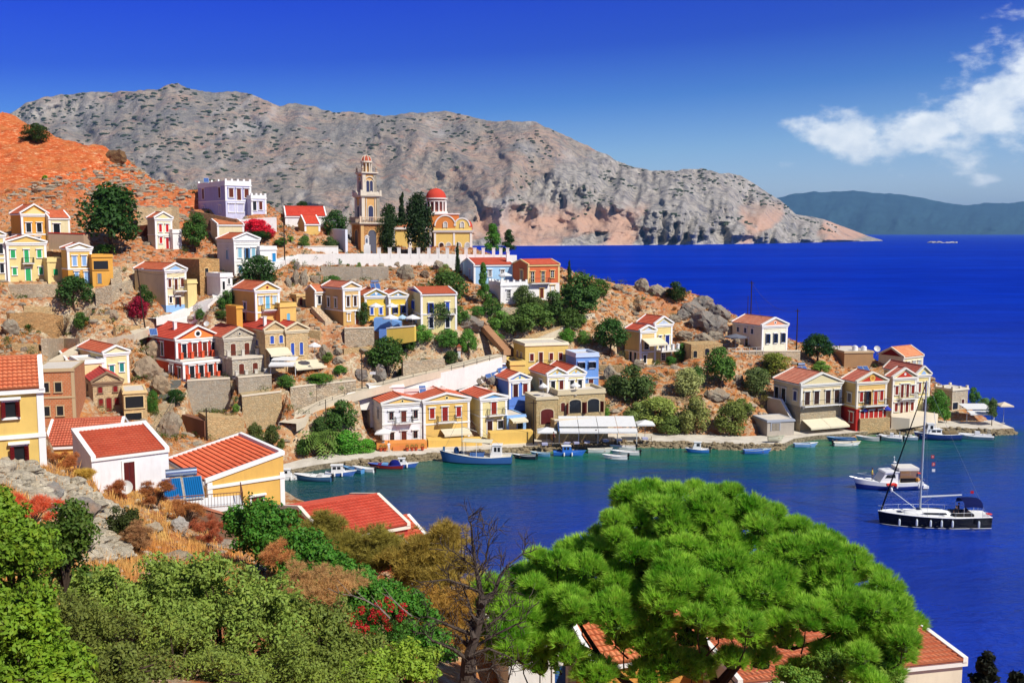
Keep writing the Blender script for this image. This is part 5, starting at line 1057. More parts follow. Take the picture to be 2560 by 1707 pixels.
rwall('stone_wall', 'rubble wall carrying the terrace of the weathered tan house', 'wall', [(862, 868, 822, 167.6), (936, 870, 820, 168.6)], ST1, 3.0, CAPM)
rwall('stone_wall', 'long rubble terrace wall under the green-shuttered house', 'wall', [(22, 748, 712, 169.6), (90, 752, 711, 170), (146, 742, 711, 171.3)], ST1, 2.0)
rwall('stone_wall', 'curved dry stone wall below the yellow blue-shuttered house', 'wall', [(240, 766, 722), (280, 760, 716), (332, 728, 702)], ST1, 1.2)
rwall('stone_wall', 'collapsed stone terrace wall on the dry left slope', 'wall', [(26, 828, 784), (95, 826, 780), (160, 830, 790)], stone(C(200, 160, 110), 2.2, .4, .6), .8)
rwall('stone_wall', 'broken rubble wall above the teal-shuttered house', 'wall', [(104, 885, 846), (150, 880, 846), (200, 868, 846)], ST1, .9)
rwall('garden_wall', 'bright yellow painted garden wall below the blue terrace', 'wall', [(966, 848, 822, 169), (1036, 836, 816, 168)], plaster(C(244, 206, 96), .3), 1.0, WH)
rwall('garden_wall', 'blue painted wall with worn paint left of the yellow garden wall', 'wall', [(948, 858, 824, 168.5), (966, 856, 823, 168.5)], plaster(C(110, 150, 220), .6), 1.0)
rwall('terrace_block', 'light blue terrace block with a dark blue door under white umbrellas', 'wall', [(935, 824, 796, 171.5), (962, 823, 794, 171.5), (1000, 822, 806, 171.5)], plaster(C(120, 165, 225), .2), 3.0)
rwall('stone_wall', 'stone retaining wall under the white blue-shuttered house', 'wall', [(1820, 904, 880, 184.5), (1908, 906, 879, 185), (2000, 902, 878, 188)], ST1, 2.0, CAPM)
rwall('stone_wall', 'garden stone wall below the blue and orange houses', 'wall', [(1214, 795, 771), (1312, 782, 768)], ST1, .8)
rwall('stone_wall', 'curving pale stone wall beside the upper walk', 'wall', [(1290, 868, 850), (1340, 852, 834), (1396, 832, 818), (1460, 806, 794)], ST2, .7)
rwall('ramp_wall', 'white sloping wall under the railed ramp rising to the right', 'wall', [(868, 1006, 984, 156.5), (920, 1006, 974, 158.5), (1033, 985, 947, 162), (1160, 952, 919, 166), (1256, 926, 893, 170)], WH, .5)
rwall('dark_wall', 'dark brown wall beside the orange brick stair', 'wall', [(1212, 842, 806), (1252, 872, 842), (1282, 898, 870)], plaster(C(120, 92, 72), .4), .5)
rwall('quay_terrace_wall', 'orange terrace wall in front of the white quay house', 'wall', [(942, 1131, 1109, 149.8), (1068, 1125, 1106, 151.3)], plaster(C(232, 150, 76), .3), 2.6)
rwall('quay_terrace_wall', 'yellow terrace wall in front of the yellow quay house', 'wall', [(1071, 1122, 1101, 152), (1205, 1119, 1099, 153.5)], plaster(C(240, 196, 104), .3), 2.6)
rwall('quay_terrace_wall', 'tall yellow wall with a dark niche in front of the blue-gabled quay house', 'wall', [(1226, 1113, 1083, 154), (1336, 1107, 1079, 155.6)], plaster(C(238, 196, 104), .25), 2.4)
rwall('quay_terrace_wall', 'stone terrace wall with red piers in front of the red and yellow house', 'wall', [(2150, 1068, 1047, 164.5), (2225, 1060, 1044, 166)], ST2, 2.5)
rwall('quay_terrace_wall', 'pale terrace edge in front of the pale yellow quay house', 'wall', [(2228, 1058, 1042, 167), (2274, 1052, 1046, 166), (2345, 1040, 1034, 170)], CAPM, 4.0)
rwall('stair_wall', 'white topped outside stair wall beside the grey-cream quay house', 'wall', [(1917, 1030, 994, 170), (1950, 1042, 1000, 167.5), (1978, 1066, 1050, 165)], plaster(C(205, 190, 160), .3), .4, WH)
rwall('stone_wall', 'stone terrace in front of the taverna with red tables on it', 'wall', [(1386, 1100, 1052, 155.5), (1520, 1092, 1044, 157.5)], ST2, 2.5, CAPM)
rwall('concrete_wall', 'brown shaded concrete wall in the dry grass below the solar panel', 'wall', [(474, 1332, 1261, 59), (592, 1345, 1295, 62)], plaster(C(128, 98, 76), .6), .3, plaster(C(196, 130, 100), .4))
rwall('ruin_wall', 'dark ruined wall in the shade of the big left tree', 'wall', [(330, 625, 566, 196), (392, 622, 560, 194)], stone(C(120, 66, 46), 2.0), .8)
rwall('ruin_wall', 'ruined wall with a pale stone pier behind the red-shuttered house', 'wall', [(344, 560, 518, 199), (400, 560, 520, 200), (430, 562, 517, 201), (446, 574, 517, 201)], stone(C(226, 202, 160), 2.0, .4, .4), .8)
rwall('terrace_wall', 'red coped terrace front with a laundry line above the yellow house', 'wall', [(122, 606, 583, 179), (210, 612, 586, 178)], plaster(C(190, 160, 130), .4), 2.0, plaster(C(206, 58, 40), .2))

for lb, pp in [('low rubble terrace above the collapsed left wall', [(60, 782, 764), (140, 786, 768)]), ('dry stone terrace right of the tall slope shrub', [(226, 812, 790), (300, 806, 786)]), ('short stone terrace under the magenta bougainvillea', [(290, 838, 818), (352, 836, 814)]), ('stone terrace below the ochre light-blue-door house', [(590, 846, 816), (650, 850, 818)]), ('long stone terrace on the dry slope above the carob', [(860, 888, 872), (930, 882, 866)]), ('pale terrace wall across the right slope', [(1480, 930, 912), (1560, 934, 914)]), ('stone terrace below the bright green slope tree', [(1640, 1010, 990), (1720, 1012, 994)]), ('upper stone terrace on the orange knoll slope', [(1430, 760, 744), (1500, 766, 748)]), ('small terrace wall below the young pine', [(1150, 792, 774), (1206, 796, 778)]), ('rough terrace wall left of the teal-shuttered house', [(30, 878, 858), (96, 882, 862)]), ('terrace wall under the tan two-shutter house', [(740, 846, 824), (800, 852, 828)])]: rwall('stone_wall', lb, 'wall', pp, ST2, .7)
def strip(name, pts, width, mat, lift=.15, up=None):
    Q = [G(*p) if len(p) < 3 else P(*p) for p in pts]; fine = []
    for a, b in zip(Q[:-1], Q[1:]):
        k = max(1, int((b - a).length / 1.5)); fine += [a.lerp(b, i / k) for i in range(k)]
    fine.append(Q[-1]); n = len(fine); z = [max(q.z, hz(q.x, q.y)) for q in fine]; z = [sum(z[max(0, i - 2):i + 3]) / len(z[max(0, i - 2):i + 3]) for i in range(n)]
    m = MB(); vs = []
    for i, q in enumerate(fine):
        d = (fine[min(i + 1, n - 1)] - fine[max(i - 1, 0)]); d.z = 0; d.normalize(); r = Vector((-d.y, d.x, 0)) * width / 2
        for s, dz in ((-1, -1.2), (-1, 0), (1, 0), (1, -1.2)): vs.append((q.x + r.x * s, q.y + r.y * s, z[i] + lift + dz))
    m.add(vs, [(4 * i + k, 4 * i + k + 1, 4 * i + k + 5, 4 * i + k + 4) for i in range(n - 1) for k in range(3)])
    return struct(m.build(name, mat)), fine
PAVE = plaster(C(222, 208, 182), .4)
strip('footpath', [(720, 1112, 147.5), (760, 1040, 151.5), (800, 1012, 153.5), (866, 990, 157), (942, 968, 160), (1033, 942, 163.5), (1160, 913, 168), (1254, 888, 172)], 3.2, PAVE, .35)
strip('steps_path', [(378, 806), (430, 792), (480, 776), (530, 745), (575, 722)], 2.6, WH, .3)
strip('upper_path', [(1300, 866), (1360, 846), (1420, 812), (1475, 780)], 2.4, PAVE, .3)
strip('lower_path', [(120, 915), (200, 872), (270, 850), (330, 838), (365, 820)], 2.2, PAVE, .25)
rwall('wavy_wall', 'low wavy white wall following the white steps downhill', 'wall', [(366, 828, 818), (420, 822, 806), (470, 806, 792), (520, 776, 762), (556, 745, 730), (585, 730, 718)], WH, .5)
def stairs(name, label, a, b, w, n, mat, rail=False):
    A_, B_ = (G(*a) if len(a) < 3 else P(*a)), (G(*b) if len(b) < 3 else P(*b)); root = thing(name, label, 'stairs', A_); d = B_ - A_; L = math.hypot(d.x, d.y); rz = atan2(d.y, d.x); root.rotation_euler = (0, 0, rz)
    m = MB()
    for i in range(n): m.box(L * i / n, L * (i + 1) / n + .02, -w / 2, w / 2, d.z * i / n - .7, d.z * (i + 1) / n - (i % 2) * .004 + .12)
    m.build('steps', mat, root)
    if rail: railing_mb([(0, -w / 2, .2), (L, -w / 2, d.z + .2)], .9, .03, 1.4).build('handrail', paint(C(90, 82, 76)), root)
stairs('stairs', 'stone steps with a thin handrail at the foot of the red house rocks', (372, 1090, 137), (418, 1010, 147), 2.2, 16, stone(C(205, 185, 150), 2.2, .3, .3), True)
stairs('stairs', 'dark narrow steps with a red side wall climbing to the red house', (405, 1000, 149), (440, 952, 155), 1.6, 14, plaster(C(120, 120, 112), .4))
stairs('stairs', 'orange brick stair descending beside the dark brown wall', (1268, 878, 173), (1202, 804, 180), 1.5, 20, plaster(C(186, 142, 104), .5))
stairs('stairs', 'rough stone steps climbing to the small tan house', (822, 806, 170.5), (786, 768, 174.5), 1.4, 14, stone(C(225, 205, 175), 2.4, .3, .3))
stairs('stairs', 'stone steps with a red kerb beside the yellow blue-shuttered house', (292, 712, 171), (288, 668, 178), 1.8, 12, ST1)
stairs('stairs', 'blue shaded outside stair of the grey-cream quay house', (1984, 1066, 166.5), (1946, 992, 173), 1.4, 16, plaster(C(60, 90, 150), .3))
stairs('stairs', 'small orange steps up to the white quay house terrace', (998, 1129, 149.6), (998, 1112, 150.9), 2.0, 6, plaster(C(222, 140, 80), .3))
def fence(name, label, pts, h=1.0, step=2.0, colr=C(70, 66, 62)):
    Q = [G(*p) if len(p) < 3 else P(*p) for p in pts]; root = thing(name, label, 'railing', Q[0]); rl = MB(); pm = MB().tube((0, 0, -.3), (0, 0, h), .045, n=5).mesh('post', paint(colr))
    for a, b in zip(Q[:-1], Q[1:]):
        n = max(1, int((b - a).length / step))
        for i in range(n + 1): mobj('post', pm, root, a.lerp(b, i / n) - Q[0])
        for f in (.5, 1): rl.tube(a - Q[0] + Vector((0, 0, h * f)), b - Q[0] + Vector((0, 0, h * f)), .025, n=4)
    rl.build('rail', paint(colr), root)
fence('railing', 'dark post and rail railing along the top of the white ramp wall', [(868, 986, 156.6), (920, 976, 158.6), (1033, 949, 162.1), (1160, 921, 166.1), (1256, 895, 170.1)])
fence('railing', 'thin railing along the lower footpath above the palm', [(722, 1086, 149), (760, 1046, 151), (800, 1020, 153), (862, 996, 156)])
fence('railing', 'pale railing on the terrace of the white blue-shuttered house', [(1822, 882, 184.4), (1908, 880, 184.9)], .9, 1.2, C(220, 220, 215))
fence('railing', 'thin railing on the upper walk near the right slope', [(1380, 822, 183), (1420, 808, 186), (1462, 786, 190)])
# ------------------------------------------------------------------ vegetation of the slope
def leaf_cloud(centers, radii, n_per, size, seed, flat=0.0, squash=1.0, up=0.25):
    """many small leaf faces spread round clump centres; faces lean outwards from the clump"""
    rs = np.random.RandomState(seed); V = []; k = 0
    c = np.repeat(np.asarray(centers, float), n_per, 0); r = np.repeat(np.asarray(radii, float), n_per)
    n = len(c); d = rs.normal(size=(n, 3)); d /= np.linalg.norm(d, axis=1)[:, None]; d[:, 2] = np.where(rs.rand(n) < .35, np.abs(d[:, 2]), d[:, 2])
    p = c + d * (r * (0.55 + 0.5 * rs.rand(n) ** .6))[:, None] * np.array([1, 1, squash])
    nr = d + rs.normal(size=(n, 3)) * .55 + np.array([0, 0, up]); nr /= np.linalg.norm(nr, axis=1)[:, None]
    a = np.cross(nr, rs.normal(size=(n, 3))); a /= np.linalg.norm(a, axis=1)[:, None]; b = np.cross(nr, a)
    s = size * (.6 + .8 * rs.rand(n))[:, None]
    Vt = np.stack([p - a * s, p - b * s * .5, p + a * s, p + b * s * .5], 1).reshape(-1, 3)
    return Vt, np.arange(4 * n).reshape(n, 4)
def crown_lobes(rs, nl, rx, rz, lobe, base=0.0):
    L = []
    for i in range(nl):
        t = rs.rand() * 2 * pi; u = rs.uniform(-.75, 1); rr = sqrt(max(0, 1 - u * u)) * rs.uniform(.55, 1)
        L.append((rr * cos(t) * rx, rr * sin(t) * rx, base + u * rz))
    return L
def limbs(m, rs, top, r, spread, n=5, z0=0.0):
    tr = Vector((0, 0, z0)); mid = Vector((rs.uniform(-.06, .06), rs.uniform(-.06, .06), top * .55)); m.tube(tr - Vector((0, 0, .25)), mid, r, r * .7, 7)
    for i in range(n):
        t = 2 * pi * i / n + rs.uniform(-.4, .4); e = mid + Vector((cos(t) * spread, sin(t) * spread, top * rs.uniform(.35, .75))); k = mid.lerp(e, .5) + Vector((0, 0, rs.uniform(-.05, .08)))
        m.poly([mid, k, e], r * .5, 5, r * .15)
PROTO = {}
def proto(kind, col, seed):
    key = (kind, col, seed)
    if key in PROTO: return PROTO[key]
    rs = np.random.RandomState(seed); tm = MB(); lm = leafmat(col); fl = None
    # every kind is unit sized: about one metre wide and tall, scaled when it is set
    if kind == 'round':
        lobes = crown_lobes(rs, 34, .36, .34, .15, .58); V, Fc = leaf_cloud(lobes, rs.uniform(.12, .2, 34), 120, .033, seed); limbs(tm, rs, .7, .035, .22)
    elif kind == 'bush':
        lobes = [(x, y, z) for x, y, z in crown_lobes(rs, 30, .38, .42, .15, .45) if z > .05]; V, Fc = leaf_cloud(lobes, rs.uniform(.13, .21, len(lobes)), 125, .034, seed); limbs(tm, rs, .5, .03, .2, 5)
    elif kind == 'cypress':
        lobes = [(rs.normal() * .10 * (1 - z * .75), rs.normal() * .10 * (1 - z * .75), .06 + z * .9) for z in rs.rand(46)]; V, Fc = leaf_cloud(lobes, [.2 * (1 - l[2] * .78) for l in lobes], 110, .03, seed, up=.6); tm.tube((0, 0, -.1), (0, 0, .5), .03, .015)
    elif kind == 'fat':      # clipped dense column, fat cypress
        lobes = [(rs.uniform(-.3, .3) * sqrt(max(.05, 1 - abs(2 * z - .9) ** 2.4)), rs.uniform(-.3, .3) * sqrt(max(.05, 1 - abs(2 * z - .9) ** 2.4)), .16 + z * .8) for z in rs.rand(60)]; V, Fc = leaf_cloud(lobes, rs.uniform(.12, .2, 60), 120, .028, seed, up=.4); tm.tube((0, 0, -.1), (0, 0, .4), .05, .04)
    elif kind == 'pine':
        lobes = []
        for z in np.linspace(.2, .95, 9):
            for i in range(5): t = rs.rand() * 6.28; r_ = .42 * (1.02 - z) ** .8 * rs.uniform(.4, 1); lobes.append((r_ * cos(t), r_ * sin(t), z + rs.uniform(-.04, .04)))
        V, Fc = leaf_cloud(lobes, rs.uniform(.09, .16, len(lobes)), 110, .028, seed, squash=.7); tm.tube((0, 0, -.1), (0, 0, .9), .03, .01)
        for l in lobes[::2]: tm.tube((0, 0, l[2] - .08), l, .012, .004, 4)
    elif kind == 'scrub':    # thin dry bush, mostly twigs
        lobes = [(x, y, z) for x, y, z in crown_lobes(rs, 14, .35, .4, .12, .45) if z > .05]; V, Fc = leaf_cloud(lobes, rs.uniform(.08, .16, len(lobes)), 60, .016, seed)
        for l in lobes:
            for j in range(3): tm.tube((0, 0, -.05), (l[0] + rs.uniform(-.1, .1), l[1] + rs.uniform(-.1, .1), l[2] + rs.uniform(-.05, .15)), .012, .003, 4)
    elif kind == 'palm':
        tm.tube((0, 0, -.1), (0, 0, .55), .05, .045, 8); Vs = []; Fs = []
        for i in range(60):
            t = rs.rand() * 6.28; el = rs.uniform(-.35, 1.3); L = rs.uniform(.42, .56); pts = []
            for k in range(9):
                u = k / 8; pts.append(Vector((cos(t) * L * u * cos(el * (1 - u * .7)), sin(t) * L * u * cos(el * (1 - u * .7)), .55 + L * (u * sin(el) - u * u * .62))))
            for k in range(1, 9):
                for s_ in (-1, 1):
                    d = (pts[k] - pts[k - 1]).normalized(); sd = d.cross(Vector((0, 0, 1))).normalized() * s_; w = .13 * (1 - abs(k / 8 - .45)) ; o = len(Vs)
                    tp = pts[k - 1] + sd * w * 1.1 + d * .07 + Vector((0, 0, -.05)); Vs += [pts[k - 1], pts[k - 1].lerp(pts[k], .6), tp + d * .008, tp]; Fs.append((o, o + 1, o + 2, o + 3))
        V, Fc = np.array([tuple(v) for v in Vs]), np.array(Fs)
    elif kind == 'fan':      # low spiky plant
        Vs, Fs = [], []
        for i in range(60):
            t = rs.rand() * 6.28; el = rs.uniform(.1, 1.4); L = rs.uniform(.4, .55); d = Vector((cos(t) * cos(el), sin(t) * cos(el), sin(el))); sd = d.cross(Vector((0, 0, 1))).normalized() * .03; o = len(Vs)
            Vs += [sd, -sd, d * L - sd * .6 + Vector((0, 0, -.03)), d * L + sd * .6]; Fs.append((o, o + 1, o + 2, o + 3))
        V, Fc = np.array([tuple(v) for v in Vs]), np.array(Fs); tm.tube((0, 0, -.15), (0, 0, .05), .06, .04)
    PROTO[key] = (npmesh('crown', V, Fc, lm), tm.mesh('trunk', bark()) if tm.v else None); return PROTO[key]
TSEED = [0]
def tree(name, label, kind, col, x, yb, w, yt, group=None, cat=None, D=None, depth=1.0):
    """x, yb: foot in the photo; w: crown width and yt: top row in photo pixels"""
    q = G(x, yb) if D is None else P(x, yb, D); sc = zc(q) / F; wid = w * sc; ht = max(zat(yt, q) - q.z, .3)
    TSEED[0] += 1; cm, tm = proto(kind, sc3(col, 1.55), TSEED[0] % 3)
    r = thing(name, label, cat or name.split('_')[-1], q, R(0, 6.28), group)
    kw = {'round': 1.12, 'bush': 1.12, 'cypress': 2.4, 'fat': 1.5, 'pine': 1.1, 'palm': 1.0, 'scrub': 1.0, 'fan': 1.0}[kind]
    for n, me in (('crown', cm), ('trunk', tm)):
        if me is None: continue
        o = bpy.data.objects.new(n, me); COL.objects.link(o); o.parent = r; o.scale = (wid * kw * .92, wid * kw * .92 * depth, ht * (.98 if kind not in ('round',) else 1.02))
    return r
DG, MG, LG, OG, YG, PG = C(34, 74, 30), C(58, 104, 44), C(84, 140, 56), C(92, 112, 62), C(128, 150, 60), C(70, 120, 40)
DRY, RDRY = C(150, 112, 62), C(160, 74, 46)
TT = [
 ('broadleaf_tree', 'large dark green spreading tree in front of the ruined wall, upper left', 'round', DG, 284, 640, 178, 474), ('palm_tree', 'small palm under the big dark tree', 'palm', LG, 262, 640, 62, 598),
 ('round_bush', 'lone dark bush on the bare orange hilltop', 'bush', C(44, 70, 30), 90, 356, 74, 308), ('green_shrub', 'tiny bright green shrub on the orange hill', 'bush', C(90, 150, 30), 113, 448, 15, 438),
 ('leafy_tree', 'dark green tree right of the red-shuttered house', 'round', C(52, 92, 36), 491, 632, 76, 540), ('pine_bush', 'big round dark bush in front of the white blue-shuttered house', 'bush', C(40, 80, 38), 646, 712, 102, 638),
 ('tall_shrub', 'tall dark green shrub on the dry left slope below the yellow house', 'bush', C(44, 82, 36), 190, 770, 100, 686), ('green_shrub', 'lower green shrub among rubble on the left slope', 'bush', C(60, 96, 40), 205, 824, 54, 780), ('dry_shrub', 'dark brown dry shrub left of the rubble-slope shrubs', 'scrub', C(92, 70, 46), 160, 838, 60, 780), ('fan_palm', 'low spiky palm on the dry left slope', 'fan', C(50, 84, 34), 70, 826, 44, 790),
 ('green_shrub', 'dark shrub above the magenta bougainvillea by the tan-walled house', 'bush', C(48, 78, 34), 362, 770, 52, 712), ('green_shrub', 'shrub at the foot of the red-house steps, left', 'bush', C(56, 104, 36), 382, 1030, 34, 974), ('green_shrub', 'dark shrubs in the shade below the red house stairs', 'bush', DG, 440, 1010, 56, 972),
 ('green_shrub', 'leafy shrub below the wavy white wall', 'bush', MG, 566, 776, 46, 726), ('green_shrub', 'second leafy shrub below the wavy white wall, further left', 'bush', MG, 500, 800, 26, 772), ('green_shrub', 'low shrub left of the ochre buttress terrace', 'bush', C(72, 100, 50), 555, 796, 50, 776),
 ('cypress', 'slim pointed dark cypress standing behind the church cypresses', 'cypress', C(22, 52, 24), 1006, 600, 22, 476), ('fat_cypress', 'big fat dark cypress hiding the church front', 'fat', C(24, 54, 26), 1048, 634, 64, 490), ('fat_cypress', 'shorter round cypress between bell tower and church', 'fat', C(26, 56, 28), 969, 632, 44, 532),
 ('dark_pine', 'dark pine mass behind the tower and the fat cypress', 'bush', C(26, 62, 28), 975, 610, 70, 510), ('dark_pine', 'dark green tree left of the bell tower behind the white wall', 'bush', C(36, 78, 34), 840, 592, 66, 524), ('green_shrub', 'dark bush on the ridge behind the long red roof', 'bush', C(40, 70, 34), 757, 532, 34, 502),
 ('pine_tree', 'bright green pine behind the plaza piers, left of a darker one', 'pine', C(58, 118, 40), 1232, 634, 62, 560), ('pine_tree', 'darker pine right of the bright green pine on the plaza edge', 'pine', C(30, 68, 30), 1272, 636, 54, 576), ('oleander', 'oleander bushes on the low garden wall', 'bush', C(80, 116, 56), 762, 618, 34, 588), ('oleander', 'dark oleander bush by the shaded compound wall', 'bush', C(70, 100, 60), 826, 620, 40, 592), ('green_shrub', 'small palm-like shrub left of the garden wall', 'palm', LG, 727, 606, 18, 584),
 ('cypress', 'thin dark cypress rising before the church wall', 'cypress', C(24, 56, 26), 1144, 690, 13, 604), ('cypress', 'slim lone cypress against the sea', 'cypress', C(24, 56, 26), 1423, 705, 11, 648), ('pine_tree', 'young pine in front of the bright blue house', 'pine', C(62, 110, 44), 1208, 765, 46, 660),
 ('green_shrub', 'small shrub growing on the white plaza wall', 'bush', MG, 848, 664, 17, 640), ('green_shrub', 'second shrub hanging on the grey stone wall', 'bush', C(92, 130, 60), 897, 684, 20, 656), ('fig_bush', 'green bush left of the grey stone wall foot', 'bush', C(60, 110, 48), 830, 716, 56, 688),
 ('olive_tree', 'dark olive left of the young pine, below the blue house', 'bush', C(60, 96, 42), 1120, 760, 100, 676), ('green_shrub', 'yellowish prickly bush beside the thin cypress', 'bush', C(120, 140, 80), 1112, 690, 36, 660), ('olive_tree', 'olive under the blue house, right of the young pine', 'bush', C(74, 98, 52), 1310, 776, 56, 712), ('olive_tree', 'grey-green olive beside the orange house', 'bush', C(78, 98, 56), 1340, 790, 60, 740),
 ('leafy_tree', 'big dark green tree right of the orange house', 'round', C(56, 96, 44), 1448, 805, 126, 692), ('leafy_tree', 'tree on the ridge just left of the dry grassy knoll', 'bush', C(58, 98, 40), 1496, 740, 60, 696), ('olive_tree', 'wide olive above the curving pale wall', 'bush', C(74, 108, 52), 1330, 830, 120, 756), ('olive_tree', 'light green bush left of the wide olive', 'bush', C(92, 140, 66), 1250, 826, 62, 776), ('green_shrub', 'fig bush by the garden stone wall', 'bush', C(60, 116, 50), 1192, 790, 50, 764),
 ('olive_tree', 'feathery olive in front of the cream corner house', 'round', C(70, 100, 56), 1095, 820, 72, 757), ('green_shrub', 'bright green shrub below the yellow garden wall', 'bush', LG, 1058, 858, 52, 812), ('green_shrub', 'leafy shrub under the grey boulder', 'bush', C(70, 124, 52), 1118, 868, 70, 822), ('green_shrub', 'small tree beside the little stone shrine', 'round', C(76, 130, 52), 1170, 898, 50, 828), ('carob_tree', 'round dark carob on the slope above the ramp', 'round', C(50, 88, 34), 965, 938, 112, 850), ('green_shrub', 'dark shrub hanging beside the stone wall by the ramp', 'bush', C(54, 84, 40), 1064, 930, 34, 896), ('green_shrub', 'dark shrub at the right end of the ramp wall', 'bush', C(56, 86, 42), 1128, 910, 40, 876),
 ('leafy_tree', 'dark tree right of the tan two-shutter house', 'bush', C(44, 76, 34), 909, 812, 42, 756), ('green_shrub', 'bright bush behind the large yellow flat house', 'bush', C(74, 132, 46), 1418, 856, 44, 820), ('leafy_tree', 'dense dark tree left of the cream terrace house', 'round', C(44, 88, 38), 1525, 890, 92, 802), ('leafy_tree', 'round grey-green tree below the cream terrace house', 'bush', C(66, 92, 50), 1586, 1006, 106, 912), ('oleander', 'white flowering oleander between terrace house and ruin', 'bush', C(150, 160, 110), 1720, 990, 80, 918),
 ('oleander', 'second pale oleander above the taverna umbrella', 'bush', C(130, 150, 80), 1640, 1060, 110, 990), ('leafy_tree', 'bright green tree on the slope under the stone ruin', 'round', C(74, 116, 50), 1800, 970, 92, 876), ('olive_tree', 'grey olive right of the bright green slope tree', 'bush', C(88, 108, 66), 1890, 985, 76, 916), ('olive_tree', 'yellow-green bush under the white house wall', 'bush', C(116, 130, 56), 1936, 935, 84, 880), ('olive_tree', 'pale olive by the quay below the ruin', 'bush', C(128, 138, 84), 1735, 1082, 82, 990), ('olive_tree', 'dry yellow-green bush left of the boat shed', 'scrub', C(120, 116, 56), 1905, 1020, 66, 982), ('olive_tree', 'darker bush on the bank by the quay road', 'bush', C(100, 116, 60), 1828, 1086, 84, 1000),
 ('round_bush', 'round dark bush on the skyline between pale boulders', 'bush', C(40, 70, 28), 1690, 754, 62, 704), ('round_bush', 'brown dry bush on the orange knoll', 'scrub', C(140, 96, 60), 1597, 780, 46, 738), ('broadleaf_tree', 'dark green tree on the skyline right of the white house', 'round', C(30, 74, 32), 2042, 912, 86, 840), ('green_shrub', 'green shrubs behind the red quay house roofs', 'bush', C(96, 140, 62), 2052, 930, 50, 902),
 ('quay_tree', 'green tree on the quay by the tall mast', 'round', C(72, 128, 48), 2342, 1060, 60, 980), ('quay_tree', 'small leaning tree on the quay beside the bigger one', 'round', C(84, 136, 56), 2366, 1060, 24, 1024), ('green_shrub', 'round bush on the sea side of the small stone house', 'bush', C(66, 118, 48), 2434, 1010, 34, 968), ('green_shrub', 'low bush at the headland tip', 'bush', C(88, 132, 66), 2463, 1026, 36, 994), ('quay_tree', 'grey-green tree at the headland terrace', 'round', C(74, 104, 60), 2480, 1056, 32, 1000, None, None, 169.5),
 ('palm_tree', 'big date palm by the cove road', 'palm', C(84, 116, 56), 800, 1142, 112, 1052), ('green_shrub', 'bright green tamarisk-like bush right of the palm', 'bush', C(70, 140, 48), 868, 1138, 90, 1074), ('green_shrub', 'low bright hedge before the white quay house', 'bush', C(80, 150, 50), 915, 1134, 54, 1096), ('leafy_tree', 'dark leafy trees above the date palm', 'bush', C(58, 96, 44), 852, 1082, 90, 1000), ('leafy_tree', 'leafy tree left above the palm', 'bush', C(58, 92, 46), 802, 1090, 50, 1040), ('green_shrub', 'dark bush left of the palm trunk', 'bush', C(50, 90, 36), 758, 1140, 40, 1096), ('feathery_plant', 'small papaya-like plant beside the lower footpath', 'palm', LG, 842, 1006, 34, 986),
 ('small_tree', 'dark leafy tree in front of the white path bend', 'round', C(70, 88, 44), 640, 1128, 50, 1062), ('small_tree', 'second dark leafy tree by the white path bend', 'round', C(66, 84, 42), 680, 1126, 40, 1066), ('small_tree', 'little sapling right of the two path trees', 'round', C(86, 104, 52), 704, 1130, 24, 1098),
 ('garden_shrub', 'green garden shrubs on the wall-top left of the stone bay', 'bush', C(66, 112, 46), 715, 968, 50, 936), ('garden_shrub', 'green garden shrubs on the wall-top in the middle', 'bush', C(70, 118, 46), 800, 960, 74, 932), ('hanging_plant', 'trailing green plant hanging over the stone wall', 'bush', C(84, 130, 54), 778, 996, 36, 962), ('hanging_plant', 'second trailing plant over the right stone bay', 'bush', C(80, 128, 52), 852, 992, 28, 950), ('garden_shrub', 'ground cover hedge beside the curving stone ramp wall', 'bush', C(60, 120, 44), 850, 936, 40, 912), ('dry_hedge', 'olive-brown dry hedge along the yard wall top', 'scrub', C(110, 104, 50), 566, 1046, 90, 1022), ('garden_shrub', 'small yellow-green shrub on the stone base ledge', 'bush', C(96, 140, 60), 590, 1030, 20, 1008),
 ('bougainvillea', 'bright red bougainvillea over the pergola below the lilac mansion', 'bush', C(214, 30, 66), 640, 588, 74, 546), ('bougainvillea', 'trailing red bougainvillea at the right end of the pergola', 'bush', C(206, 34, 66), 674, 596, 30, 562), ('bougainvillea', 'magenta bougainvillea left of the tall tan-walled house', 'bush', C(150, 24, 62), 345, 796, 54, 740), ('green_shrub', 'dark shade bush under the red pergola', 'bush', DG, 650, 602, 66, 576), ('garden_shrub', 'potted greenery below the pergola by a brown door', 'bush', MG, 704, 614, 40, 594),
 ('garden_shrub', 'green plant row on the taverna terrace', 'bush', C(96, 150, 60), 1416, 1050, 20, 1030), ('garden_shrub', 'second terrace plant by the taverna arch', 'bush', C(96, 150, 60), 1446, 1046, 16, 1028), ('garden_shrub', 'terrace plant at the taverna right arch', 'bush', C(96, 150, 60), 1480, 1044, 16, 1024), ('garden_shrub', 'tall terrace plant right of the taverna', 'bush', C(84, 140, 56), 1516, 1042, 20, 1018),
 ('green_shrub', 'green bush in front of the cream terrace house', 'bush', C(60, 120, 50), 1676, 912, 30, 890), ('green_shrub', 'creeper right of the cream terrace house', 'bush', C(56, 112, 48), 1704, 900, 40, 858), ('green_shrub', 'bush below the curved wall, above the umbrellas', 'bush', C(90, 136, 64), 1460, 860, 40, 826),
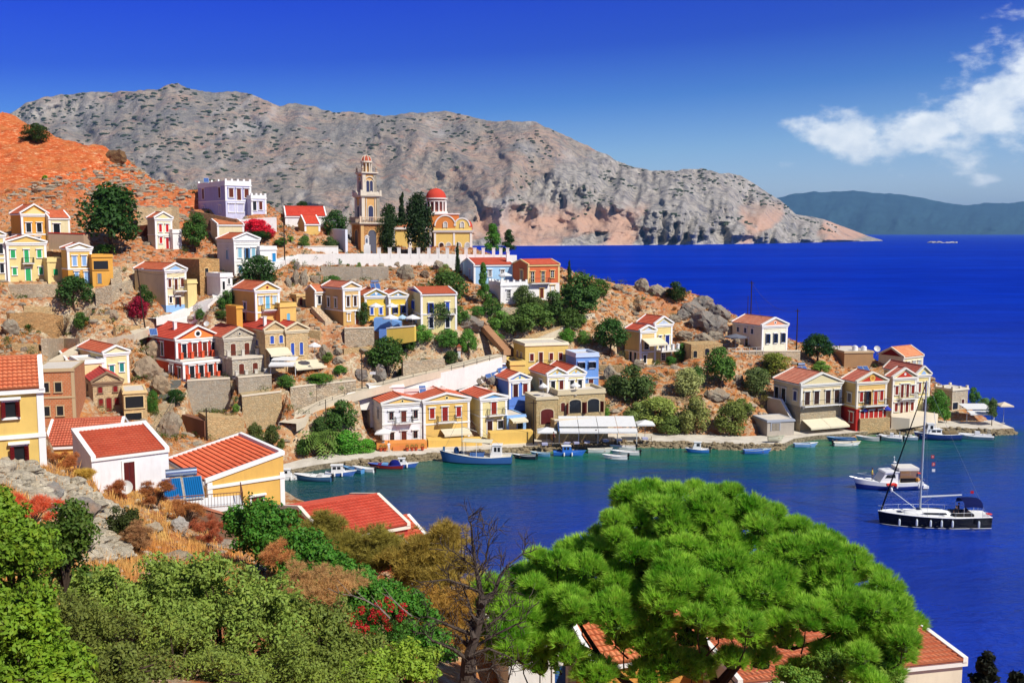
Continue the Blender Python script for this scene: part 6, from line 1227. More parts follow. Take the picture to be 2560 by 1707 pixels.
 ('olive_tree', 'dark bushy tree right below the blue terrace block', 'bush', C(60, 96, 40), 1010, 880, 56, 836), ('olive_tree', 'olive left of the orange brick stair', 'bush', C(70, 112, 48), 1150, 812, 52, 764), ('olive_tree', 'leafy tree above the brick stair top', 'bush', C(62, 104, 46), 1232, 790, 56, 744), ('olive_tree', 'grey-green olive in the middle of the tree belt', 'bush', C(82, 112, 60), 1286, 838, 70, 784), ('olive_tree', 'tall olive at the right of the tree belt', 'bush', C(66, 100, 50), 1382, 800, 70, 726), ('olive_tree', 'olive at the foot of the big dark tree by the orange house', 'bush', C(74, 106, 52), 1430, 824, 70, 766), ('green_shrub', 'light green hedge along the upper walk', 'bush', C(104, 150, 60), 1440, 812, 60, 790), ('green_shrub', 'bush between brick stair and curving wall', 'bush', C(80, 130, 56), 1236, 858, 50, 826),
 ('olive_tree', 'dark bush below the cream terrace house, left', 'bush', C(58, 86, 44), 1540, 990, 60, 936), ('olive_tree', 'low bush by the quay road under the terrace house', 'bush', C(96, 120, 62), 1676, 1086, 70, 1036), ('oleander', 'pale flowering bush behind the taverna umbrella', 'bush', C(120, 142, 84), 1590, 1062, 60, 1004), ('green_shrub', 'bush on the slope left of the bright green slope tree', 'bush', C(70, 108, 54), 1740, 960, 56, 916), ('olive_tree', 'dark bush behind the grey-cream quay house', 'bush', C(70, 100, 54), 1900, 960, 60, 920), ('green_shrub', 'bush on the dry bank below the stone ruin', 'bush', C(98, 120, 60), 1856, 1040, 60, 996),
 ('green_shrub', 'small bush on the slope under the ruin wall', 'bush', C(66, 100, 48), 620, 770, 40, 738), ('green_shrub', 'bush beside the ochre house left wall', 'bush', C(58, 92, 42), 588, 764, 34, 716), ('green_shrub', 'shrub on the rocks right of the tan stone houses', 'bush', C(90, 118, 58), 820, 905, 30, 880), ('green_shrub', 'dark shrub under the carob beside the ramp', 'bush', C(52, 80, 38), 1010, 946, 40, 916),
]
for t in TT: tree(*t)
# pale boulders one can tell apart
BM = {}
def boulder(label, x, yb, w, yt, col=C(198, 184, 160), name='boulder', depth=.8, group=None, D=None):
    q = G(x, yb) if D is None else P(x, yb, D); sc = zc(q) / F; wd = w * sc; ht = max(zat(yt, q) - q.z, .2); k = rnd.randrange(5)
    if (k, col) not in BM:
        bm = bmesh.new(); bmesh.ops.create_icosphere(bm, subdivisions=3, radius=.5)
        rs = np.random.RandomState(40 + k); pl = [Vector(v).normalized() for v in rs.normal(size=(9, 3))]; cut = rs.uniform(.28, .44, 9)
        for v in bm.verts:
            for n_, c_ in zip(pl, cut):
                d = v.co.dot(n_)
                if d > c_: v.co -= n_ * (d - c_) * .9
            v.co *= 1 + .10 * math.sin(v.co.y * 41 + v.co.x * 17) * math.sin(v.co.z * 37 + k) + .16 * math.sin(v.co.x * 23 + k) * math.sin(v.co.y * 19) * math.sin(v.co.z * 27 + k)
        me = bpy.data.meshes.new('boulder'); bm.to_mesh(me); bm.free(); me.materials.append(rockmat(col)); BM[(k, col)] = me
    o = bpy.data.objects.new(name, BM[(k, col)]); COL.objects.link(o); o.location = q + Vector((0, wd * depth * .2, ht * .36)); o.scale = (wd * 1.15, wd * depth, ht * 1.3); o.rotation_euler = (R(-.15, .15), R(-.15, .15), R(-.5, .5))
    return tag(o, label, 'boulder', group)
GR = C(178, 170, 158)
for b in [('pale double boulder crowning the orange knoll', 1604, 728, 34, 696), ('broad pale boulder left of the skyline bush', 1642, 738, 44, 710), ('small pale boulder at the left end of the knoll top', 1545, 726, 26, 712), ('tall grey boulder at the top of the rock pile', 1760, 770, 50, 740, GR), ('grey boulder left in the rock pile', 1730, 786, 56, 752, GR), ('grey boulder right in the rock pile', 1800, 800, 50, 762, GR), ('large grey boulder in the middle of the rock pile', 1766, 822, 70, 778, GR), ('dark-cracked boulder at the foot of the rock pile', 1790, 828, 60, 790, GR), ('pale boulder at the left foot of the rock pile', 1712, 800, 34, 770, GR), ('low pale boulder above the stone ruin', 1762, 862, 44, 832), ('round boulder left of the dark umbrella terrace', 1794, 850, 42, 824), ('flat pale stone below the knoll', 1712, 850, 40, 828), ('stone between the terrace house and the rock pile', 1690, 806, 30, 784),
          ('huge grey boulder beside the cream corner house', 1168, 826, 74, 784, C(176, 166, 152)), ('grey boulder under the carob tree', 945, 950, 40, 910, C(180, 172, 160)), ('dark cleft rock below the carob', 905, 948, 34, 918, C(170, 160, 150)), ('rounded rock above the quay roofs', 1188, 958, 48, 920, C(176, 166, 150)), ('second rounded rock left of the small blue house', 1232, 962, 32, 938, C(176, 166, 150)), ('low rocks behind the pinkish flat house', 1140, 968, 60, 944, C(186, 170, 150)),
          ('slender white rock fin below the plaza wall', 738, 712, 16, 676), ('white rock fin next to the slender one', 758, 714, 20, 672), ('smaller white rock fin at the left', 720, 716, 14, 690), ('grey rock at the end of the white rock fins', 790, 706, 26, 684), ('pointed dark rock on the white steps wall', 742, 674, 16, 650, GR), ('white rock under the church wall', 988, 668, 24, 650), ('white rock further right under the church wall', 1096, 676, 24, 652), ('big grey rock on the red slope under the church', 1012, 698, 40, 662, C(190, 176, 150)), ('dark rock on the red slope', 1062, 694, 22, 676, C(170, 150, 125)),
          ('tall pale cliff rock left of the red house', 385, 905, 50, 850, C(214, 190, 158)), ('pale cliff rock below the red house stair', 370, 948, 60, 890, C(214, 190, 158)), ('cracked rock face at the foot of the stair', 400, 985, 44, 940, C(214, 186, 150)), ('rock outcrop between the steps and the yard wall', 420, 1090, 42, 1030, C(205, 188, 162)), ('rock outcrop right of the steps', 436, 1070, 30, 1034, C(205, 188, 162)), ('striped rock under the lower stone base', 690, 1062, 44, 1012, C(190, 172, 150)), ('white boulder on the left slope', 52, 764, 20, 756), ('pale rock with a dark hollow at the left edge slope', 24, 836, 40, 800), ('rock below the hollow rock', 60, 878, 26, 862), ('upright pale rock left of the bougainvillea', 278, 800, 34, 774), ('white rocks on the dry terrace below the ochre house', 812, 900, 26, 860), ('pale rock on the dry slope', 845, 888, 22, 868), ('rock with dark stripes on the dry slope', 846, 910, 24, 890), ('broad rock above the ramp', 900, 880, 36, 864), ('dark boulder on the orange hill ridge', 290, 408, 56, 366, C(150, 116, 80)), ('dark rock on the orange hill', 92, 482, 30, 470, C(130, 100, 76)), ('pale rock on the slope under the cream terrace house', 1528, 950, 30, 912), ('white rock right of the round slope tree', 1850, 960, 22, 932), ('pale rocks by the quay under the oleander', 1790, 1000, 60, 972), ('rock above the shrubs beside the oleander', 1600, 920, 30, 896)]: boulder(*b)

# loose stones and tufts of burnt grass that nobody could count
def scatter(n, seed, test, fn):
    rs = np.random.RandomState(seed); k = 0; i = 0
    while k < n and i < n * 12:
        i += 1; x, y = rs.uniform(-105, 110), rs.uniform(132, 285)
        z = hz(x, y)
        if z < 1.6: continue
        p = Vector((x, y, z)); a, b = proj(p)
        if not (-40 < a < 2600): continue
        if test and not test(x, y, a, b, rs): continue
        fn(p, rs); k += 1
def inhouse(x, y):
    for h in HS:
        if abs(x - h.p.x) > 18 or abs(y - h.p.y) > 18: continue
        lx = (x - h.p.x) * h.t.x + (y - h.p.y) * h.t.y; ly = (x - h.p.x) * h.b.x + (y - h.p.y) * h.b.y
        if -.4 < lx < h.w + .4 and -.6 < ly < h.L + .3: return True
    return False
sm = MB()
def stone_at(p, rs):
    k = rs.uniform(.12, .4) * (1.6 if rs.rand() < .1 else 1); sm.ball((p.x, p.y, p.z + k * .15), k * rs.uniform(1, 1.7), k * rs.uniform(.8, 1.3), k * rs.uniform(.6, .95), 6, 4, .22)
scatter(7000, 3, lambda x, y, a, b, rs: not inhouse(x, y), stone_at)
scatter(420, 4, lambda x, y, a, b, rs: y > 205 and a < 480, lambda p, rs: sm.ball((p.x, p.y, p.z + .1), rs.uniform(.5, 1.8), rs.uniform(.4, 1), rs.uniform(.2, .6), 7, 4, .25))
tag(sm.build('loose_stones', rockmat(C(206, 190, 164), C(190, 140, 96))), None, None, None, 'stuff')
gv, gf = [], []
def tuft(p, rs):
    s = rs.uniform(.25, .6)
    for j in range(9):
        t = rs.rand() * 6.28; r = rs.uniform(.05, .4) * s; h_ = s * rs.uniform(.5, 1.1); c, s_ = cos(t), sin(t); o = len(gv); w = .09
        bx, by = p.x + c * r, p.y + s_ * r; gv.extend([(bx - s_ * w, by + c * w, p.z - .1), (bx + s_ * w, by - c * w, p.z - .1), (bx + c * .35 * s, by + s_ * .35 * s, p.z + h_)]); gf.append((o, o + 1, o + 2))
scatter(9000, 9, lambda x, y, a, b, rs: not inhouse(x, y) and math.sin(x * .13 + 2) + math.sin(y * .17) + rs.rand() * 2 > .6, tuft)
def grassmat(c1=C(196, 118, 62), c2=C(224, 170, 104), c3=C(150, 84, 46)):
    s = NT('burnt_grass'); v = s.world(); c = s.mix(s.mr(s.noise(v, .25, 4, .6), .35, .65), c1, c2); c = s.mix(s.mr(s.noise(v, 1.7, 3), .5, .75, 0, .7), c, c3)
    return s.fin(c, .95)
go = bpy.data.objects.new('dry_grass', npmesh('dry_grass', gv, gf, grassmat())); COL.objects.link(go); tag(go, None, None, None, 'stuff')
# small wild bushes, too many to name one by one
def bush_cloud(n, seed, name, col, s0, s1, test):
    C_ = []; Rr = []
    def f(p, rs):
        k = rs.uniform(s0, s1)
        for j in range(4): C_.append((p.x + rs.uniform(-.6, .6) * k, p.y + rs.uniform(-.6, .6) * k, p.z + rs.uniform(.1, .6) * k)); Rr.append(k * rs.uniform(.35, .6))
    scatter(n, seed, test, f); V, Fc = leaf_cloud(C_, Rr, 26, .11, seed); o = bpy.data.objects.new(name, npmesh(name, V, Fc, leafmat(col, .6, .15, .5))); COL.objects.link(o); tag(o, None, None, None, 'stuff')
bush_cloud(620, 17, 'wild_scrub', C(84, 106, 50), .5, 1.5, lambda x, y, a, b, rs: not inhouse(x, y) and not (b < 560 and a < 480) and math.sin(x * .09) + math.sin(y * .11 + x * .05) + rs.rand() * 1.5 > .7)
bush_cloud(380, 23, 'dry_scrub', C(170, 112, 60), .35, .9, lambda x, y, a, b, rs: not inhouse(x, y))
# ------------------------------------------------------------------ close slope: pine, shrubs, dead tree, stones, grass
def inpoly(x, y, poly):
    c = False; j = len(poly) - 1
    for i in range(len(poly)):
        (a, b), (d, e) = poly[i], poly[j]
        if (b > y) != (e > y) and x < (d - a) * (y - b) / (e - b) + a: c = not c
        j = i
    return c
def needles(centers, dirs, n, length, width, seed, spread=.75):
    rs = np.random.RandomState(seed); c = np.repeat(centers, n, 0); d = np.repeat(dirs, n, 0); m = len(c)
    d = d + rs.normal(size=(m, 3)) * spread * .6; d /= np.linalg.norm(d, axis=1)[:, None]; a = np.cross(d, rs.normal(size=(m, 3))); a /= np.linalg.norm(a, axis=1)[:, None]
    L = length * (.7 + .5 * rs.rand(m))[:, None]; p = c + d * .02
    V = np.stack([p - a * width, p + a * width, p + d * L + np.array([0, 0, -.01])], 1).reshape(-1, 3); return V, np.arange(3 * m).reshape(m, 3)
def stone_pine():
    rs = np.random.RandomState(77)
    crown = [(1238,1500),(1290,1400),(1380,1350),(1450,1336),(1500,1335),(1508,1290),(1520,1235),(1560,1212),(1610,1192),(1650,1210),(1700,1196),(1800,1200),(1860,1220),(1900,1245),(1960,1275),(2030,1305),(2100,1345),(2150,1366),(2190,1414),(2230,1446),(2275,1505),(2285,1560),(2300,1610),(2255,1650),(2255,1720),(2120,1720),(2080,1560),(2010,1560),(1900,1570),(1840,1590),(1730,1570),(1690,1530),(1560,1515),(1500,1540),(1440,1600),(1330,1650),(1230,1640),(1205,1560)]
    lobes = []
    for i in range(6000):
        x, y = rs.uniform(1240, 2310), rs.uniform(1190, 1720); r = rs.uniform(24, 62)
        if not inpoly(x, y, crown): continue
        if not all(inpoly(x + dx * r * .75, y + dy * r * .75, crown) for dx, dy in ((1, 0), (-1, 0), (0, -1))): continue
        if 1520 < x < 1660 and 1290 < y < 1375 and rs.rand() < .8: continue
        if any((x - a) ** 2 + (y - b) ** 2 < (23 + .2 * r) ** 2 for a, b, _, _ in lobes): continue
        lobes.append((x, y, r, 37.5 - 6.5 * (y - 1190) / 450 + rs.uniform(-1.6, 1.3) + .000004 * (x - 1780) ** 2))
    for x, y, r in [(1620,1610,62),(1680,1660,70),(1560,1600,46),(1490,1690,60),(1540,1560,50),(1840,1520,56),(1900,1470,60),(1870,1590,52),(1960,1500,56),(2030,1545,60),(2120,1590,62),(2190,1600,60),(2080,1640,56),(2200,1680,60),(2010,1690,56),(1900,1650,46),(1390,1600,50),(1320,1610,50),(1290,1560,54),(1520,1530,50),(1760,1480,64),(1800,1570,50),(1690,1450,66),(2270,1560,44),(1235,1520,46),(1240,1590,50),(1225,1470,36),(1270,1640,50),(1350,1660,48),(1420,1640,44),(1640,1560,52),(1720,1590,54),(1730,1670,60),(1620,1690,54),(2160,1690,60),(2230,1630,56),(2100,1650,56),(1960,1600,44),(1830,1650,40)]: lobes.append((x, y, r, 32.5 + rs.uniform(-.6, .6)))
    base = P(1775, 1880, 34.5); root = thing('stone_pine', 'big bright green umbrella pine filling the lower right, its dark limbs over orange roofs', 'pine tree', base)
    cen, dr, cen2, dr2 = [], [], [], []
    B = np.array(base)
    for x, y, r, D in lobes:
        c = np.array(P(x, y, D)) - B; rr = r * D / F; n = int(150 * rr * rr / .5) + 36
        d = rs.normal(size=(n, 3)); d /= np.linalg.norm(d, axis=1)[:, None]; d[:, 2] = np.where(d[:, 2] < -.25, -d[:, 2] * .6, d[:, 2])
        cen.append(c + d * rr * np.array([1, 1, .74]) * rs.uniform(.62, .98, n)[:, None]); dd = d * .8 + np.array([0, 0, .55]); dr.append(dd / np.linalg.norm(dd, axis=1)[:, None])
    cb = MB()
    for x, y, r, D in lobes: c = P(x, y, D) - base; k = r * D / F * .55; cb.ball((c.x, c.y, c.z - k * .1), k, k, k * .8, 8, 6, .2)  # opaque dark balls added inside the lobes to block see-through gaps
    V, Fc = needles(np.concatenate(cen), np.concatenate(dr), 19, .30, .015, 5, .5)
    s = NT('pine_needles'); v = s.world(); c = s.mix(s.mr(s.noise(v, 1.1, 4, .65), .3, .7), C(98, 176, 34), C(206, 250, 92)); c = s.mix(s.mr(s.noise(v, 5.5, 3), .56, .74, 0, .7), c, C(164, 140, 70))
    s.fin(c, .5, Specular_IOR_Level=.3); tr = s.nd('ShaderNodeBsdfTranslucent'); s.L.new(c, tr.inputs[0]); ms = s.nd('ShaderNodeMixShader'); ms.inputs[0].default_value = .45
    s.L.new(s.b.outputs[0], ms.inputs[1]); s.L.new(tr.outputs[0], ms.inputs[2]); s.L.new(ms.outputs[0], s.out.inputs[0])
    o = bpy.data.objects.new('crown', npmesh('crown', V, Fc, s.m)); COL.objects.link(o); o.parent = root
    cb.build('inner_twigs', leafmat(C(52, 92, 30), .5, .05, .3), root)
    m = MB(); T = lambda *p: P(*p) - base
    def limb(pts, r0, r1): m.poly([T(*p) for p in pts], r0, 7, r1)
    limb([(1775,1900,34.5),(1770,1800,34.6),(1790,1720,34.8)], .3, .24); limb([(1790,1720,34.8),(1850,1650,34.5),(1920,1590,34.4),(1985,1530,34.5),(2040,1460,34.8),(2100,1400,35)], .2, .04)
    limb([(1770,1800,34.6),(1640,1760,34),(1560,1700,33.5),(1500,1640,33.3),(1440,1610,33.2),(1400,1560,33.4),(1380,1480,34)], .19, .03); limb([(1500,1640,33.3),(1450,1560,33.6),(1440,1500,34)], .09, .03); limb([(1790,1720,34.8),(1760,1600,35.2),(1720,1480,35.6),(1700,1350,36)], .17, .05)
    limb([(1920,1590,34.4),(1980,1620,33.6),(2060,1600,33.2),(2150,1560,33.2)], .1, .03); limb([(1850,1650,34.5),(1760,1640,33.2),(1660,1610,33),(1600,1590,33),(1550,1560,33.2)], .09, .02); limb([(1600,1590,33),(1580,1570,33),(1640,1570,32.8)], .05, .02); limb([(1985,1530,34.5),(2000,1480,35),(1960,1400,35.6)], .09, .03)
    for i in range(0, len(lobes), 2):
        x, y, r, D = lobes[i]; a = T(x, y + r * .9, D + .2); m.poly([a + Vector((rs.uniform(-.5, .5) + (1780 - x) * .0006, .3, -.7)), a + Vector((0, .1, -.2)), T(x, y, D)], .035, 4, .012)
    m.build('trunk', bark(C(62, 48, 38)), root)
stone_pine()
def ishrub(name, label, col, ell, leaf, cat='shrub', per=34, size=.16, trans=.25, var=.6, warm=.4, seed=1, wisp=False, clump=.2, den=1.0):
    rs = np.random.RandomState(seed + 100); x0, y0, _, _, D0 = ell[0]; base = P(x0, y0 + ell[0][3], D0); gz = hz(base.x, base.y); base.z = min(base.z, gz) if gz > base.z - 3 else base.z
    root = thing(name, label, cat, base); B = np.array(base); cs, rr = [], []; tm = MB()
    for x, y, rx, ry, D in ell:
        c = np.array(P(x, y, D)); k = D / F; a, b = rx * k, ry * k; mn = min(a, b); ns = int(26 * den) + 6
        d = rs.normal(size=(ns, 3)); d /= np.linalg.norm(d, axis=1)[:, None]; d[:, 2] = np.where(rs.rand(ns) < .5, np.abs(d[:, 2]), d[:, 2]); sub = c + d * rs.uniform(.45, 1.15, ns)[:, None] * np.array([a, a * .8, b]); sr = rs.uniform(.15, .48, ns) ** 1.1 * mn
        for j in range(ns):
            n = int(5 * den * (sr[j] / clump) ** 2) + 4; e = rs.normal(size=(n, 3)); e /= np.linalg.norm(e, axis=1)[:, None]; e[:, 2] = np.where(e[:, 2] < -.2, -e[:, 2], e[:, 2]); q = sub[j] + e * (sr[j] * rs.uniform(.5, 1.25, n) ** 1.3)[:, None]; cs.append(q - B); rr.append(rs.uniform(.5, 1.2, n) * clump)
            tm.poly([((c[0] - B[0]) * .7, (c[1] - B[1]) * .7, (c[2] - B[2]) - b), tuple((sub[j] + c) / 2 - B), tuple(sub[j] - B)], .03, 4, .012)
            for e_ in e[:3]: tm.tube(tuple(sub[j] - B), tuple(sub[j] - B + e_ * sr[j] * 1.45), .01, .004, 4)
    cs = np.concatenate(cs); rr = np.concatenate(rr)
    if wisp:
        d = rs.normal(size=(len(cs) * 9, 3)); d /= np.linalg.norm(d, axis=1)[:, None]; d[:, 2] = np.abs(d[:, 2]) * .9 + .25; c2 = np.repeat(cs, 9, 0) + d * np.repeat(rr, 9)[:, None] * .7; V, Fc = needles(c2, d / np.linalg.norm(d, axis=1)[:, None], 10, leaf * 4.5, leaf * .16, seed, 1.0)
    else: V, Fc = leaf_cloud(cs, rr, per, leaf, seed)
    o = bpy.data.objects.new('foliage', npmesh('foliage', V, Fc, leafmat(col, var, trans, warm))); COL.objects.link(o); o.parent = root
    if tm.v: tm.build('stem', bark(C(88, 72, 58)), root)
OLV, LIM, FIG, TAM = C(140, 172, 84), C(122, 166, 48), C(74, 146, 52), C(190, 166, 84)
ishrub('lentisk_shrub', 'olive green leafy shrub in the lower left, tallest of the bottom shrubs', OLV, [(330,1570,170,140,24.5),(250,1520,80,70,25),(420,1470,60,50,26)], .052, seed=1)
ishrub('lentisk_shrub', 'broad olive green shrub at the bottom, right of the tallest one', OLV, [(560,1580,170,130,24.5),(640,1530,80,60,25.5),(480,1540,80,60,25)], .052, seed=2)
ishrub('lentisk_shrub', 'olive green shrub below the red bougainvillea', C(126, 150, 72), [(770,1640,140,110,25),(860,1660,100,70,26.5)], .052, seed=3)
ishrub('lentisk_shrub', 'paler olive shrub along the bottom edge in the middle left', C(138, 164, 78), [(440,1690,230,90,20.5)], .036, seed=4)
ishrub('lentisk_shrub', 'shadowy olive shrub near the bottom left corner', C(116, 134, 66), [(170,1650,120,140,20.5),(270,1700,120,70,19.5),(300,1690,130,55,17)], .038, seed=5)
ishrub('lentisk_shrub', 'olive shrub at the bottom edge below the dry branches', C(134, 160, 74), [(690,1740,190,110,21),(880,1730,120,70,23)], .036, seed=6)
ishrub('laurel_shrub', 'yellow-green glossy shrub on the left picture edge, lower part', LIM, [(45,1600,110,140,15.8),(120,1690,100,60,15)], .05, seed=7, clump=.16)
ishrub('laurel_shrub', 'yellow-green glossy shrub on the left picture edge, upper part', LIM, [(35,1420,85,120,17.5),(0,1310,50,70,18.5)], .05, seed=8, clump=.16)
ishrub('green_shrub', 'dark green shrub right behind the yellow-green edge shrub', C(84, 120, 46), [(160,1390,75,95,22)], .05, seed=9)
ishrub('fig_bush', 'dark green leafy bush in front of the yellow house door', FIG, [(655,1345,70,70,50),(610,1320,40,40,51)], .1, seed=10, clump=.4)
ishrub('vine', 'bright green leafy vine spilling down the slope beside the red roof', FIG, [(740,1400,70,60,47),(800,1440,70,50,46),(880,1470,60,45,45)], .1, seed=11, clump=.4)
ishrub('vine', 'lower green vine above the red flowers', FIG, [(930,1510,70,55,43),(1000,1560,80,60,42),(1060,1620,80,50,41)], .09, seed=12, clump=.35)
ishrub('dry_shrub', 'brown twiggy dry shrub between vine and lentisk', C(220, 176, 128), [(800,1490,85,65,40),(740,1530,60,50,39)], .04, seed=13, wisp=True, clump=.25, cat='dry shrub')
ishrub('tamarisk', 'feathery olive-brown tamarisk over the lower edge of the broad red roof', C(164, 156, 78), [(850,1395,80,60,53),(940,1415,90,70,52),(800,1350,50,50,54)], .075, seed=14, wisp=True, clump=.4, cat='tamarisk tree')
ishrub('tamarisk', 'feathery golden-brown tamarisk left of the dead tree', TAM, [(1090,1400,70,80,51),(1040,1440,80,70,50),(1120,1480,80,90,49)], .075, seed=15, wisp=True, clump=.4, cat='tamarisk tree')
ishrub('tamarisk', 'lower orange-brown tamarisk behind the dead trunk', C(204, 160, 84), [(1090,1560,70,70,46),(1160,1560,60,80,47)], .07, seed=16, wisp=True, clump=.4, cat='tamarisk tree')
ishrub('laurel_shrub', 'fresh light green shrub at the bottom edge left of the dead trunk', C(138, 176, 64), [(1000,1700,110,70,24),(920,1730,90,60,23)], .05, seed=17, clump=.18)
ishrub('green_shrub', 'light green weeds under the right half of the pine', C(116, 164, 66), [(2080,1690,60,50,31),(2170,1710,70,40,31),(1990,1715,60,40,30)], .05, seed=18, clump=.2)
ishrub('green_shrub', 'sprig of dark leaves in the lower right corner', C(20, 34, 22), [(2465,1675,22,40,14),(2450,1712,26,20,14)], .045, seed=19, clump=.07, per=14, den=.35)
ishrub('green_shrub', 'tiny dark leaf sprig at the very right bottom', C(20, 34, 22), [(2545,1705,20,14,14)], .045, seed=20, clump=.07, per=14, den=.35)
ishrub('green_shrub', 'small conical dark green shrub among the stones', C(66, 84, 40), [(312,1330,40,52,46)], .05, seed=21, clump=.25)
for i, (lb, x, y, rx, ry, D, c) in enumerate([('rust brown dry bush by the corner of the near yellow house', 150, 1172, 58, 36, 60, C(150, 92, 60)), ('dry bush in front of the near white house, left', 100, 1150, 40, 28, 58, C(150, 96, 62)), ('dry brown bush under the satellite dish', 292, 1232, 34, 28, 59, C(148, 90, 60)), ('tangled brown bush below the solar panels', 392, 1236, 40, 36, 60, C(140, 88, 58)), ('second tangled brown bush right of the solar panel foot', 470, 1285, 44, 36, 58, C(150, 100, 66)), ('red-brown dry bush before the concrete wall', 520, 1330, 52, 34, 56, C(150, 82, 62)), ('grey-brown twiggy bush right of the dark conical shrub', 345, 1350, 42, 40, 45, C(146, 110, 84)), ('red heath-like dry bush left of the stones', 80, 1285, 90, 40, 38, C(196, 92, 66)), ('yellowish dry bush by the stone heap', 205, 1195, 28, 22, 58, C(176, 148, 74)), ('pinkish dry bush beside the vine', 690, 1390, 40, 34, 46, C(170, 120, 84))]):
    ishrub('dry_bush', lb, sc3(c, 1.9), [(x, y, rx * .85, ry * .8, D)], .045, seed=30 + i, wisp=True, clump=.22, cat='dry bush', den=.55, var=.35)
def bougain():
    pts = [(880,1540),(905,1525),(930,1530),(950,1510),(975,1500),(985,1520),(1005,1515),(895,1560),(920,1570),(935,1545),(900,1585),(965,1545),(970,1565),(1010,1530),(1000,1545),(870,1555),(925,1590),(955,1530)]
    base = P(930, 1640, 38.5); root = thing('bougainvillea', 'crimson flowering bougainvillea behind the bare dry branches', 'bougainvillea', base); rs = np.random.RandomState(3); cs = [np.array(P(x + rs.uniform(-6, 6), y, 38.3 + rs.uniform(-.4, .2)) - base) for x, y in pts]
    V, Fc = leaf_cloud(cs, rs.uniform(.14, .24, len(cs)), 80, .04, 4); o = bpy.data.objects.new('flowers', npmesh('flowers', V, Fc, leafmat(C(214, 34, 62), .3, .3, 0))); COL.objects.link(o); o.parent = root
    cs = [np.array(P(rs.uniform(860, 1020), rs.uniform(1515, 1610), 38.6 + rs.uniform(-.2, .5)) - base) for _ in range(60)]; V, Fc = leaf_cloud(cs, rs.uniform(.15, .3, 60), 50, .05, 6); o = bpy.data.objects.new('foliage', npmesh('foliage', V, Fc, leafmat(C(70, 124, 50)))); COL.objects.link(o); o.parent = root
bougain()
def dead_tree():
    base = P(1165, 1760, 27); root = thing('dead_tree', 'bare dead tree with grey-black twisted branches beside the pine', 'dead tree', base); rs = np.random.RandomState(8); m = MB(); T = lambda p, D: P(p[0], p[1], D) - base
    def br(pts, r0, r1, D=27.0, dd=0, depth=0, seg=True):
        Q = [T(p, D + dd * i / len(pts) + rs.uniform(-.06, .06)) for i, p in enumerate(pts)]; m.poly(Q, r0, 6, r1)
        if depth < 2:
            for i in range(len(pts) - 1):
                for k in range(3 if depth == 0 else 2):
                    t = rs.rand(); p = (pts[i][0] + (pts[i + 1][0] - pts[i][0]) * t, pts[i][1] + (pts[i + 1][1] - pts[i][1]) * t); a = atan2(pts[i + 1][1] - pts[i][1], pts[i + 1][0] - pts[i][0]) + rs.choice([-1, 1]) * rs.uniform(.4, 1.1); L = rs.uniform(22, 60) * (1 if depth == 0 else .6); q = [p]
                    for s in range(3): a += rs.uniform(-.4, .4); q.append((q[-1][0] + cos(a) * L / 3, q[-1][1] + sin(a) * L / 3 - 2))
                    br(q, max(r1 * .9, .011), .005, D + rs.uniform(-.3, .3), rs.uniform(-.6, .6), depth + 1)
    br([(1165,1760),(1170,1690),(1172,1640)], .28, .2, depth=3); br([(1172,1640),(1188,1590),(1200,1545),(1206,1500)], .17, .1); br([(1206,1500),(1196,1450),(1188,1410),(1182,1360),(1178,1310),(1170,1296)], .08, .012); br([(1206,1500),(1236,1480),(1250,1440),(1272,1410),(1312,1380)], .08, .012, 27, .8)
    br([(1190,1590),(1140,1570),(1100,1552),(1068,1540)], .07, .012, 27, -.6); br([(1200,1480),(1160,1462),(1120,1448),(1048,1455)], .05, .01, 27, -.8); br([(1172,1650),(1130,1620),(1080,1600),(1060,1580)], .07, .012, 27, -.4); br([(1190,1420),(1160,1400),(1128,1372)], .035, .008); br([(1196,1430),(1215,1400),(1222,1350),(1240,1325)], .035, .008, 27, .4)
    br([(1180,1620),(1230,1590),(1290,1560),(1316,1552)], .05, .01, 27, .5); br([(1172,1640),(1220,1620),(1270,1640),(1300,1665)], .05, .01, 26.8, .3); br([(1168,1680),(1230,1670),(1260,1700)], .05, .012, 26.8); br([(1192,1580),(1170,1500),(1150,1450)], .05, .01); br([(1188,1590),(1250,1540),(1290,1505)], .05, .01, 27, .6)
    m.build('trunk', bark(C(96, 84, 76)), root)
    m2 = MB(); mm = m
dead_tree()
def drybranch(label, pts, D, r0):
    base = P(*pts[0], D); o = MB().poly([P(x, y, D + .05 * i) - base for i, (x, y) in enumerate(pts)], r0, 6, r0 * .3)
    for i in range(1, len(pts) - 1):
        x, y = pts[i]; o.poly([P(x, y, D) - base, P(x + R(-40, -10), y - R(15, 40), D) - base], r0 * .5, 5, r0 * .15)
    b = o.build('dry_branch', bark(C(150, 140, 130)), None, base); tag(b, label, 'branch')
drybranch('long grey dry branch arching before the red flowers', [(975,1545),(950,1520),(915,1500),(880,1488),(850,1484),(820,1470)], 33, .035)
drybranch('grey dry branch slanting up right of the red flowers', [(1030,1540),(1005,1520),(985,1500),(955,1482)], 33, .03)
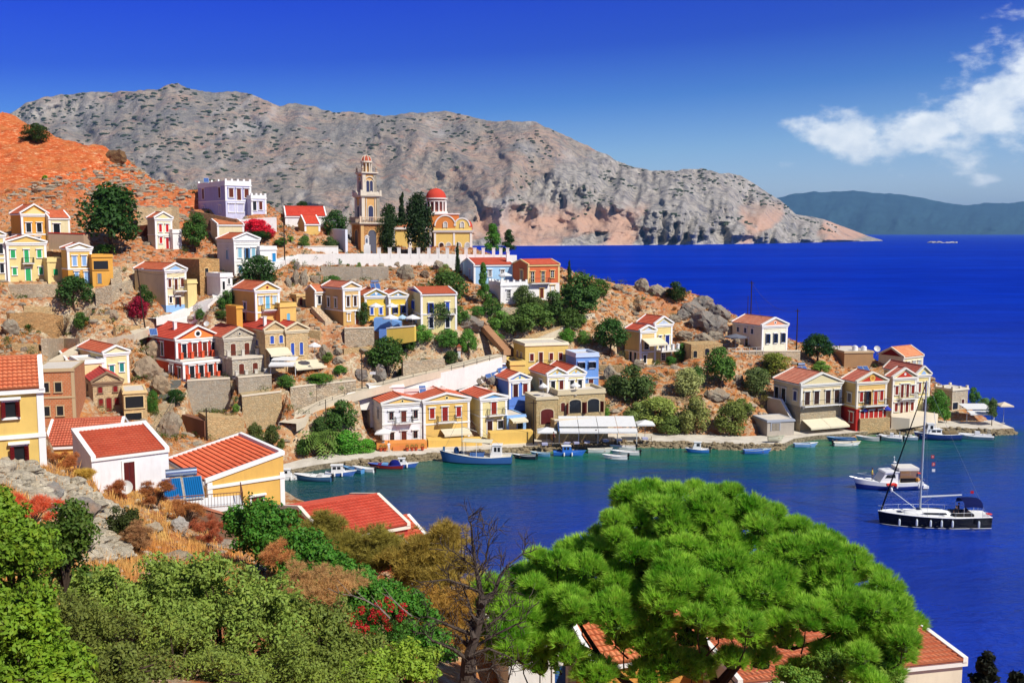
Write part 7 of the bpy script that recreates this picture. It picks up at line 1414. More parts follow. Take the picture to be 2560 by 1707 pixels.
# stones of the tumbled terrace and burnt grass
heap = [(0,1136),(40,1140),(110,1180),(200,1215),(300,1275),(345,1335),(300,1400),(250,1410),(190,1400),(150,1330),(60,1235),(0,1210)]
rs_ = np.random.RandomState(12); sm = MB(); k = 0
while k < 620:
    x, y = rs_.uniform(0, 350), rs_.uniform(1136, 1412)
    if not inpoly(x, y, heap): continue
    p = G(x, y); s_ = rs_.uniform(.13, .30) * (1.8 if rs_.rand() < .12 else 1); sm.ball((p.x, p.y, p.z + s_ * rs_.uniform(.25, .6)), s_ * rs_.uniform(1, 1.6), s_ * rs_.uniform(.8, 1.2), s_ * rs_.uniform(.55, .8), 7, 5, .26); k += 1
for i in range(700):
    x, y = rs_.uniform(0, 820), rs_.uniform(1170, 1520); p = G(x, y); s_ = rs_.uniform(.05, .2)
    if p.y < 70: sm.ball((p.x, p.y, p.z + s_ * .2), s_ * 1.4, s_, s_ * .7, 6, 4, .2)
tag(sm.build('rubble_stones', rockmat(C(236, 222, 194), C(206, 178, 140))), None, None, None, 'stuff')
for b in [('rounded grey boulder on the rubble at the left', 128, 1250, 46, 1205, C(190, 184, 174)), ('large flat boulder with a dark hollow in the rubble', 190, 1300, 96, 1250, C(180, 172, 160)), ('smaller boulder below the hollow one', 170, 1330, 50, 1300, C(206, 198, 182)), ('pale rock at the foot of the concrete wall', 446, 1330, 40, 1292, C(220, 212, 200)), ('pale rock in the golden grass', 380, 1330, 44, 1306, C(220, 200, 170)), ('bleached rock ledge in the grass, middle', 440, 1405, 80, 1380, C(216, 196, 164)), ('flat stone ledge at the end of the grass', 560, 1370, 60, 1352, C(220, 208, 188)), ('white stones at the shrub edge', 640, 1430, 50, 1412, C(222, 212, 196)), ('whitish wall stones between the shrubs', 735, 1490, 70, 1455, C(216, 206, 190)), ('stones further down between the shrubs', 775, 1525, 50, 1500, C(216, 206, 190))]: boulder(*b)
gv, gf = [], []
for i in range(9000):
    x, y = rs_.uniform(0, 800), rs_.uniform(1150, 1560)
    if inpoly(x, y, heap) and rs_.rand() < .8: continue
    if math.sin(x * .035 + 1) * math.sin(y * .045 + x * .01) + rs_.rand() * 1.4 < .15: continue
    p = G(x, y)
    if p.y > 72 or inhouse(p.x, p.y): continue
    s_ = rs_.uniform(.22, .55)
    for j in range(9):
        t = rs_.rand() * 6.28; r = rs_.uniform(0, .22); c_, q_ = cos(t), sin(t); h_ = s_ * rs_.uniform(.5, 1.15); ln = rs_.uniform(.1, .5) * s_; o = len(gv); w = .012 + .00025 * p.y; t2 = rs_.rand() * 6.28
        bx, by = p.x + c_ * r, p.y + q_ * r; gv.extend([(bx - cos(t2) * w, by - sin(t2) * w, p.z - .05), (bx + cos(t2) * w, by + sin(t2) * w, p.z - .05), (bx + c_ * ln, by + q_ * ln, p.z + h_)]); gf.append((o, o + 1, o + 2))
go = bpy.data.objects.new('tall_dry_grass', npmesh('tall_dry_grass', gv, gf, grassmat(C(220, 150, 76), C(232, 190, 112), C(196, 110, 54)))); COL.objects.link(go); tag(go, None, None, None, 'stuff')
# ------------------------------------------------------------------ boats
def hull_mb(L, B, H, sheer=.35, draft=.25, bowrake=.5, stern=.8, z_lo=None, inset=0, n=14):
    """stations from stern (x=-L/2) to bow (x=L/2); returns rings keel..gunwale"""
    R_ = []
    for i in range(n + 1):
        u = i / n; hw = B / 2 * (stern + (1 - stern) * min(1, u / .35)) if u < .35 else B / 2 * (max(0, 1 - ((u - .35) / .65) ** 2.3)) ** .75
        zt = H * (1 + sheer * max(0, (u - .3) / .7) ** 2 + sheer * .25 * max(0, (.3 - u) / .3)); x = -L / 2 + L * u; rk = bowrake * max(0, (u - .75) / .25) ** 1.5
        ring = []
        for k, (fy, fz) in enumerate(((0, -draft), (.62, -draft * .55), (.88, .12), (.97, .55), (1, 1))):
            ring.append((x + rk * (max(fz, 0) if fz > 0 else 0), hw * fy, fz * zt if fz > 0 else fz))
        R_.append(ring)
    return R_
def skin_hull(R_, lo, hi):
    m = MB(); m.smooth = True; n = len(R_); idx = {}
    for s in (1, -1):
        vs = [(x, y * s, z) for r in R_ for (x, y, z) in r[lo:hi + 1]]; w = hi - lo + 1
        fs = [(i * w + k, (i + 1) * w + k, (i + 1) * w + k + 1, i * w + k + 1) if s > 0 else (i * w + k + 1, (i + 1) * w + k + 1, (i + 1) * w + k, i * w + k) for i in range(n - 1) for k in range(w - 1)]
        m.add(vs, fs)
    r = R_[0][lo:hi + 1]; m.add([(x, y, z) for x, y, z in r] + [(x, -y, z) for x, y, z in reversed(r)], [tuple(range(2 * len(r)))]); return m
def deck_mb(R_, dz, fy=.93, u0=0, u1=1):
    m = MB(); n = len(R_); a, b = int(u0 * (n - 1)), int(u1 * (n - 1)); vs = []
    for r in R_[a:b + 1]: x, y, z = r[-1]; vs += [(x, y * fy, z + dz), (x, -y * fy, z + dz)]
    m.add(vs, [(2 * i, 2 * i + 1, 2 * i + 3, 2 * i + 2) for i in range(b - a)]); return m
def cabin(root, x0, x1, w, z0, z1, col=WHITE, glas=True, rake=.35, roofc=None):
    m = MB(); m.prism([(x0, z0), (x1 + rake, z0), (x1, z1), (x0 + .08, z1)], -w / 2, w / 2); o = m.build('cabin', paint(col, .35), root)
    if glas:
        g = MB(); zl, zh = z0 + (z1 - z0) * .48, z1 - (z1 - z0) * .14; n = 2 if x1 - x0 > 1.1 else 1
        for s in (-1, 1):
            for i in range(n): a = x0 + .22 + (x1 - x0 - .3) * i / n; g.box(a, a + (x1 - x0 - .45) / n - .06, s * w / 2 - .006, s * w / 2 + .006, zl, zh)
        f = lambda z: x1 + rake * (z1 - z) / (z1 - z0) + .012
        g.add([(f(zl), -w * .38, zl), (f(zl), w * .38, zl), (f(zh), w * .36, zh), (f(zh), -w * .36, zh)], [(0, 1, 2, 3)]); g.build('cabin_window', glass(), o)
    MB().box(x0 - .1, x1 + .12, -w / 2 - .07, w / 2 + .07, z1, z1 + .06).build('cabin_roof', paint(roofc or col, .35), o); return o
def outboard(root, x, z, col=(.015, .015, .018)):
    MB().ball((x - .18, 0, z + .45), .2, .17, .26, 10, 6).box(x - .28, x - .12, -.06, .06, z - .5, z + .3).box(x - .1, x + .04, -.14, .14, z + .1, z + .22).build('outboard_motor', paint(col, .3), root)
def fenders(root, xs, y, z, col=WHITE):
    for x in xs: MB().lathe((x, y, z), [(0, 0), (.1, .05), (.12, .2), (.12, .45), (.08, .58), (0, .6)], 8).build('fender', paint(col, .4), root)
def boat(label, px, py, wpx, head, hullc, botc=None, deckc=WHITE, kind='open', beam=.34, h=.55, z=0.0, name='motorboat', cat='boat', sheer=.35, extra=None, trimc=None):
    """px, py: waterline middle in the photo; wpx: length there; head: degrees the bow points, 0 = right"""
    q = Pz(px, py, z); a = radians(head); L = wpx * zc(q) / F / max(abs(cos(a)) + abs(sin(a)) * .34, .3); root = thing(name, label, cat, q, a); B = L * beam; R_ = hull_mb(L, B, h, sheer)
    if botc: skin_hull(R_, 0, 2).build('hull_bottom', paint(botc, .4), root); skin_hull(R_, 2, 4).build('hull', paint(hullc, .3), root)
    else: skin_hull(R_, 0, 4).build('hull', paint(hullc, .3), root)
    g = MB()
    for s in (1, -1): g.poly([(r[-1][0], r[-1][1] * s, r[-1][2]) for r in R_], .045, 5)
    g.build('gunwale', paint(trimc or deckc, .4), root)
    if kind == 'open':
        deck_mb(R_, -h * .6, .9).build('floor', paint(deckc), root); t = MB()
        for u in (-.28, .02, .25): t.box(L * u - .12, L * u + .12, -B * .42, B * .42, h * .55, h * .62)
        t.build('thwart', paint(C(170, 120, 70)), root); deck_mb(R_, -.03, .95, .8, 1).build('foredeck', paint(deckc, .4), root)
    else: deck_mb(R_, -.06, .96).build('deck', paint(deckc, .45), root)
    if extra: extra(root, L, B, h)
    return root
Wc, Bc = C(246, 246, 244), C(40, 84, 170)
def ex_cab(x0=-.1, x1=.2, hh=1.0, col=Wc, mot=True, rc=None):
    def f(r, L, B, h):
        cabin(r, L * x0, L * x1, B * .66, h - .05, h + hh, col, roofc=rc)
        if mot: outboard(r, -L / 2, h * .6)
        fenders(r, (-L * .15, L * .12), -B / 2 - .1, h * .1)
    return f
def ex_mot(r, L, B, h): outboard(r, -L / 2, h * .6)
def ex_wind(r, L, B, h):
    MB().add([(L * .12, -B * .36, h), (L * .12, B * .36, h), (L * .02, B * .33, h + .55), (L * .02, -B * .33, h + .55)], [(0, 1, 2, 3)]) if 0 else None
    m = MB(); m.add([(L * .12, -B * .36, h - .05), (L * .12, B * .36, h - .05), (L * .03, B * .33, h + .55), (L * .03, -B * .33, h + .55)], [(0, 1, 2, 3)]); m.build('windscreen', paint(C(120, 140, 150), .1), r)
    MB().box(-L * .25, -L * .12, -B * .3, B * .3, h - .1, h + .3).build('seat', fabric(C(225, 225, 222)), r); outboard(r, -L / 2, h * .6)
def ex_rib(r, L, B, h):
    for s in (1, -1): MB().poly([(-L / 2, s * B * .44, h), (L * .1, s * B * .46, h + .03), (L * .34, s * B * .3, h + .12), (L * .5, 0, h + .25)], .2, 8, .17).build('inflatable_tube', paint(C(225, 226, 228), .5), r)
    MB().box(-L * .12, L * .02, -.3, .3, h - .1, h + .75).build('console', paint(Wc, .4), r); outboard(r, -L / 2, h * .7)
    MB().poly([(-L * .4, -B * .36, h), (-L * .38, -B * .34, h + 1.0), (-L * .38, B * .34, h + 1.0), (-L * .4, B * .36, h)], .04).build('roll_bar', paint(C(200, 205, 210), .3, .5), r)
def ex_cover(r, L, B, h):
    m = MB(); m.smooth = True; m.ball((-L * .24, 0, h), L * .18, B * .42, .75, 12, 8); m.build('tarpaulin', fabric(C(26, 34, 120)), r); MB().box(L * -.02, L * .16, -B * .3, B * .3, h * .6, h + .2).build('engine_box', paint(LBLU), r)
    for x in (-.1, .05, .2): MB().ball((L * x, -B / 2 - .12, h * .75), .2, .2, .24, 8, 6).build('buoy', paint(C(225, 60, 40), .5), r)
boat('white cabin boat with a blue hull right beside the yellow house corner', 722, 1199, 64, 4, Wc, C(44, 70, 140), extra=ex_cab(-.25, .05, .95, mot=False))
boat('long white speedboat second from the yellow house corner', 786, 1201, 92, 172, C(70, 110, 150), None, Wc, 'decked', h=.7, extra=ex_wind, trimc=Wc)
boat('white cabin boat with two dark windows and a blue hull, bow right', 848, 1189, 70, 4, C(70, 110, 185), None, Wc, 'decked', extra=ex_cab(-.28, .12, 1.0, mot=False))
boat('light blue open boat tied behind the white cabin boat', 884, 1180, 60, 150, C(90, 150, 205), None, C(130, 175, 215), extra=None)
boat('small white boat with black outboard beside the red and blue boat', 912, 1179, 56, 160, Wc, None, Wc, 'decked', extra=ex_mot)
boat('blue and red wooden boat with a dark blue tarpaulin', 968, 1170, 82, 176, C(150, 44, 48), C(36, 52, 130), C(90, 130, 190), extra=ex_cover, name='fishing_boat', cat='fishing boat', trimc=C(60, 70, 180))
boat('white boat with a blue hull half hidden by the tarpaulin boat', 1012, 1168, 52, 2, C(60, 100, 180), None, Wc, 'decked', extra=ex_cab(-.3, .0, .8, mot=False))
def caique(r, L, B, h):
    cabin(r, -L * .36, -L * .23, B * .5, h - .05, h + 1.7, Wc); MB().cyl((L * .22, 0), .07, h, h + 6.6, 8, .045).build('mast', paint(C(150, 170, 180)), r)
    o = MB().prism([(-L * .22, h + 2.15), (L * .2, h + 2.3), (L * .2, h + 2.36), (-L * .22, h + 2.21)], -B * .42, B * .42).build('awning', fabric(C(245, 236, 205)), r)
    p = MB()
    for x in (-L * .2, 0, L * .18):
        for s in (-1, 1): p.cyl((x, s * B * .4), .035, h, h + 2.2, 5)
    p.build('awning_post', paint(Wc), r); MB().poly([(L * .22, 0, h + 4.4), (L * .0, 0, h + 3.6)], .05).build('boom', paint(C(190, 180, 160)), r)
    MB().ball((L * .3, .2, h + .75), .4, .3, .62, 8, 6).ball((L * .24, -.5, h + .3), .4, .4, .3, 8, 5).build('winch_cover', fabric(C(40, 76, 130)), r); MB().box(-L * .1, L * .1, -B * .22, B * .22, h - .05, h + .5).build('hatch', paint(C(70, 110, 175)), r)
    MB().box(L * .47, L * .5, -.09, .09, h * .6, h + 1.3).build('stem_post', paint(C(64, 110, 150)), r); fenders(r, (-L * .3, L * .05), -B / 2 - .12, .1, C(230, 228, 220))
    for (x0, z0) in ((L * .47, h + 1.1), (-L * .33, h + 1.7)): MB().tube((L * .22, 0, h + 6.4), (x0, 0, z0), .015, n=4).build('stay', paint(C(120, 120, 120)), r)
boat('large blue wooden fishing caique with a cream awning and a mast', 1193, 1156, 176, 176, C(66, 112, 180), C(28, 48, 96), C(222, 214, 196), 'decked', .3, 1.05, name='fishing_caique', cat='fishing boat', sheer=.75, extra=caique, trimc=Wc)
boat('dark dinghy with a grey outboard right of the caique stern', 1314, 1147, 54, 170, C(40, 44, 60), None, C(225, 225, 225), extra=ex_mot)
boat('pale blue rowing boat right of the dark dinghy', 1354, 1141, 44, 170, C(100, 160, 200), None, C(205, 225, 235))
boat('bright blue cabin boat moored below the taverna', 1420, 1138, 74, 2, C(46, 112, 205), None, C(70, 130, 215), 'decked', extra=ex_cab(-.2, .08, .95, C(60, 125, 215), False, Wc))
boat('white open boat with tyre fenders right of the blue cabin boat', 1497, 1131, 56, 4, C(214, 218, 214), None, C(232, 226, 205))
boat('white boat nearest the wall in the group of three', 1560, 1124, 58, 176, C(238, 236, 228), None, Wc, extra=ex_mot)
boat('white boat with outboard in the middle of the group of three', 1566, 1137, 66, 172, C(236, 236, 232), None, Wc, extra=ex_mot)
boat('white boat with a blue bottom in front of the group of three', 1541, 1148, 56, 172, Wc, C(66, 96, 180), Wc, extra=ex_mot)
boat('small white cabin boat with blue bottom and outboard, alone in the green water', 1746, 1131, 52, 176, C(60, 124, 205), None, Wc, 'decked', extra=ex_cab(-.12, .2, 1.1, mot=True))
boat('plain blue rowing boat alone right of the small cabin boat', 1890, 1133, 64, 4, C(62, 116, 205), None, C(190, 210, 225))
boat('old cream rowing boat pulled up on the dock', 1937, 1099, 36, 4, C(220, 216, 190), None, C(214, 208, 180), z=1.25, name='rowing_boat', extra=None)
boat('white rowing boat with blue side in front of the boat shed dock', 2011, 1117, 54, 3, C(120, 165, 215), None, Wc)
boat('slim dark blue boat tied close to the road wall', 2106, 1103, 66, 174, C(60, 96, 150), None, C(120, 165, 205))
boat('white motorboat with a blue bottom and outboard on its left end', 2114, 1114, 62, 2, Wc, C(46, 70, 140), C(236, 224, 190), extra=ex_mot)
boat('white motorboat with dark bottom pointing left, engine raised', 2172, 1101, 52, 160, C(236, 234, 226), C(50, 64, 80), Wc, extra=ex_mot)
boat('white inflatable with black engine beside the windscreen boat', 2226, 1101, 58, 155, C(232, 232, 230), None, C(210, 212, 212), extra=ex_rib, name='inflatable_boat')
boat('white motorboat with a tall windscreen left of the blue cruiser', 2266, 1099, 54, 172, C(160, 180, 200), None, Wc, 'decked', extra=ex_wind)
def cruiser2(r, L, B, h):
    cabin(r, -L * .05, L * .22, B * .62, h - .05, h + .8, Wc); cabin(r, L * .12, L * .26, B * .5, h, h + 1.7, Wc); MB().tube((L * .05, 0, h + .8), (L * .12, 0, h + 3.6), .05).build('mast', paint(Wc), r); fenders(r, (-L * .3, -L * .1, L * .1), -B / 2 - .1, .2)
    MB().box(-L * .42, -L * .12, -B * .36, B * .36, h, h + .35).build('engine_cover', fabric(C(150, 130, 96)), r)
boat('navy blue cabin cruiser with a white deckhouse by the headland', 2345, 1098, 108, 178, C(34, 62, 130), None, Wc, 'decked', .32, .95, name='cabin_cruiser', extra=cruiser2, trimc=Wc)
boat('large white inflatable boat with a dark outboard near the headland tip', 2438, 1097, 84, 168, C(228, 230, 232), None, C(210, 212, 214), extra=ex_rib, name='inflatable_boat')

def person(label, q, pose='stand', top=C(220, 190, 60), legs=C(60, 60, 80), rz=0.0, skinc=C(200, 140, 105), hairc=(.02, .015, .012)):
    root = thing('person', label, 'person', q, rz); bm = bmesh.new(); sk = bm.verts.layers.skin.verify()
    hip = .92 if pose == 'stand' else .5
    if pose == 'stand': J = {'pel': (0, 0, hip, .14), 'ch': (0, .02, 1.28, .155), 'nk': (0, 0, 1.47, .065), 'hd': (0, -.02, 1.63, .1), 'ht': (0, -.02, 1.71, .085), 'kl': (-.11, -.03, .5, .075), 'fl': (-.13, .02, .08, .05), 'tl': (-.14, -.12, .04, .04), 'kr': (.11, -.05, .5, .075), 'fr': (.13, .03, .08, .05), 'tr': (.14, -.11, .04, .04), 'hl': (-.1, 0, .86, .1), 'hr': (.1, 0, .86, .1)}
    else: J = {'pel': (0, 0, hip, .15), 'ch': (0, .0, .88, .155), 'nk': (0, -.02, 1.07, .065), 'hd': (0, -.05, 1.23, .1), 'ht': (0, -.05, 1.31, .085), 'kl': (-.13, -.42, .52, .075), 'fl': (-.14, -.4, .1, .05), 'tl': (-.14, -.54, .06, .04), 'kr': (.13, -.42, .52, .075), 'fr': (.14, -.42, .1, .05), 'tr': (.14, -.56, .06, .04), 'hl': (-.1, -.03, .47, .1), 'hr': (.1, -.03, .47, .1)}
    sh = J['ch'][2] + .1
    J.update({'sl': (-.19, 0, sh, .06), 'el': (-.27, -.04, sh - .28, .045), 'wl': (-.22, -.22, sh - .46, .033), 'gl': (-.2, -.29, sh - .5, .03), 'sr': (.19, 0, sh, .06), 'er': (.28, 0, sh - .28, .045), 'wr': (.27, -.12, sh - .5, .033), 'gr': (.26, -.16, sh - .57, .03)})
    E = [('pel', 'ch'), ('ch', 'nk'), ('nk', 'hd'), ('hd', 'ht'), ('pel', 'hl'), ('hl', 'kl'), ('kl', 'fl'), ('fl', 'tl'), ('pel', 'hr'), ('hr', 'kr'), ('kr', 'fr'), ('fr', 'tr'), ('ch', 'sl'), ('sl', 'el'), ('el', 'wl'), ('wl', 'gl'), ('ch', 'sr'), ('sr', 'er'), ('er', 'wr'), ('wr', 'gr')]
    vd = {}
    for k, (x, y, z, r) in J.items(): v = bm.verts.new((x, y, z)); v[sk].radius = (r, r * .85); v[sk].use_root = k == 'pel'; vd[k] = v
    for a, b in E: bm.edges.new((vd[a], vd[b]))
    me = bpy.data.meshes.new('body'); bm.to_mesh(me); bm.free(); o = bpy.data.objects.new('body', me); COL.objects.link(o); o.modifiers.new('s', 'SKIN'); o.modifiers.new('d', 'SUBSURF').levels = 1
    ev = o.evaluated_get(bpy.context.evaluated_depsgraph_get()); m2 = bpy.data.meshes.new_from_object(ev); o.modifiers.clear(); o.data = m2; m2.materials.clear()
    for c in (skinc, top, legs): m2.materials.append(paint(c, .8))
    for p in m2.polygons:
        c = p.center; arm = abs(c.x) > .2 and c.z < sh - .2 and c.z > .3 and pose == 'stand' or (abs(c.x) > .2 and c.z > .55 and c.z < sh - .2)
        p.material_index = 0 if c.z > J['nk'][2] - .02 or arm else (1 if c.z > hip + .02 else 2); p.use_smooth = True
    o.parent = root; hd = J['hd']; h = MB(); h.smooth = True; h.ball((hd[0], hd[1] + .025, hd[2] + .05), .108, .115, .095, 10, 7); h.build('hair', paint(hairc, .9), root); return root

def yacht():
    q = Pz(2333, 1312, 0); L = 262 * zc(q) / F; root = thing('sailing_yacht', 'black-hulled sailing yacht with white deck, tall mast and furled dark foresail', 'yacht', q, radians(176)); B, h = 3.7, 1.35; R_ = hull_mb(L, B, h, .18, .5, .25, .72, n=20)
    skin_hull(R_, 0, 4).build('hull', paint((.004, .004, .006), .2, 0, .25), root)
    m = MB()
    for s in (1, -1): m.poly([(r[2][0], r[2][1] * s * 1.0, r[2][2] - .08) for r in R_], .035, 5)
    m.build('boot_stripe', paint(C(200, 200, 200), .4), root); deck_mb(R_, .0, 1.0).build('deck', paint(C(240, 240, 236), .5), root)
    g = MB()
    for s in (1, -1): g.poly([(r[-1][0], r[-1][1] * s, r[-1][2] + .02) for r in R_], .05, 5)
    g.build('toe_rail', paint(Wc, .4), root)
    c = MB(); c.smooth = True; c.ball((L * .06, 0, h + .05), L * .24, B * .3, .55, 20, 10); c.build('coachroof', paint(C(244, 244, 242), .35), root)
    w = MB()
    for s in (-1, 1): w.prism([(-L * .1, h + .2), (L * .1, h + .2), (L * .14, h + .42), (-L * .08, h + .42)], s * B * .29 - .02, s * B * .29 + .02)
    w.build('coachroof_window', glass(), root); MB().box(L * .12, L * .17, -.35, .35, h + .52, h + .57).box(L * .3, L * .34, -.3, .3, h + .18, h + .24).build('hatch', glass(), root)
    MB().box(-L * .34, -L * .16, -B * .3, B * .3, h - .02, h + .32).build('cockpit_coaming', paint(C(40, 36, 34), .6), root)
    mx = L * .13; top = zat(952, q); M = MB().tube((mx, 0, h), (mx - .1, 0, top), .13, .09, 8); M.build('mast', paint(C(196, 206, 208), .35, .4), root)
    [MB().tube((mx, -w_, top * k), (mx, w_, top * k), .03).build('spreader', paint(C(200, 205, 208), .35, .4), root) for w_, k in ((1.1, .33), (.8, .62))]
    MB().poly([(L * .49, 0, h + .35), (mx - .05, 0, top - .3)], .10, 7, .05).build('furled_foresail', fabric((.008, .008, .016)), root); MB().tube((mx, 0, h + 2.0), (-L * .25, 0, h + 2.3), .12, .1, 8).build('boom', paint(C(214, 218, 220), .35, .3), root)
    MB().tube((mx + .1, -.2, h + .3), (L * .40, -.3, h + 2.7), .05).build('spinnaker_pole', paint(C(214, 220, 224), .3, .4), root); MB().ball((L * .395, -.3, h + 2.7), .16, .16, .3, 8, 6).build('pole_cover', paint(Wc), root)
    s_ = MB()
    for a in ((-L * .49, 0, h), (mx - .3, -B * .46, h), (mx - .3, B * .46, h)): s_.tube((mx - .08, 0, top - .1), a, .014, n=4)
    s_.tube((mx - .02, 0, h + 1.0), (mx - 1.4, 0, h + 2.05), .03, n=5); s_.build('stay', paint(C(150, 155, 160), .4, .4), root)
    b = MB(); b.smooth = True
    for i in range(7):
        for j in range(5): t = pi * i / 6; b.v.append((-L * .24 - j * .52, -1.35 * cos(t), h + 1.15 + .75 * sin(t) ** .6 + .08 * sin(pi * j / 4)))
    for i in range(6):
        for j in range(4): b.f.append((i * 5 + j, i * 5 + j + 1, i * 5 + j + 6, i * 5 + j + 5))
    b.build('bimini', fabric(C(22, 30, 84)), root)
    p = MB()
    for x in (-L * .24, -L * .24 - 2.08):
        for s in (-1, 1): p.tube((x, s * 1.3, h), (x, s * 1.35, h + 1.15), .025)
    p.build('bimini_frame', paint(C(220, 220, 222), .3, .6), root)
    for u in (-.36, -.12, -.02, .08, .2, .36): MB().lathe((L * u, B * (.5 if u < .2 else .43) + .1, .32), [(0, 0), (.11, .06), (.13, .25), (.13, .65), (.07, .82), (0, .84)], 8).build('fender', paint(C(226, 236, 236), .4), root)
    MB().lathe((-L * .48, .9, h + .3), [(.28, .0), (.36, .06), (.28, .12), (.2, .06), (.28, 0)], 14).build('lifebuoy', paint(C(232, 70, 40), .5), root).rotation_euler = (0, 0, 0)
    r = MB()
    for s in (-1, 1): r.poly([(R_[i][-1][0], R_[i][-1][1] * s * .97, R_[i][-1][2] + .62) for i in range(1, 21)], .014, 4); [r.tube((R_[i][-1][0], R_[i][-1][1] * s * .97, R_[i][-1][2]), (R_[i][-1][0], R_[i][-1][1] * s * .97, R_[i][-1][2] + .62), .018, n=4) for i in range(1, 21, 3)]
    r.build('lifeline', paint(C(215, 218, 220), .3, .5), root)
    def flag(nm, x, y, z, w_, h_, c, emblem=None):
        f = MB(); f.box(x - w_, x, y - .01, y + .01, z, z + h_); o = f.build(nm, fabric(c), root)
        if emblem: arch_ring(MB(), x - w_ * .45, z + h_ / 2, h_ * .14, h_ * .27, y - .018, y + .018, 12, .6, 2 * pi - .6).build('crescent', fabric(Wc), o)
    flag('flag', mx - 1.0, 0, h + 6.6, .34, .36, C(222, 36, 40), 1); flag('flag', mx - 1.1, .05, h + 5.7, .36, .42, C(216, 60, 56), 1); flag('flag', mx - 1.15, .02, h + 5.0, .36, .34, Wc); flag('stern_flag', -L * .33, 0, h + 2.5, .36, .32, C(214, 40, 44))
    for i, (x, y, c) in enumerate(((-2.3, .7, (.02, .02, .03)), (-3.0, -.6, (.03, .02, .02)), (-3.4, .6, (.02, .025, .05)))):
        w = root.matrix_basis @ Vector((0, 0, 0)); a = radians(176); wp = q + Vector((x * cos(a) - y * sin(a), x * sin(a) + y * cos(a), h - .12))
        person(['dark-clothed person seated in the yacht cockpit, nearest the mast', 'dark-clothed person seated in the yacht cockpit, middle', 'person in dark blue seated under the yacht bimini'][i], wp, 'sit', c, (.02, .02, .025), R(0, 6))
yacht()
def cruiser():
    q = Pz(2220, 1220, 0); L = 160 * zc(q) / F; a = radians(183); root = thing('cabin_cruiser', 'white motor cruiser with a bamboo-screened canopy and a red dinghy on its side', 'motor cruiser', q, a); B, h = 3.0, 1.0; R_ = hull_mb(L, B, h, .45, .4, .5, .85, n=18)
    skin_hull(R_, 0, 3).build('hull_bottom', paint(C(46, 66, 150), .3), root); skin_hull(R_, 3, 4).build('hull', paint(Wc, .3), root); deck_mb(R_, -.05, .97).build('deck', paint(Wc, .4), root)
    z0 = h - .05; m = MB(); m.prism([(-L * .12, z0), (L * .2, z0), (L * .1, z0 + 1.35), (-L * .12, z0 + 1.45)], -B * .36, B * .36); o = m.build('cabin', paint(Wc, .3), root)
    g = MB()
    for s in (-1, 1): g.prism([(-L * .06, z0 + .7), (L * .11, z0 + .7), (L * .075, z0 + 1.15), (-L * .05, z0 + 1.2)], s * B * .36 - .012, s * B * .36 + .012)
    g.build('cabin_window', glass(), o); MB().prism([(-L * .14, z0 + 1.45), (L * .12, z0 + 1.35), (L * .1, z0 + 1.52), (-L * .14, z0 + 1.62)], -B * .4, B * .4).build('cabin_roof', paint(Wc, .3), o)
    MB().box(-L * .42, -L * .1, -B * .42, B * .42, z0 + 1.7, z0 + 2.05).build('canopy', fabric(C(248, 242, 232)), root)
    b = MB()
    for i in range(9):
        for s in (-1, 1): b.box(-L * .4, -L * .12, s * B * .42 - .012, s * B * .42 + .012, z0 + .72 + i * .11, z0 + .8 + i * .11)
    b.build('bamboo_screen', paint(C(160, 120, 86), .9), root); p = MB()
    for x in (-L * .41, -L * .12):
        for s in (-1, 1): p.cyl((x, s * B * .4), .04, h, z0 + 1.7, 6)
    p.build('canopy_post', paint(C(210, 190, 150)), root); MB().box(-L * .4, -L * .16, -B * .3, B * .3, h - .04, h + .5).build('bench', paint(C(50, 36, 28)), root)
    MB().poly([(-L * .02, B * .5 + .35, h - .15), (L * .0, B * .5 + .4, h), (L * .12, B * .5 + .35, h - .05)], .28, 8, .2).build('inflatable_dinghy', paint(C(226, 52, 38), .5), root)
    MB().lathe((-L * .42, B * .42, h + 1.25), [(.22, 0), (.32, .07), (.22, .14), (.14, .07), (.22, 0)], 12).build('lifebuoy', paint(C(232, 60, 46), .5), root); MB().ball((-L * .42, B * .3, h + .35), .3, .3, .26, 10, 6).build('buoy', paint(C(236, 160, 40), .5), root)
    MB().tube((-L * .1, 0, z0 + 1.6), (-L * .08, 0, z0 + 3.2), .03).ball((-L * .09, 0, z0 + 2.6), .26, .2, .12, 8, 5).ball((-L * .08, 0, z0 + 3.3), .1, .1, .1, 6, 4).build('radar_mast', paint(Wc, .4), root)
    MB().box(-L * .5 - .8, -L * .48, -B * .36, B * .36, .15, .5).build('swim_platform', paint(Wc, .4), root); fenders(root, (L * .06, -L * .06, -L * .4), B / 2 + .12, .35)
    MB().tube((L * .5, 0, h + .5), (L * .62, 0, h + .7), .05).poly([(L * .3, B * .3, h + .3), (L * .3, B * .3, h + .95), (L * .5, 0, h + 1.1), (L * .3, -B * .3, h + .95)], .022, 4).build('bow_rail', paint(C(210, 212, 214), .3, .5), root)
    person('person in a yellow shirt standing on the bow of the white motor cruiser', q + Vector((cos(a) * L * .26, sin(a) * L * .26, h + .04)), 'stand', C(226, 204, 90), C(70, 60, 50), 1.2)
cruiser()
def islet():
    m = MB(); q = Pz(2356, 607.5, 0)
    for i in range(16): m.ball((R(-46, 46), R(-8, 8), R(-1, 1)), R(5, 13), R(5, 9), R(1.5, 5), 8, 5, .25)
    tag(m.build('rock_islet', rockmat(C(214, 210, 205)), None, q), 'low pale rock islet out on the open sea', 'islet')
islet()
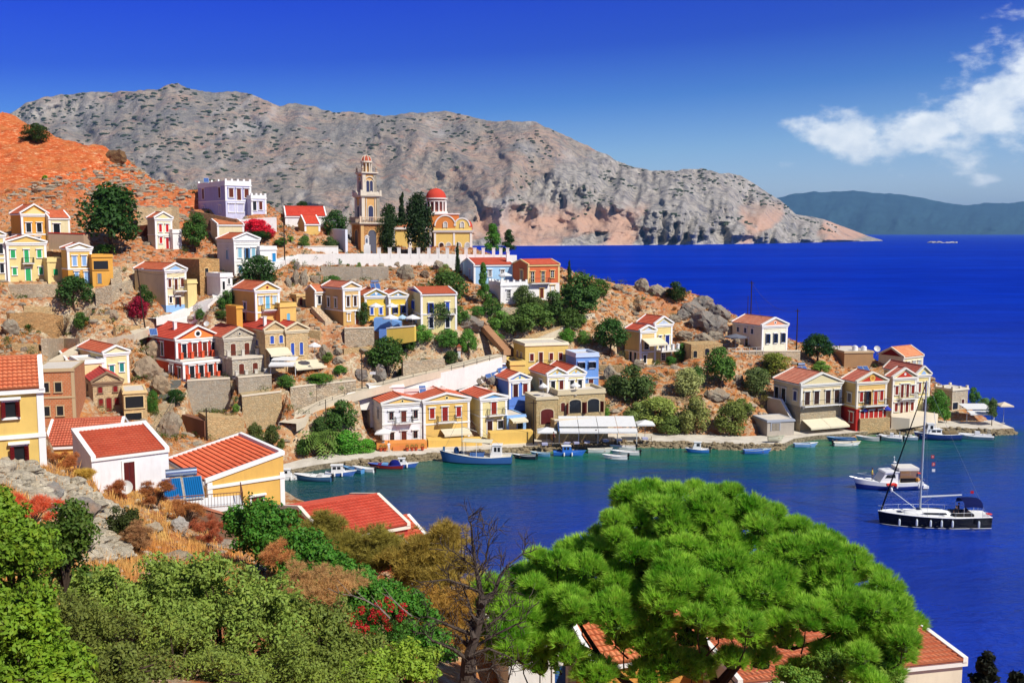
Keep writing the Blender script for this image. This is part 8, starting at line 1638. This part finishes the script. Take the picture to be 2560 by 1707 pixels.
# ------------------------------------------------------------------ umbrellas, awnings, poles, panels, tables
def root_of(sub): return [h for h in HS if sub in h.label][0]
def awning(sub, u0, u1, z0, dep, drop, col=C(246, 236, 205)):
    h = root_of(sub); x0, x1, z = u0 * h.w, u1 * h.w, z0 * h.h; m = MB(); n = 2 if x1 - x0 > 5 else 1
    for i in range(n):
        a, b = x0 + (x1 - x0) * i / n + .03, x0 + (x1 - x0) * (i + 1) / n - .03
        m.prismx([(-.12, z), (-dep, z - drop), (-dep, z - drop - .3), (-dep + .05, z - drop - .3), (-dep + .06, z - drop - .05), (-.12, z - .06)], a, b)
    o = m.build('awning', fabric(col), h.root); p = MB()
    for x in (x0 + .1, x1 - .1): p.tube((x, -dep + .1, z - drop - .1), (x, -.1, z - drop - .9), .025)
    p.build('awning_arm', paint(C(120, 120, 120)), o)
awning('tan stone house with small blue', .0, 1.05, .58, 2.2, .9); awning('grey-cream quay house', .03, .98, .17, 2.6, 1.0); awning('yellow quay house with red', .35, .95, .3, 2.4, .5); awning('tan stone house with tall', .1, 1.5, .26, 3.0, .9)
awning('lower gabled wing of the cream', .05, 1.3, .78, 2.4, .9); awning('cream ground-floor wing', .1, .95, .92, 1.4, .35)
def balustrade(sub, z0, dep, piers, pc, rc):
    h = root_of(sub); z = z0 * h.h; o = MB().box(-.1, h.w + .1, -dep, -.02, z - .25, z).build('terrace', plaster(C(240, 232, 218), .2), h.root)
    pm = MB().box(0, .45, -dep, -dep + .45, z + .003, z + 1.0).box(-.06, .51, -dep - .06, -dep + .51, z + 1.0, z + 1.1).mesh('pier', plaster(pc, .2))
    for i in range(piers): mobj('pier', pm, o, (i * (h.w - .4) / (piers - 1), 0, 0))
    railing_mb([(.2, -dep + .2, z), (h.w - .2, -dep + .2, z)], .85).build('railing', paint(rc), o)
balustrade('big red house', .02, 1.6, 5, C(226, 96, 60), C(60, 50, 46)); balustrade('lower red storey', .02, 1.4, 5, C(226, 96, 60), C(60, 50, 46)); balustrade('grey stone house with two', .01, 1.4, 3, C(214, 208, 194), C(60, 60, 58)); balustrade('lower grey stone storey', .01, 1.3, 4, C(214, 208, 194), C(60, 60, 58)); balustrade('cream house with an upright', .35, 2.2, 4, Wc, C(190, 200, 210))
def parasol(label, px, yb, w, ytop, col=Wc, square=False, D=None):
    q = G(px, yb) if D is None else P(px, yb, D); k = zc(q) / F; r = w * k / 2; zt = max(zat(ytop, q) - q.z, 2.2); root = thing('parasol', label, 'parasol', q); n = 4 if square else 8
    MB().cyl((0, 0), .035, 0, zt, 6).cyl((0, 0), .28, 0, .1, 10).build('pole', paint(C(200, 195, 185)), root)
    c = MB(); t0 = pi / 4 if square else 0; k_ = 1.3 if square else 1; c.add([(0, 0, zt)] + [(r * k_ * cos(2 * pi * i / n + t0), r * k_ * sin(2 * pi * i / n + t0), zt - .55) for i in range(n)] + [(r * k_ * cos(2 * pi * i / n + t0), r * k_ * sin(2 * pi * i / n + t0), zt - .75) for i in range(n)], [(0, 1 + i, 1 + (i + 1) % n) for i in range(n)] + [(1 + i, 1 + n + i, 1 + n + (i + 1) % n, 1 + (i + 1) % n) for i in range(n)]); c.build('canopy', fabric(col), root)
for a in [('white parasol on the terrace right of the tan stone houses', 787, 896, 32, 855, Wc, False, 160.5), ('white parasol before the light blue gable, left', 940, 802, 34, 757, Wc, False, 173), ('white parasol before the second light blue gable', 980, 802, 30, 757, Wc, False, 173.5), ('white parasol on the blue terrace, left', 978, 818, 44, 788, Wc, False, 169.5), ('pale blue parasol between two white ones', 1006, 818, 28, 789, C(190, 220, 240), False, 169.8), ('white parasol on the blue terrace, right', 1032, 818, 40, 786, Wc, False, 169.6),
          ('white parasol on the white terrace building', 1263, 716, 34, 680, Wc, False, 189), ('white parasol on the quay left of the white house', 958, 1106, 40, 1076, Wc, True, 150.5), ('big square white parasol left of the taverna awning', 1367, 1105, 52, 1067, Wc, True, 153.5), ('square white parasol right of the taverna awning', 1612, 1094, 48, 1049, Wc, True, 157), ('small white parasol beside the twin-gabled house', 1358, 990, 22, 962, Wc, False, 160), ('small white parasol before the twin-gabled house', 1438, 988, 26, 956, Wc, False, 160.5), ('dark grey parasol on the terrace of the white blue-shuttered house', 1838, 880, 56, 834, C(120, 124, 136), False, 186), ('blue parasol left on the red house terrace', 2157, 1048, 22, 1019, C(70, 80, 190), False, 165.6), ('blue parasol right on the red house terrace', 2217, 1046, 20, 1015, C(70, 80, 190), False, 166.6), ('striped pale parasol at the headland tip', 2508, 1058, 36, 1004, C(244, 226, 200), True, 169.5)]: parasol(*a)
def canopy(name, label, px0, px1, yb, yt, D, dep, col=Wc, n=4, slope_=.6):
    q = P(px0, yb, D); e = P(px1, yb, D); w = e.x - q.x; h = zat(yt, q) - q.z; root = thing(name, label, 'awning', q); c = MB()
    for i in range(n):
        a, b = w * i / n + .04, w * (i + 1) / n - .04; c.prismx([(dep, h), (.5, h - slope_), (.5, h - slope_ - .06), (dep, h - .06)], a, b); c.prismx([(.45, h - slope_ - .25), (-1.1, h - slope_ - .55), (-1.1, h - slope_ - .8), (-1.06, h - slope_ - .8), (.45, h - slope_ - .3)], a, b)
    c.build('canopy', fabric(col), root); p = MB()
    for i in range(n + 1): p.cyl((w * i / n, .2), .06, -.2, h - slope_ - .3, 6)
    p.build('post', paint(C(225, 225, 222)), root); return root, w, h
tr, tw, th_ = canopy('taverna_awning', 'long white taverna awning of sloping panels over the quay tables', 1398, 1592, 1106, 1053, 153, 4.6, n=4, slope_=.9)
o = MB().box(-.16, -.1, -.6, 2.6, th_ - 1.5, th_ - .55).build('sign_board', paint(C(40, 110, 190), .5), tr); s = MB()
for y, z in ((-.3, .2), (0, .28), (.3, .34), (.9, .3), (1.2, .4), (1.5, .42), (1.8, .36), (2.1, .45)): s.box(-.19, -.16, y, y + .16, th_ - 1.5 + z, th_ - 1.5 + z + .34)
s.build('lettering', paint(Wc), o)
canopy('headland_awning', 'white shade cloth over the headland cafe seats', 2418, 2486, 1052, 1018, 171.5, 4.0, n=1, slope_=.4); canopy('lean_to', 'white roofed lean-to below the tan stone houses', 676, 738, 938, 897, 156.5, 3.0, n=1, slope_=.3)
def table(label, px, yb, D, col=C(196, 196, 226), group=None):
    q = P(px, yb, D); q.z = QZ + .02; root = thing('dining_table', label, 'table', q, R(-.3, .3), group); MB().box(-.45, .45, -.45, .45, .7, .74).box(-.46, .46, -.46, -.44, .45, .7).box(-.46, .46, .44, .46, .45, .7).build('tablecloth', fabric(col), root); m = MB()
    for x in (-.38, .38):
        for y in (-.38, .38): m.box(x - .03, x + .03, y - .03, y + .03, 0, .7)
    m.build('leg', paint(C(90, 60, 40)), root)
    for i, (x, y) in enumerate(((-.85, 0), (.85, 0))):
        c = thing('chair', ('wooden chair left of the ' if x < 0 else 'wooden chair right of the ') + label, 'chair', q + Vector((x, y, 0)), 0 if x < 0 else pi, 'taverna chairs on the quay'); MB().box(-.2, .22, -.2, .2, .42, .46).build('seat', paint(C(170, 140, 96)), c); MB().box(-.22, -.18, -.2, .2, .46, .9).build('backrest', paint(C(150, 110, 70)), c); l = MB()
        for lx in (-.18, .18):
            for ly in (-.17, .17): l.box(lx - .02, lx + .02, ly - .02, ly + .02, 0, .42)
        l.build('leg', paint(C(120, 84, 54)), c)
for lb, x, y, D in [('cloth-covered table under the left big parasol', 1362, 1106, 151.8), ('lilac cloth table first under the taverna awning', 1418, 1104, 152.2), ('lilac cloth table second under the taverna awning', 1440, 1101, 152.8), ('lilac cloth table third under the taverna awning', 1466, 1099, 153.4), ('lilac cloth table fourth under the taverna awning', 1513, 1095, 154.4), ('bare table fifth under the taverna awning', 1546, 1093, 155), ('table under the right square parasol', 1612, 1092, 156)]: table(lb, x, y, D)
def pole(label, px, yb, yt, D=None, lamp=False, lean=0.0, r=.13, name='utility_pole', arm=True):
    q = G(px, yb) if D is None else P(px, yb, D); h = zat(yt, q) - q.z; root = thing(name, label, 'pole', q); MB().tube((0, 0, -.6), (lean, 0, h), r, r * .7, 8).build('mast', bark(C(64, 50, 42)), root)
    if arm: MB().box(lean - .5, lean + .5, -.05, .05, h - .5, h - .4).build('crossarm', bark(C(70, 58, 48)), root)
    if lamp: MB().tube((lean, 0, h - .1), (lean + .8, -.2, h + .1), .035).ball((lean + .95, -.22, h + .02), .26, .16, .1, 8, 5).build('lamp_head', paint(C(190, 190, 188)), root)
    return Vector((q.x + lean, q.y, q.z + h - .35))
A1 = pole('tall dark utility pole behind the white house on the skyline', 1876, 830, 702, 196); A2 = pole('dark utility pole right of the white blue-shuttered house', 1991, 880, 772, 190); A3 = pole('short thin pole left of the tall skyline pole', 1868, 830, 740, 197, r=.08, arm=False)
B1 = pole('leaning dark lamp pole by the tall tan-walled house', 362, 810, 672, 166, True, -.9); B2 = pole('dark utility pole before the white wall of the red-roofed house', 712, 655, 540, 190); B3 = pole('telegraph pole in front of the dry roots wall', 518, 1102, 1020, 142); pole('thin pole beside the palm footpath', 815, 1062, 998, 149, arm=False, r=.08); B4 = pole('dark pole with a small white sign by the ramp foot', 905, 962, 884, 158, arm=False, r=.09); B5 = pole('dark pole on the quay left of the taverna', 1334, 1106, 1000, 154.5, r=.11); pole('pole among the shrubs on the right slope', 1768, 985, 900, 168, arm=False, r=.08); pole('thin pole on the sea side by the brown flat building', 2098, 900, 860, 200, r=.08, arm=False); pole('small white street lamp at the foot of the ruined wall', 325, 655, 628, 183, True, 0, .05, 'street_lamp', False); pole('thin mast standing by the yellow houses', 1093, 812, 660, 186, arm=False, r=.05)
def wire(label, a, b, sag): 
    pts = [a.lerp(b, i / 14) - a - Vector((0, 0, sag * 4 * (i / 14) * (1 - i / 14))) for i in range(15)]; tag(MB().poly(pts, .022, 4).build('power_line', paint((.02, .02, .025)), None, a), label, 'wire')
wire('sagging dark cable from the tall skyline pole towards the sea', A1, A2, 2.0); wire('cable from the tall skyline pole down to the white house roof', A1, P(1904, 795, 187), .4); wire('long cable across the quay house fronts', P(940, 1028, 151), B5, .8); wire('cable from the dark lamp pole to the stone ruin', B1, P(470, 672, 175), .8); wire('cable from the wall pole towards the mansion terrace', B2, P(690, 545, 202), .4)
MB_s = MB().box(-.45, .45, -.04, .04, 0, .45); tag(MB_s.build('sign_plate', paint(C(235, 235, 235)), None, P(932, 936, 158)), 'small white plate on the pole by the ramp foot', 'sign')
def solar(label, px, py, w, D, rz, tank=True, tilt=40, n=2, col=C(60, 84, 130)):
    q = P(px, py, D); s = w * zc(q) / F; root = thing('solar_panel', label, 'solar panel', q, radians(rz)); L = s * (.78 if s > 1.8 else 1.05); t = radians(tilt); pw = s / n; fr, gl = MB(), MB()
    for i in range(n):
        x0 = -s / 2 + pw * i + .03; x1 = x0 + pw - .06
        fr.prismx([(0, 0), (L * cos(t), L * sin(t)), (L * cos(t) + .02, L * sin(t) - .1), (.02, -.1)], x0, x1); gl.add([(x0 + .06, .05 * cos(t) - .012, .05 * sin(t) + .012), (x1 - .06, .05 * cos(t) - .012, .05 * sin(t) + .012), (x1 - .06, (L - .05) * cos(t) - .012, (L - .05) * sin(t) + .012), (x0 + .06, (L - .05) * cos(t) - .012, (L - .05) * sin(t) + .012)], [(0, 1, 2, 3)])
    fr.build('frame', paint(C(190, 194, 198), .4, .4), root); sm = NT('solar_glass'); u = sm.coord('Object'); sp = sm.nd('ShaderNodeSeparateXYZ'); sm.L.new(u, sp.inputs[0]); wv = sm.math('FRACT', sm.math('MULTIPLY', sp.outputs[0], 7 if s > 1.5 else 4)); gl.build('collector', sm.fin(sm.mix(sm.mr(wv, .35, .5), col, sc3(col, 1.9)), .15, Specular_IOR_Level=.6), root)
    m = MB()
    for x in (-s * .4, s * .4): m.tube((x, L * cos(t), L * sin(t)), (x, L * cos(t) + .1, -.3), .03).tube((x, .05, 0), (x, .05, -.3), .03)
    m.build('stand', paint(C(150, 152, 155), .4, .4), root)
    if tank: b = MB(); b.smooth = False; b.tube((-s * .38, L * cos(t) + .15, L * sin(t) + .32), (s * .38, L * cos(t) + .15, L * sin(t) + .32), .29, n=16); b.build('water_tank', paint(C(170, 182, 200), .18, .8), root)
solar('large blue solar water heater with a silver tank between the near houses', 462, 1246, 100, 66, 24, True, 30, 2, C(14, 76, 124))
for a in [('grey solar panel beside the red house roof', 385, 838, 20, 163, 30, False, 50, 1), ('two tilted solar panels on the rocks above the small blue house', 1231, 944, 34, 168, 20, True), ('second pair of solar panels nearer the large yellow house', 1259, 932, 28, 169, 20, True), ('solar panels lying on the red roof of the rear quay house', 1259, 990, 40, 167, 20, True, 25), ('pale solar panel on the pinkish flat roof', 1058, 982, 20, 161, 18, False, 55, 1), ('solar heater behind the grey-cream quay house roof', 2012, 930, 26, 178, 18, True), ('wide solar panel behind the red gabled quay houses', 2165, 932, 30, 182, 14, False, 40), ('dark solar panels before the grey stone wall', 940, 722, 26, 179, 20, True), ('solar panel on the lilac mansion roof', 516, 456, 14, 208, 20, False, 50, 1)]: solar(*a)
def dish(label, px, py, w, D, rz=0): 
    q = P(px, py, D); r = w * zc(q) / F / 2; root = thing('satellite_dish', label, 'satellite dish', q, rz); d = MB(); d.smooth = True; d.lathe((0, 0, 0), [(r * k, r * .3 * k * k) for k in (0.01, .3, .6, .8, 1)], 16); o = d.build('reflector', paint(C(214, 212, 206), .5), root); o.rotation_euler = (radians(62), 0, 0); o.location = (0, 0, r * 1.2); MB().tube((0, .1, -.6), (0, 0, r * 1.2), .03).tube((0, -r * .2, r * .6), (0, -r * .9, r * 1.6), .015).build('stand', paint(C(150, 150, 150)), root)
dish('grey satellite dish before the near white house', 314, 1240, 36, 62, .4); dish('satellite dish above the grey stone house', 517, 818, 14, 163); dish('white satellite dish on the brown flat building', 2192, 882, 16, 191)
def bigterrace():
    q = P(430, 1275, 64); root = thing('roof_terrace', 'white flat terrace with rusty railing in front of the yellow house', 'terrace', q, radians(18)); e = 4.6; MB().box(-.6, e, -.4, 2.6, -.25, 0).box(-.6, e, -.1, 2.6, -2.6, -.253).build('slab', plaster(C(246, 244, 240), .2), root); railing_mb([(-.5, -.3, 0), (e - .1, -.3, 0), (e - .1, 2.4, 0)], .95, .022, .2).build('railing', paint(C(140, 96, 72)), root)
bigterrace()
def pots(label, px, yb, D, c):
    q = P(px, yb, D); q.z = max(q.z, QZ + .01); root = thing('flower_pot', label, 'flower pot', q); MB().lathe((0, 0, 0), [(0, 0), (.2, 0), (.3, .5), (.33, .52), (.27, .5), (0, .45)], 12).build('pot', plaster(c, .3), root); V, Fc = leaf_cloud([(0, 0, .7)], [.32], 90, .06, 5); o = bpy.data.objects.new('plant', npmesh('plant', V, Fc, leafmat(C(80, 120, 60)))); COL.objects.link(o); o.parent = root
for i, x in enumerate((952, 962, 1018, 1030, 1040, 1056)): pots('terracotta pot number %s along the orange quay terrace wall' % ['one', 'two', 'three', 'four', 'five', 'six'][i], x, 1131 - (x - 950) * .06, 149.3 + i * .1, C(190, 80, 50))
def tank(label, px, py, D):
    q = P(px, py, D); tag(MB().cyl((0, 0), .55, 0, 1.1, 14).cyl((0, 0), .3, 1.1, 1.25, 12).build('water_tank', paint(Wc, .5), None, q), label, 'water tank')
tank('white water tank left on the brown flat roof', 2137, 879, 196); tank('white water tank right on the brown flat roof', 2159, 880, 196)
q_ = P(1149, 858, 174); sh = thing('shrine', 'tiny red-roofed roadside shrine on a white post', 'shrine', P(1148, 895, 171)); MB().box(-.25, .25, -.25, .25, -.3, 1.3).build('post', WH, sh); MB().box(-.35, .35, -.35, .35, 1.3, 2.0).build('box', plaster(C(226, 180, 150)), sh); MB().prism([(-.5, 2.0), (.5, 2.0), (0, 2.5)], -.5, .5).build('roof', tiles(C(214, 96, 62)), sh)
q_ = P(918, 632, 203); mm = thing('memorial_pillar', 'slim white memorial pillar with a niche before the bell tower', 'pillar', q_); MB().box(-.6, .6, -.6, .6, -.5, 1.6).build('pedestal', WH, mm); MB().box(-.38, .38, -.38, .38, 1.6, 3.2).prism([(-.5, 3.2), (.5, 3.2), (0, 3.6)], -.45, .45).build('niche', WH, mm); arch_fill(MB(), 0, 2.0, 2.7, .2, -.42, -.385).build('pane', paint(C(110, 120, 140)), mm)
# boulders of the sea wall
rs_ = np.random.RandomState(31); wm = MB()
for i in range(2600):
    k = rs_.randint(0, len(QOUT) - 1); t = rs_.rand(); p = QOUT[k].lerp(QOUT[k + 1], t)
    if not (860 < QO[k][0] < 1900 or QO[k][0] > 2180 or QO[k][0] < 700): continue
    s_ = rs_.uniform(.14, .42); y = rs_.uniform(-1.3, .1); wm.ball((p.x + rs_.uniform(-.3, .3), p.y + y, max(-.1, .6 + y * .7 + rs_.uniform(-.2, .2))), s_ * rs_.uniform(1, 1.5), s_, s_ * .75, 6, 4, .22)
tag(wm.build('sea_wall_stones', rockmat(C(186, 168, 134), C(150, 120, 84))), None, None, None, 'stuff')

person('person in white standing by the flower pots on the quay', P(972, 1131, 149.2) * 1.0, 'stand', C(235, 235, 235), C(220, 220, 215), .5); person('person in a dark red shirt standing beside the left taverna parasol', P(1384, 1107, 151.5) * 1.0, 'stand', C(120, 40, 36), C(30, 30, 40), 2.0); person('person in blue walking on the quay past the taverna', P(1490, 1101, 152.5) * 1.0, 'stand', C(60, 90, 160), C(50, 46, 44), 1.4)
# ------------------------------------------------------------------ sea haze
hz_o = MB().box(-42000, 42000, -400, 42000, -12, 760); hm = NT('haze'); hm.N.remove(hm.b); pv = hm.nd('ShaderNodeVolumePrincipled'); pv.inputs['Density'].default_value = 3.6e-5; pv.inputs['Color'].default_value = (.30, .62, 1, 1); pv.inputs['Anisotropy'].default_value = .2
hm.L.new(pv.outputs[0], hm.out.inputs['Volume']); o = hz_o.build('haze', hm.m); tag(o, None, None, None, 'stuff')
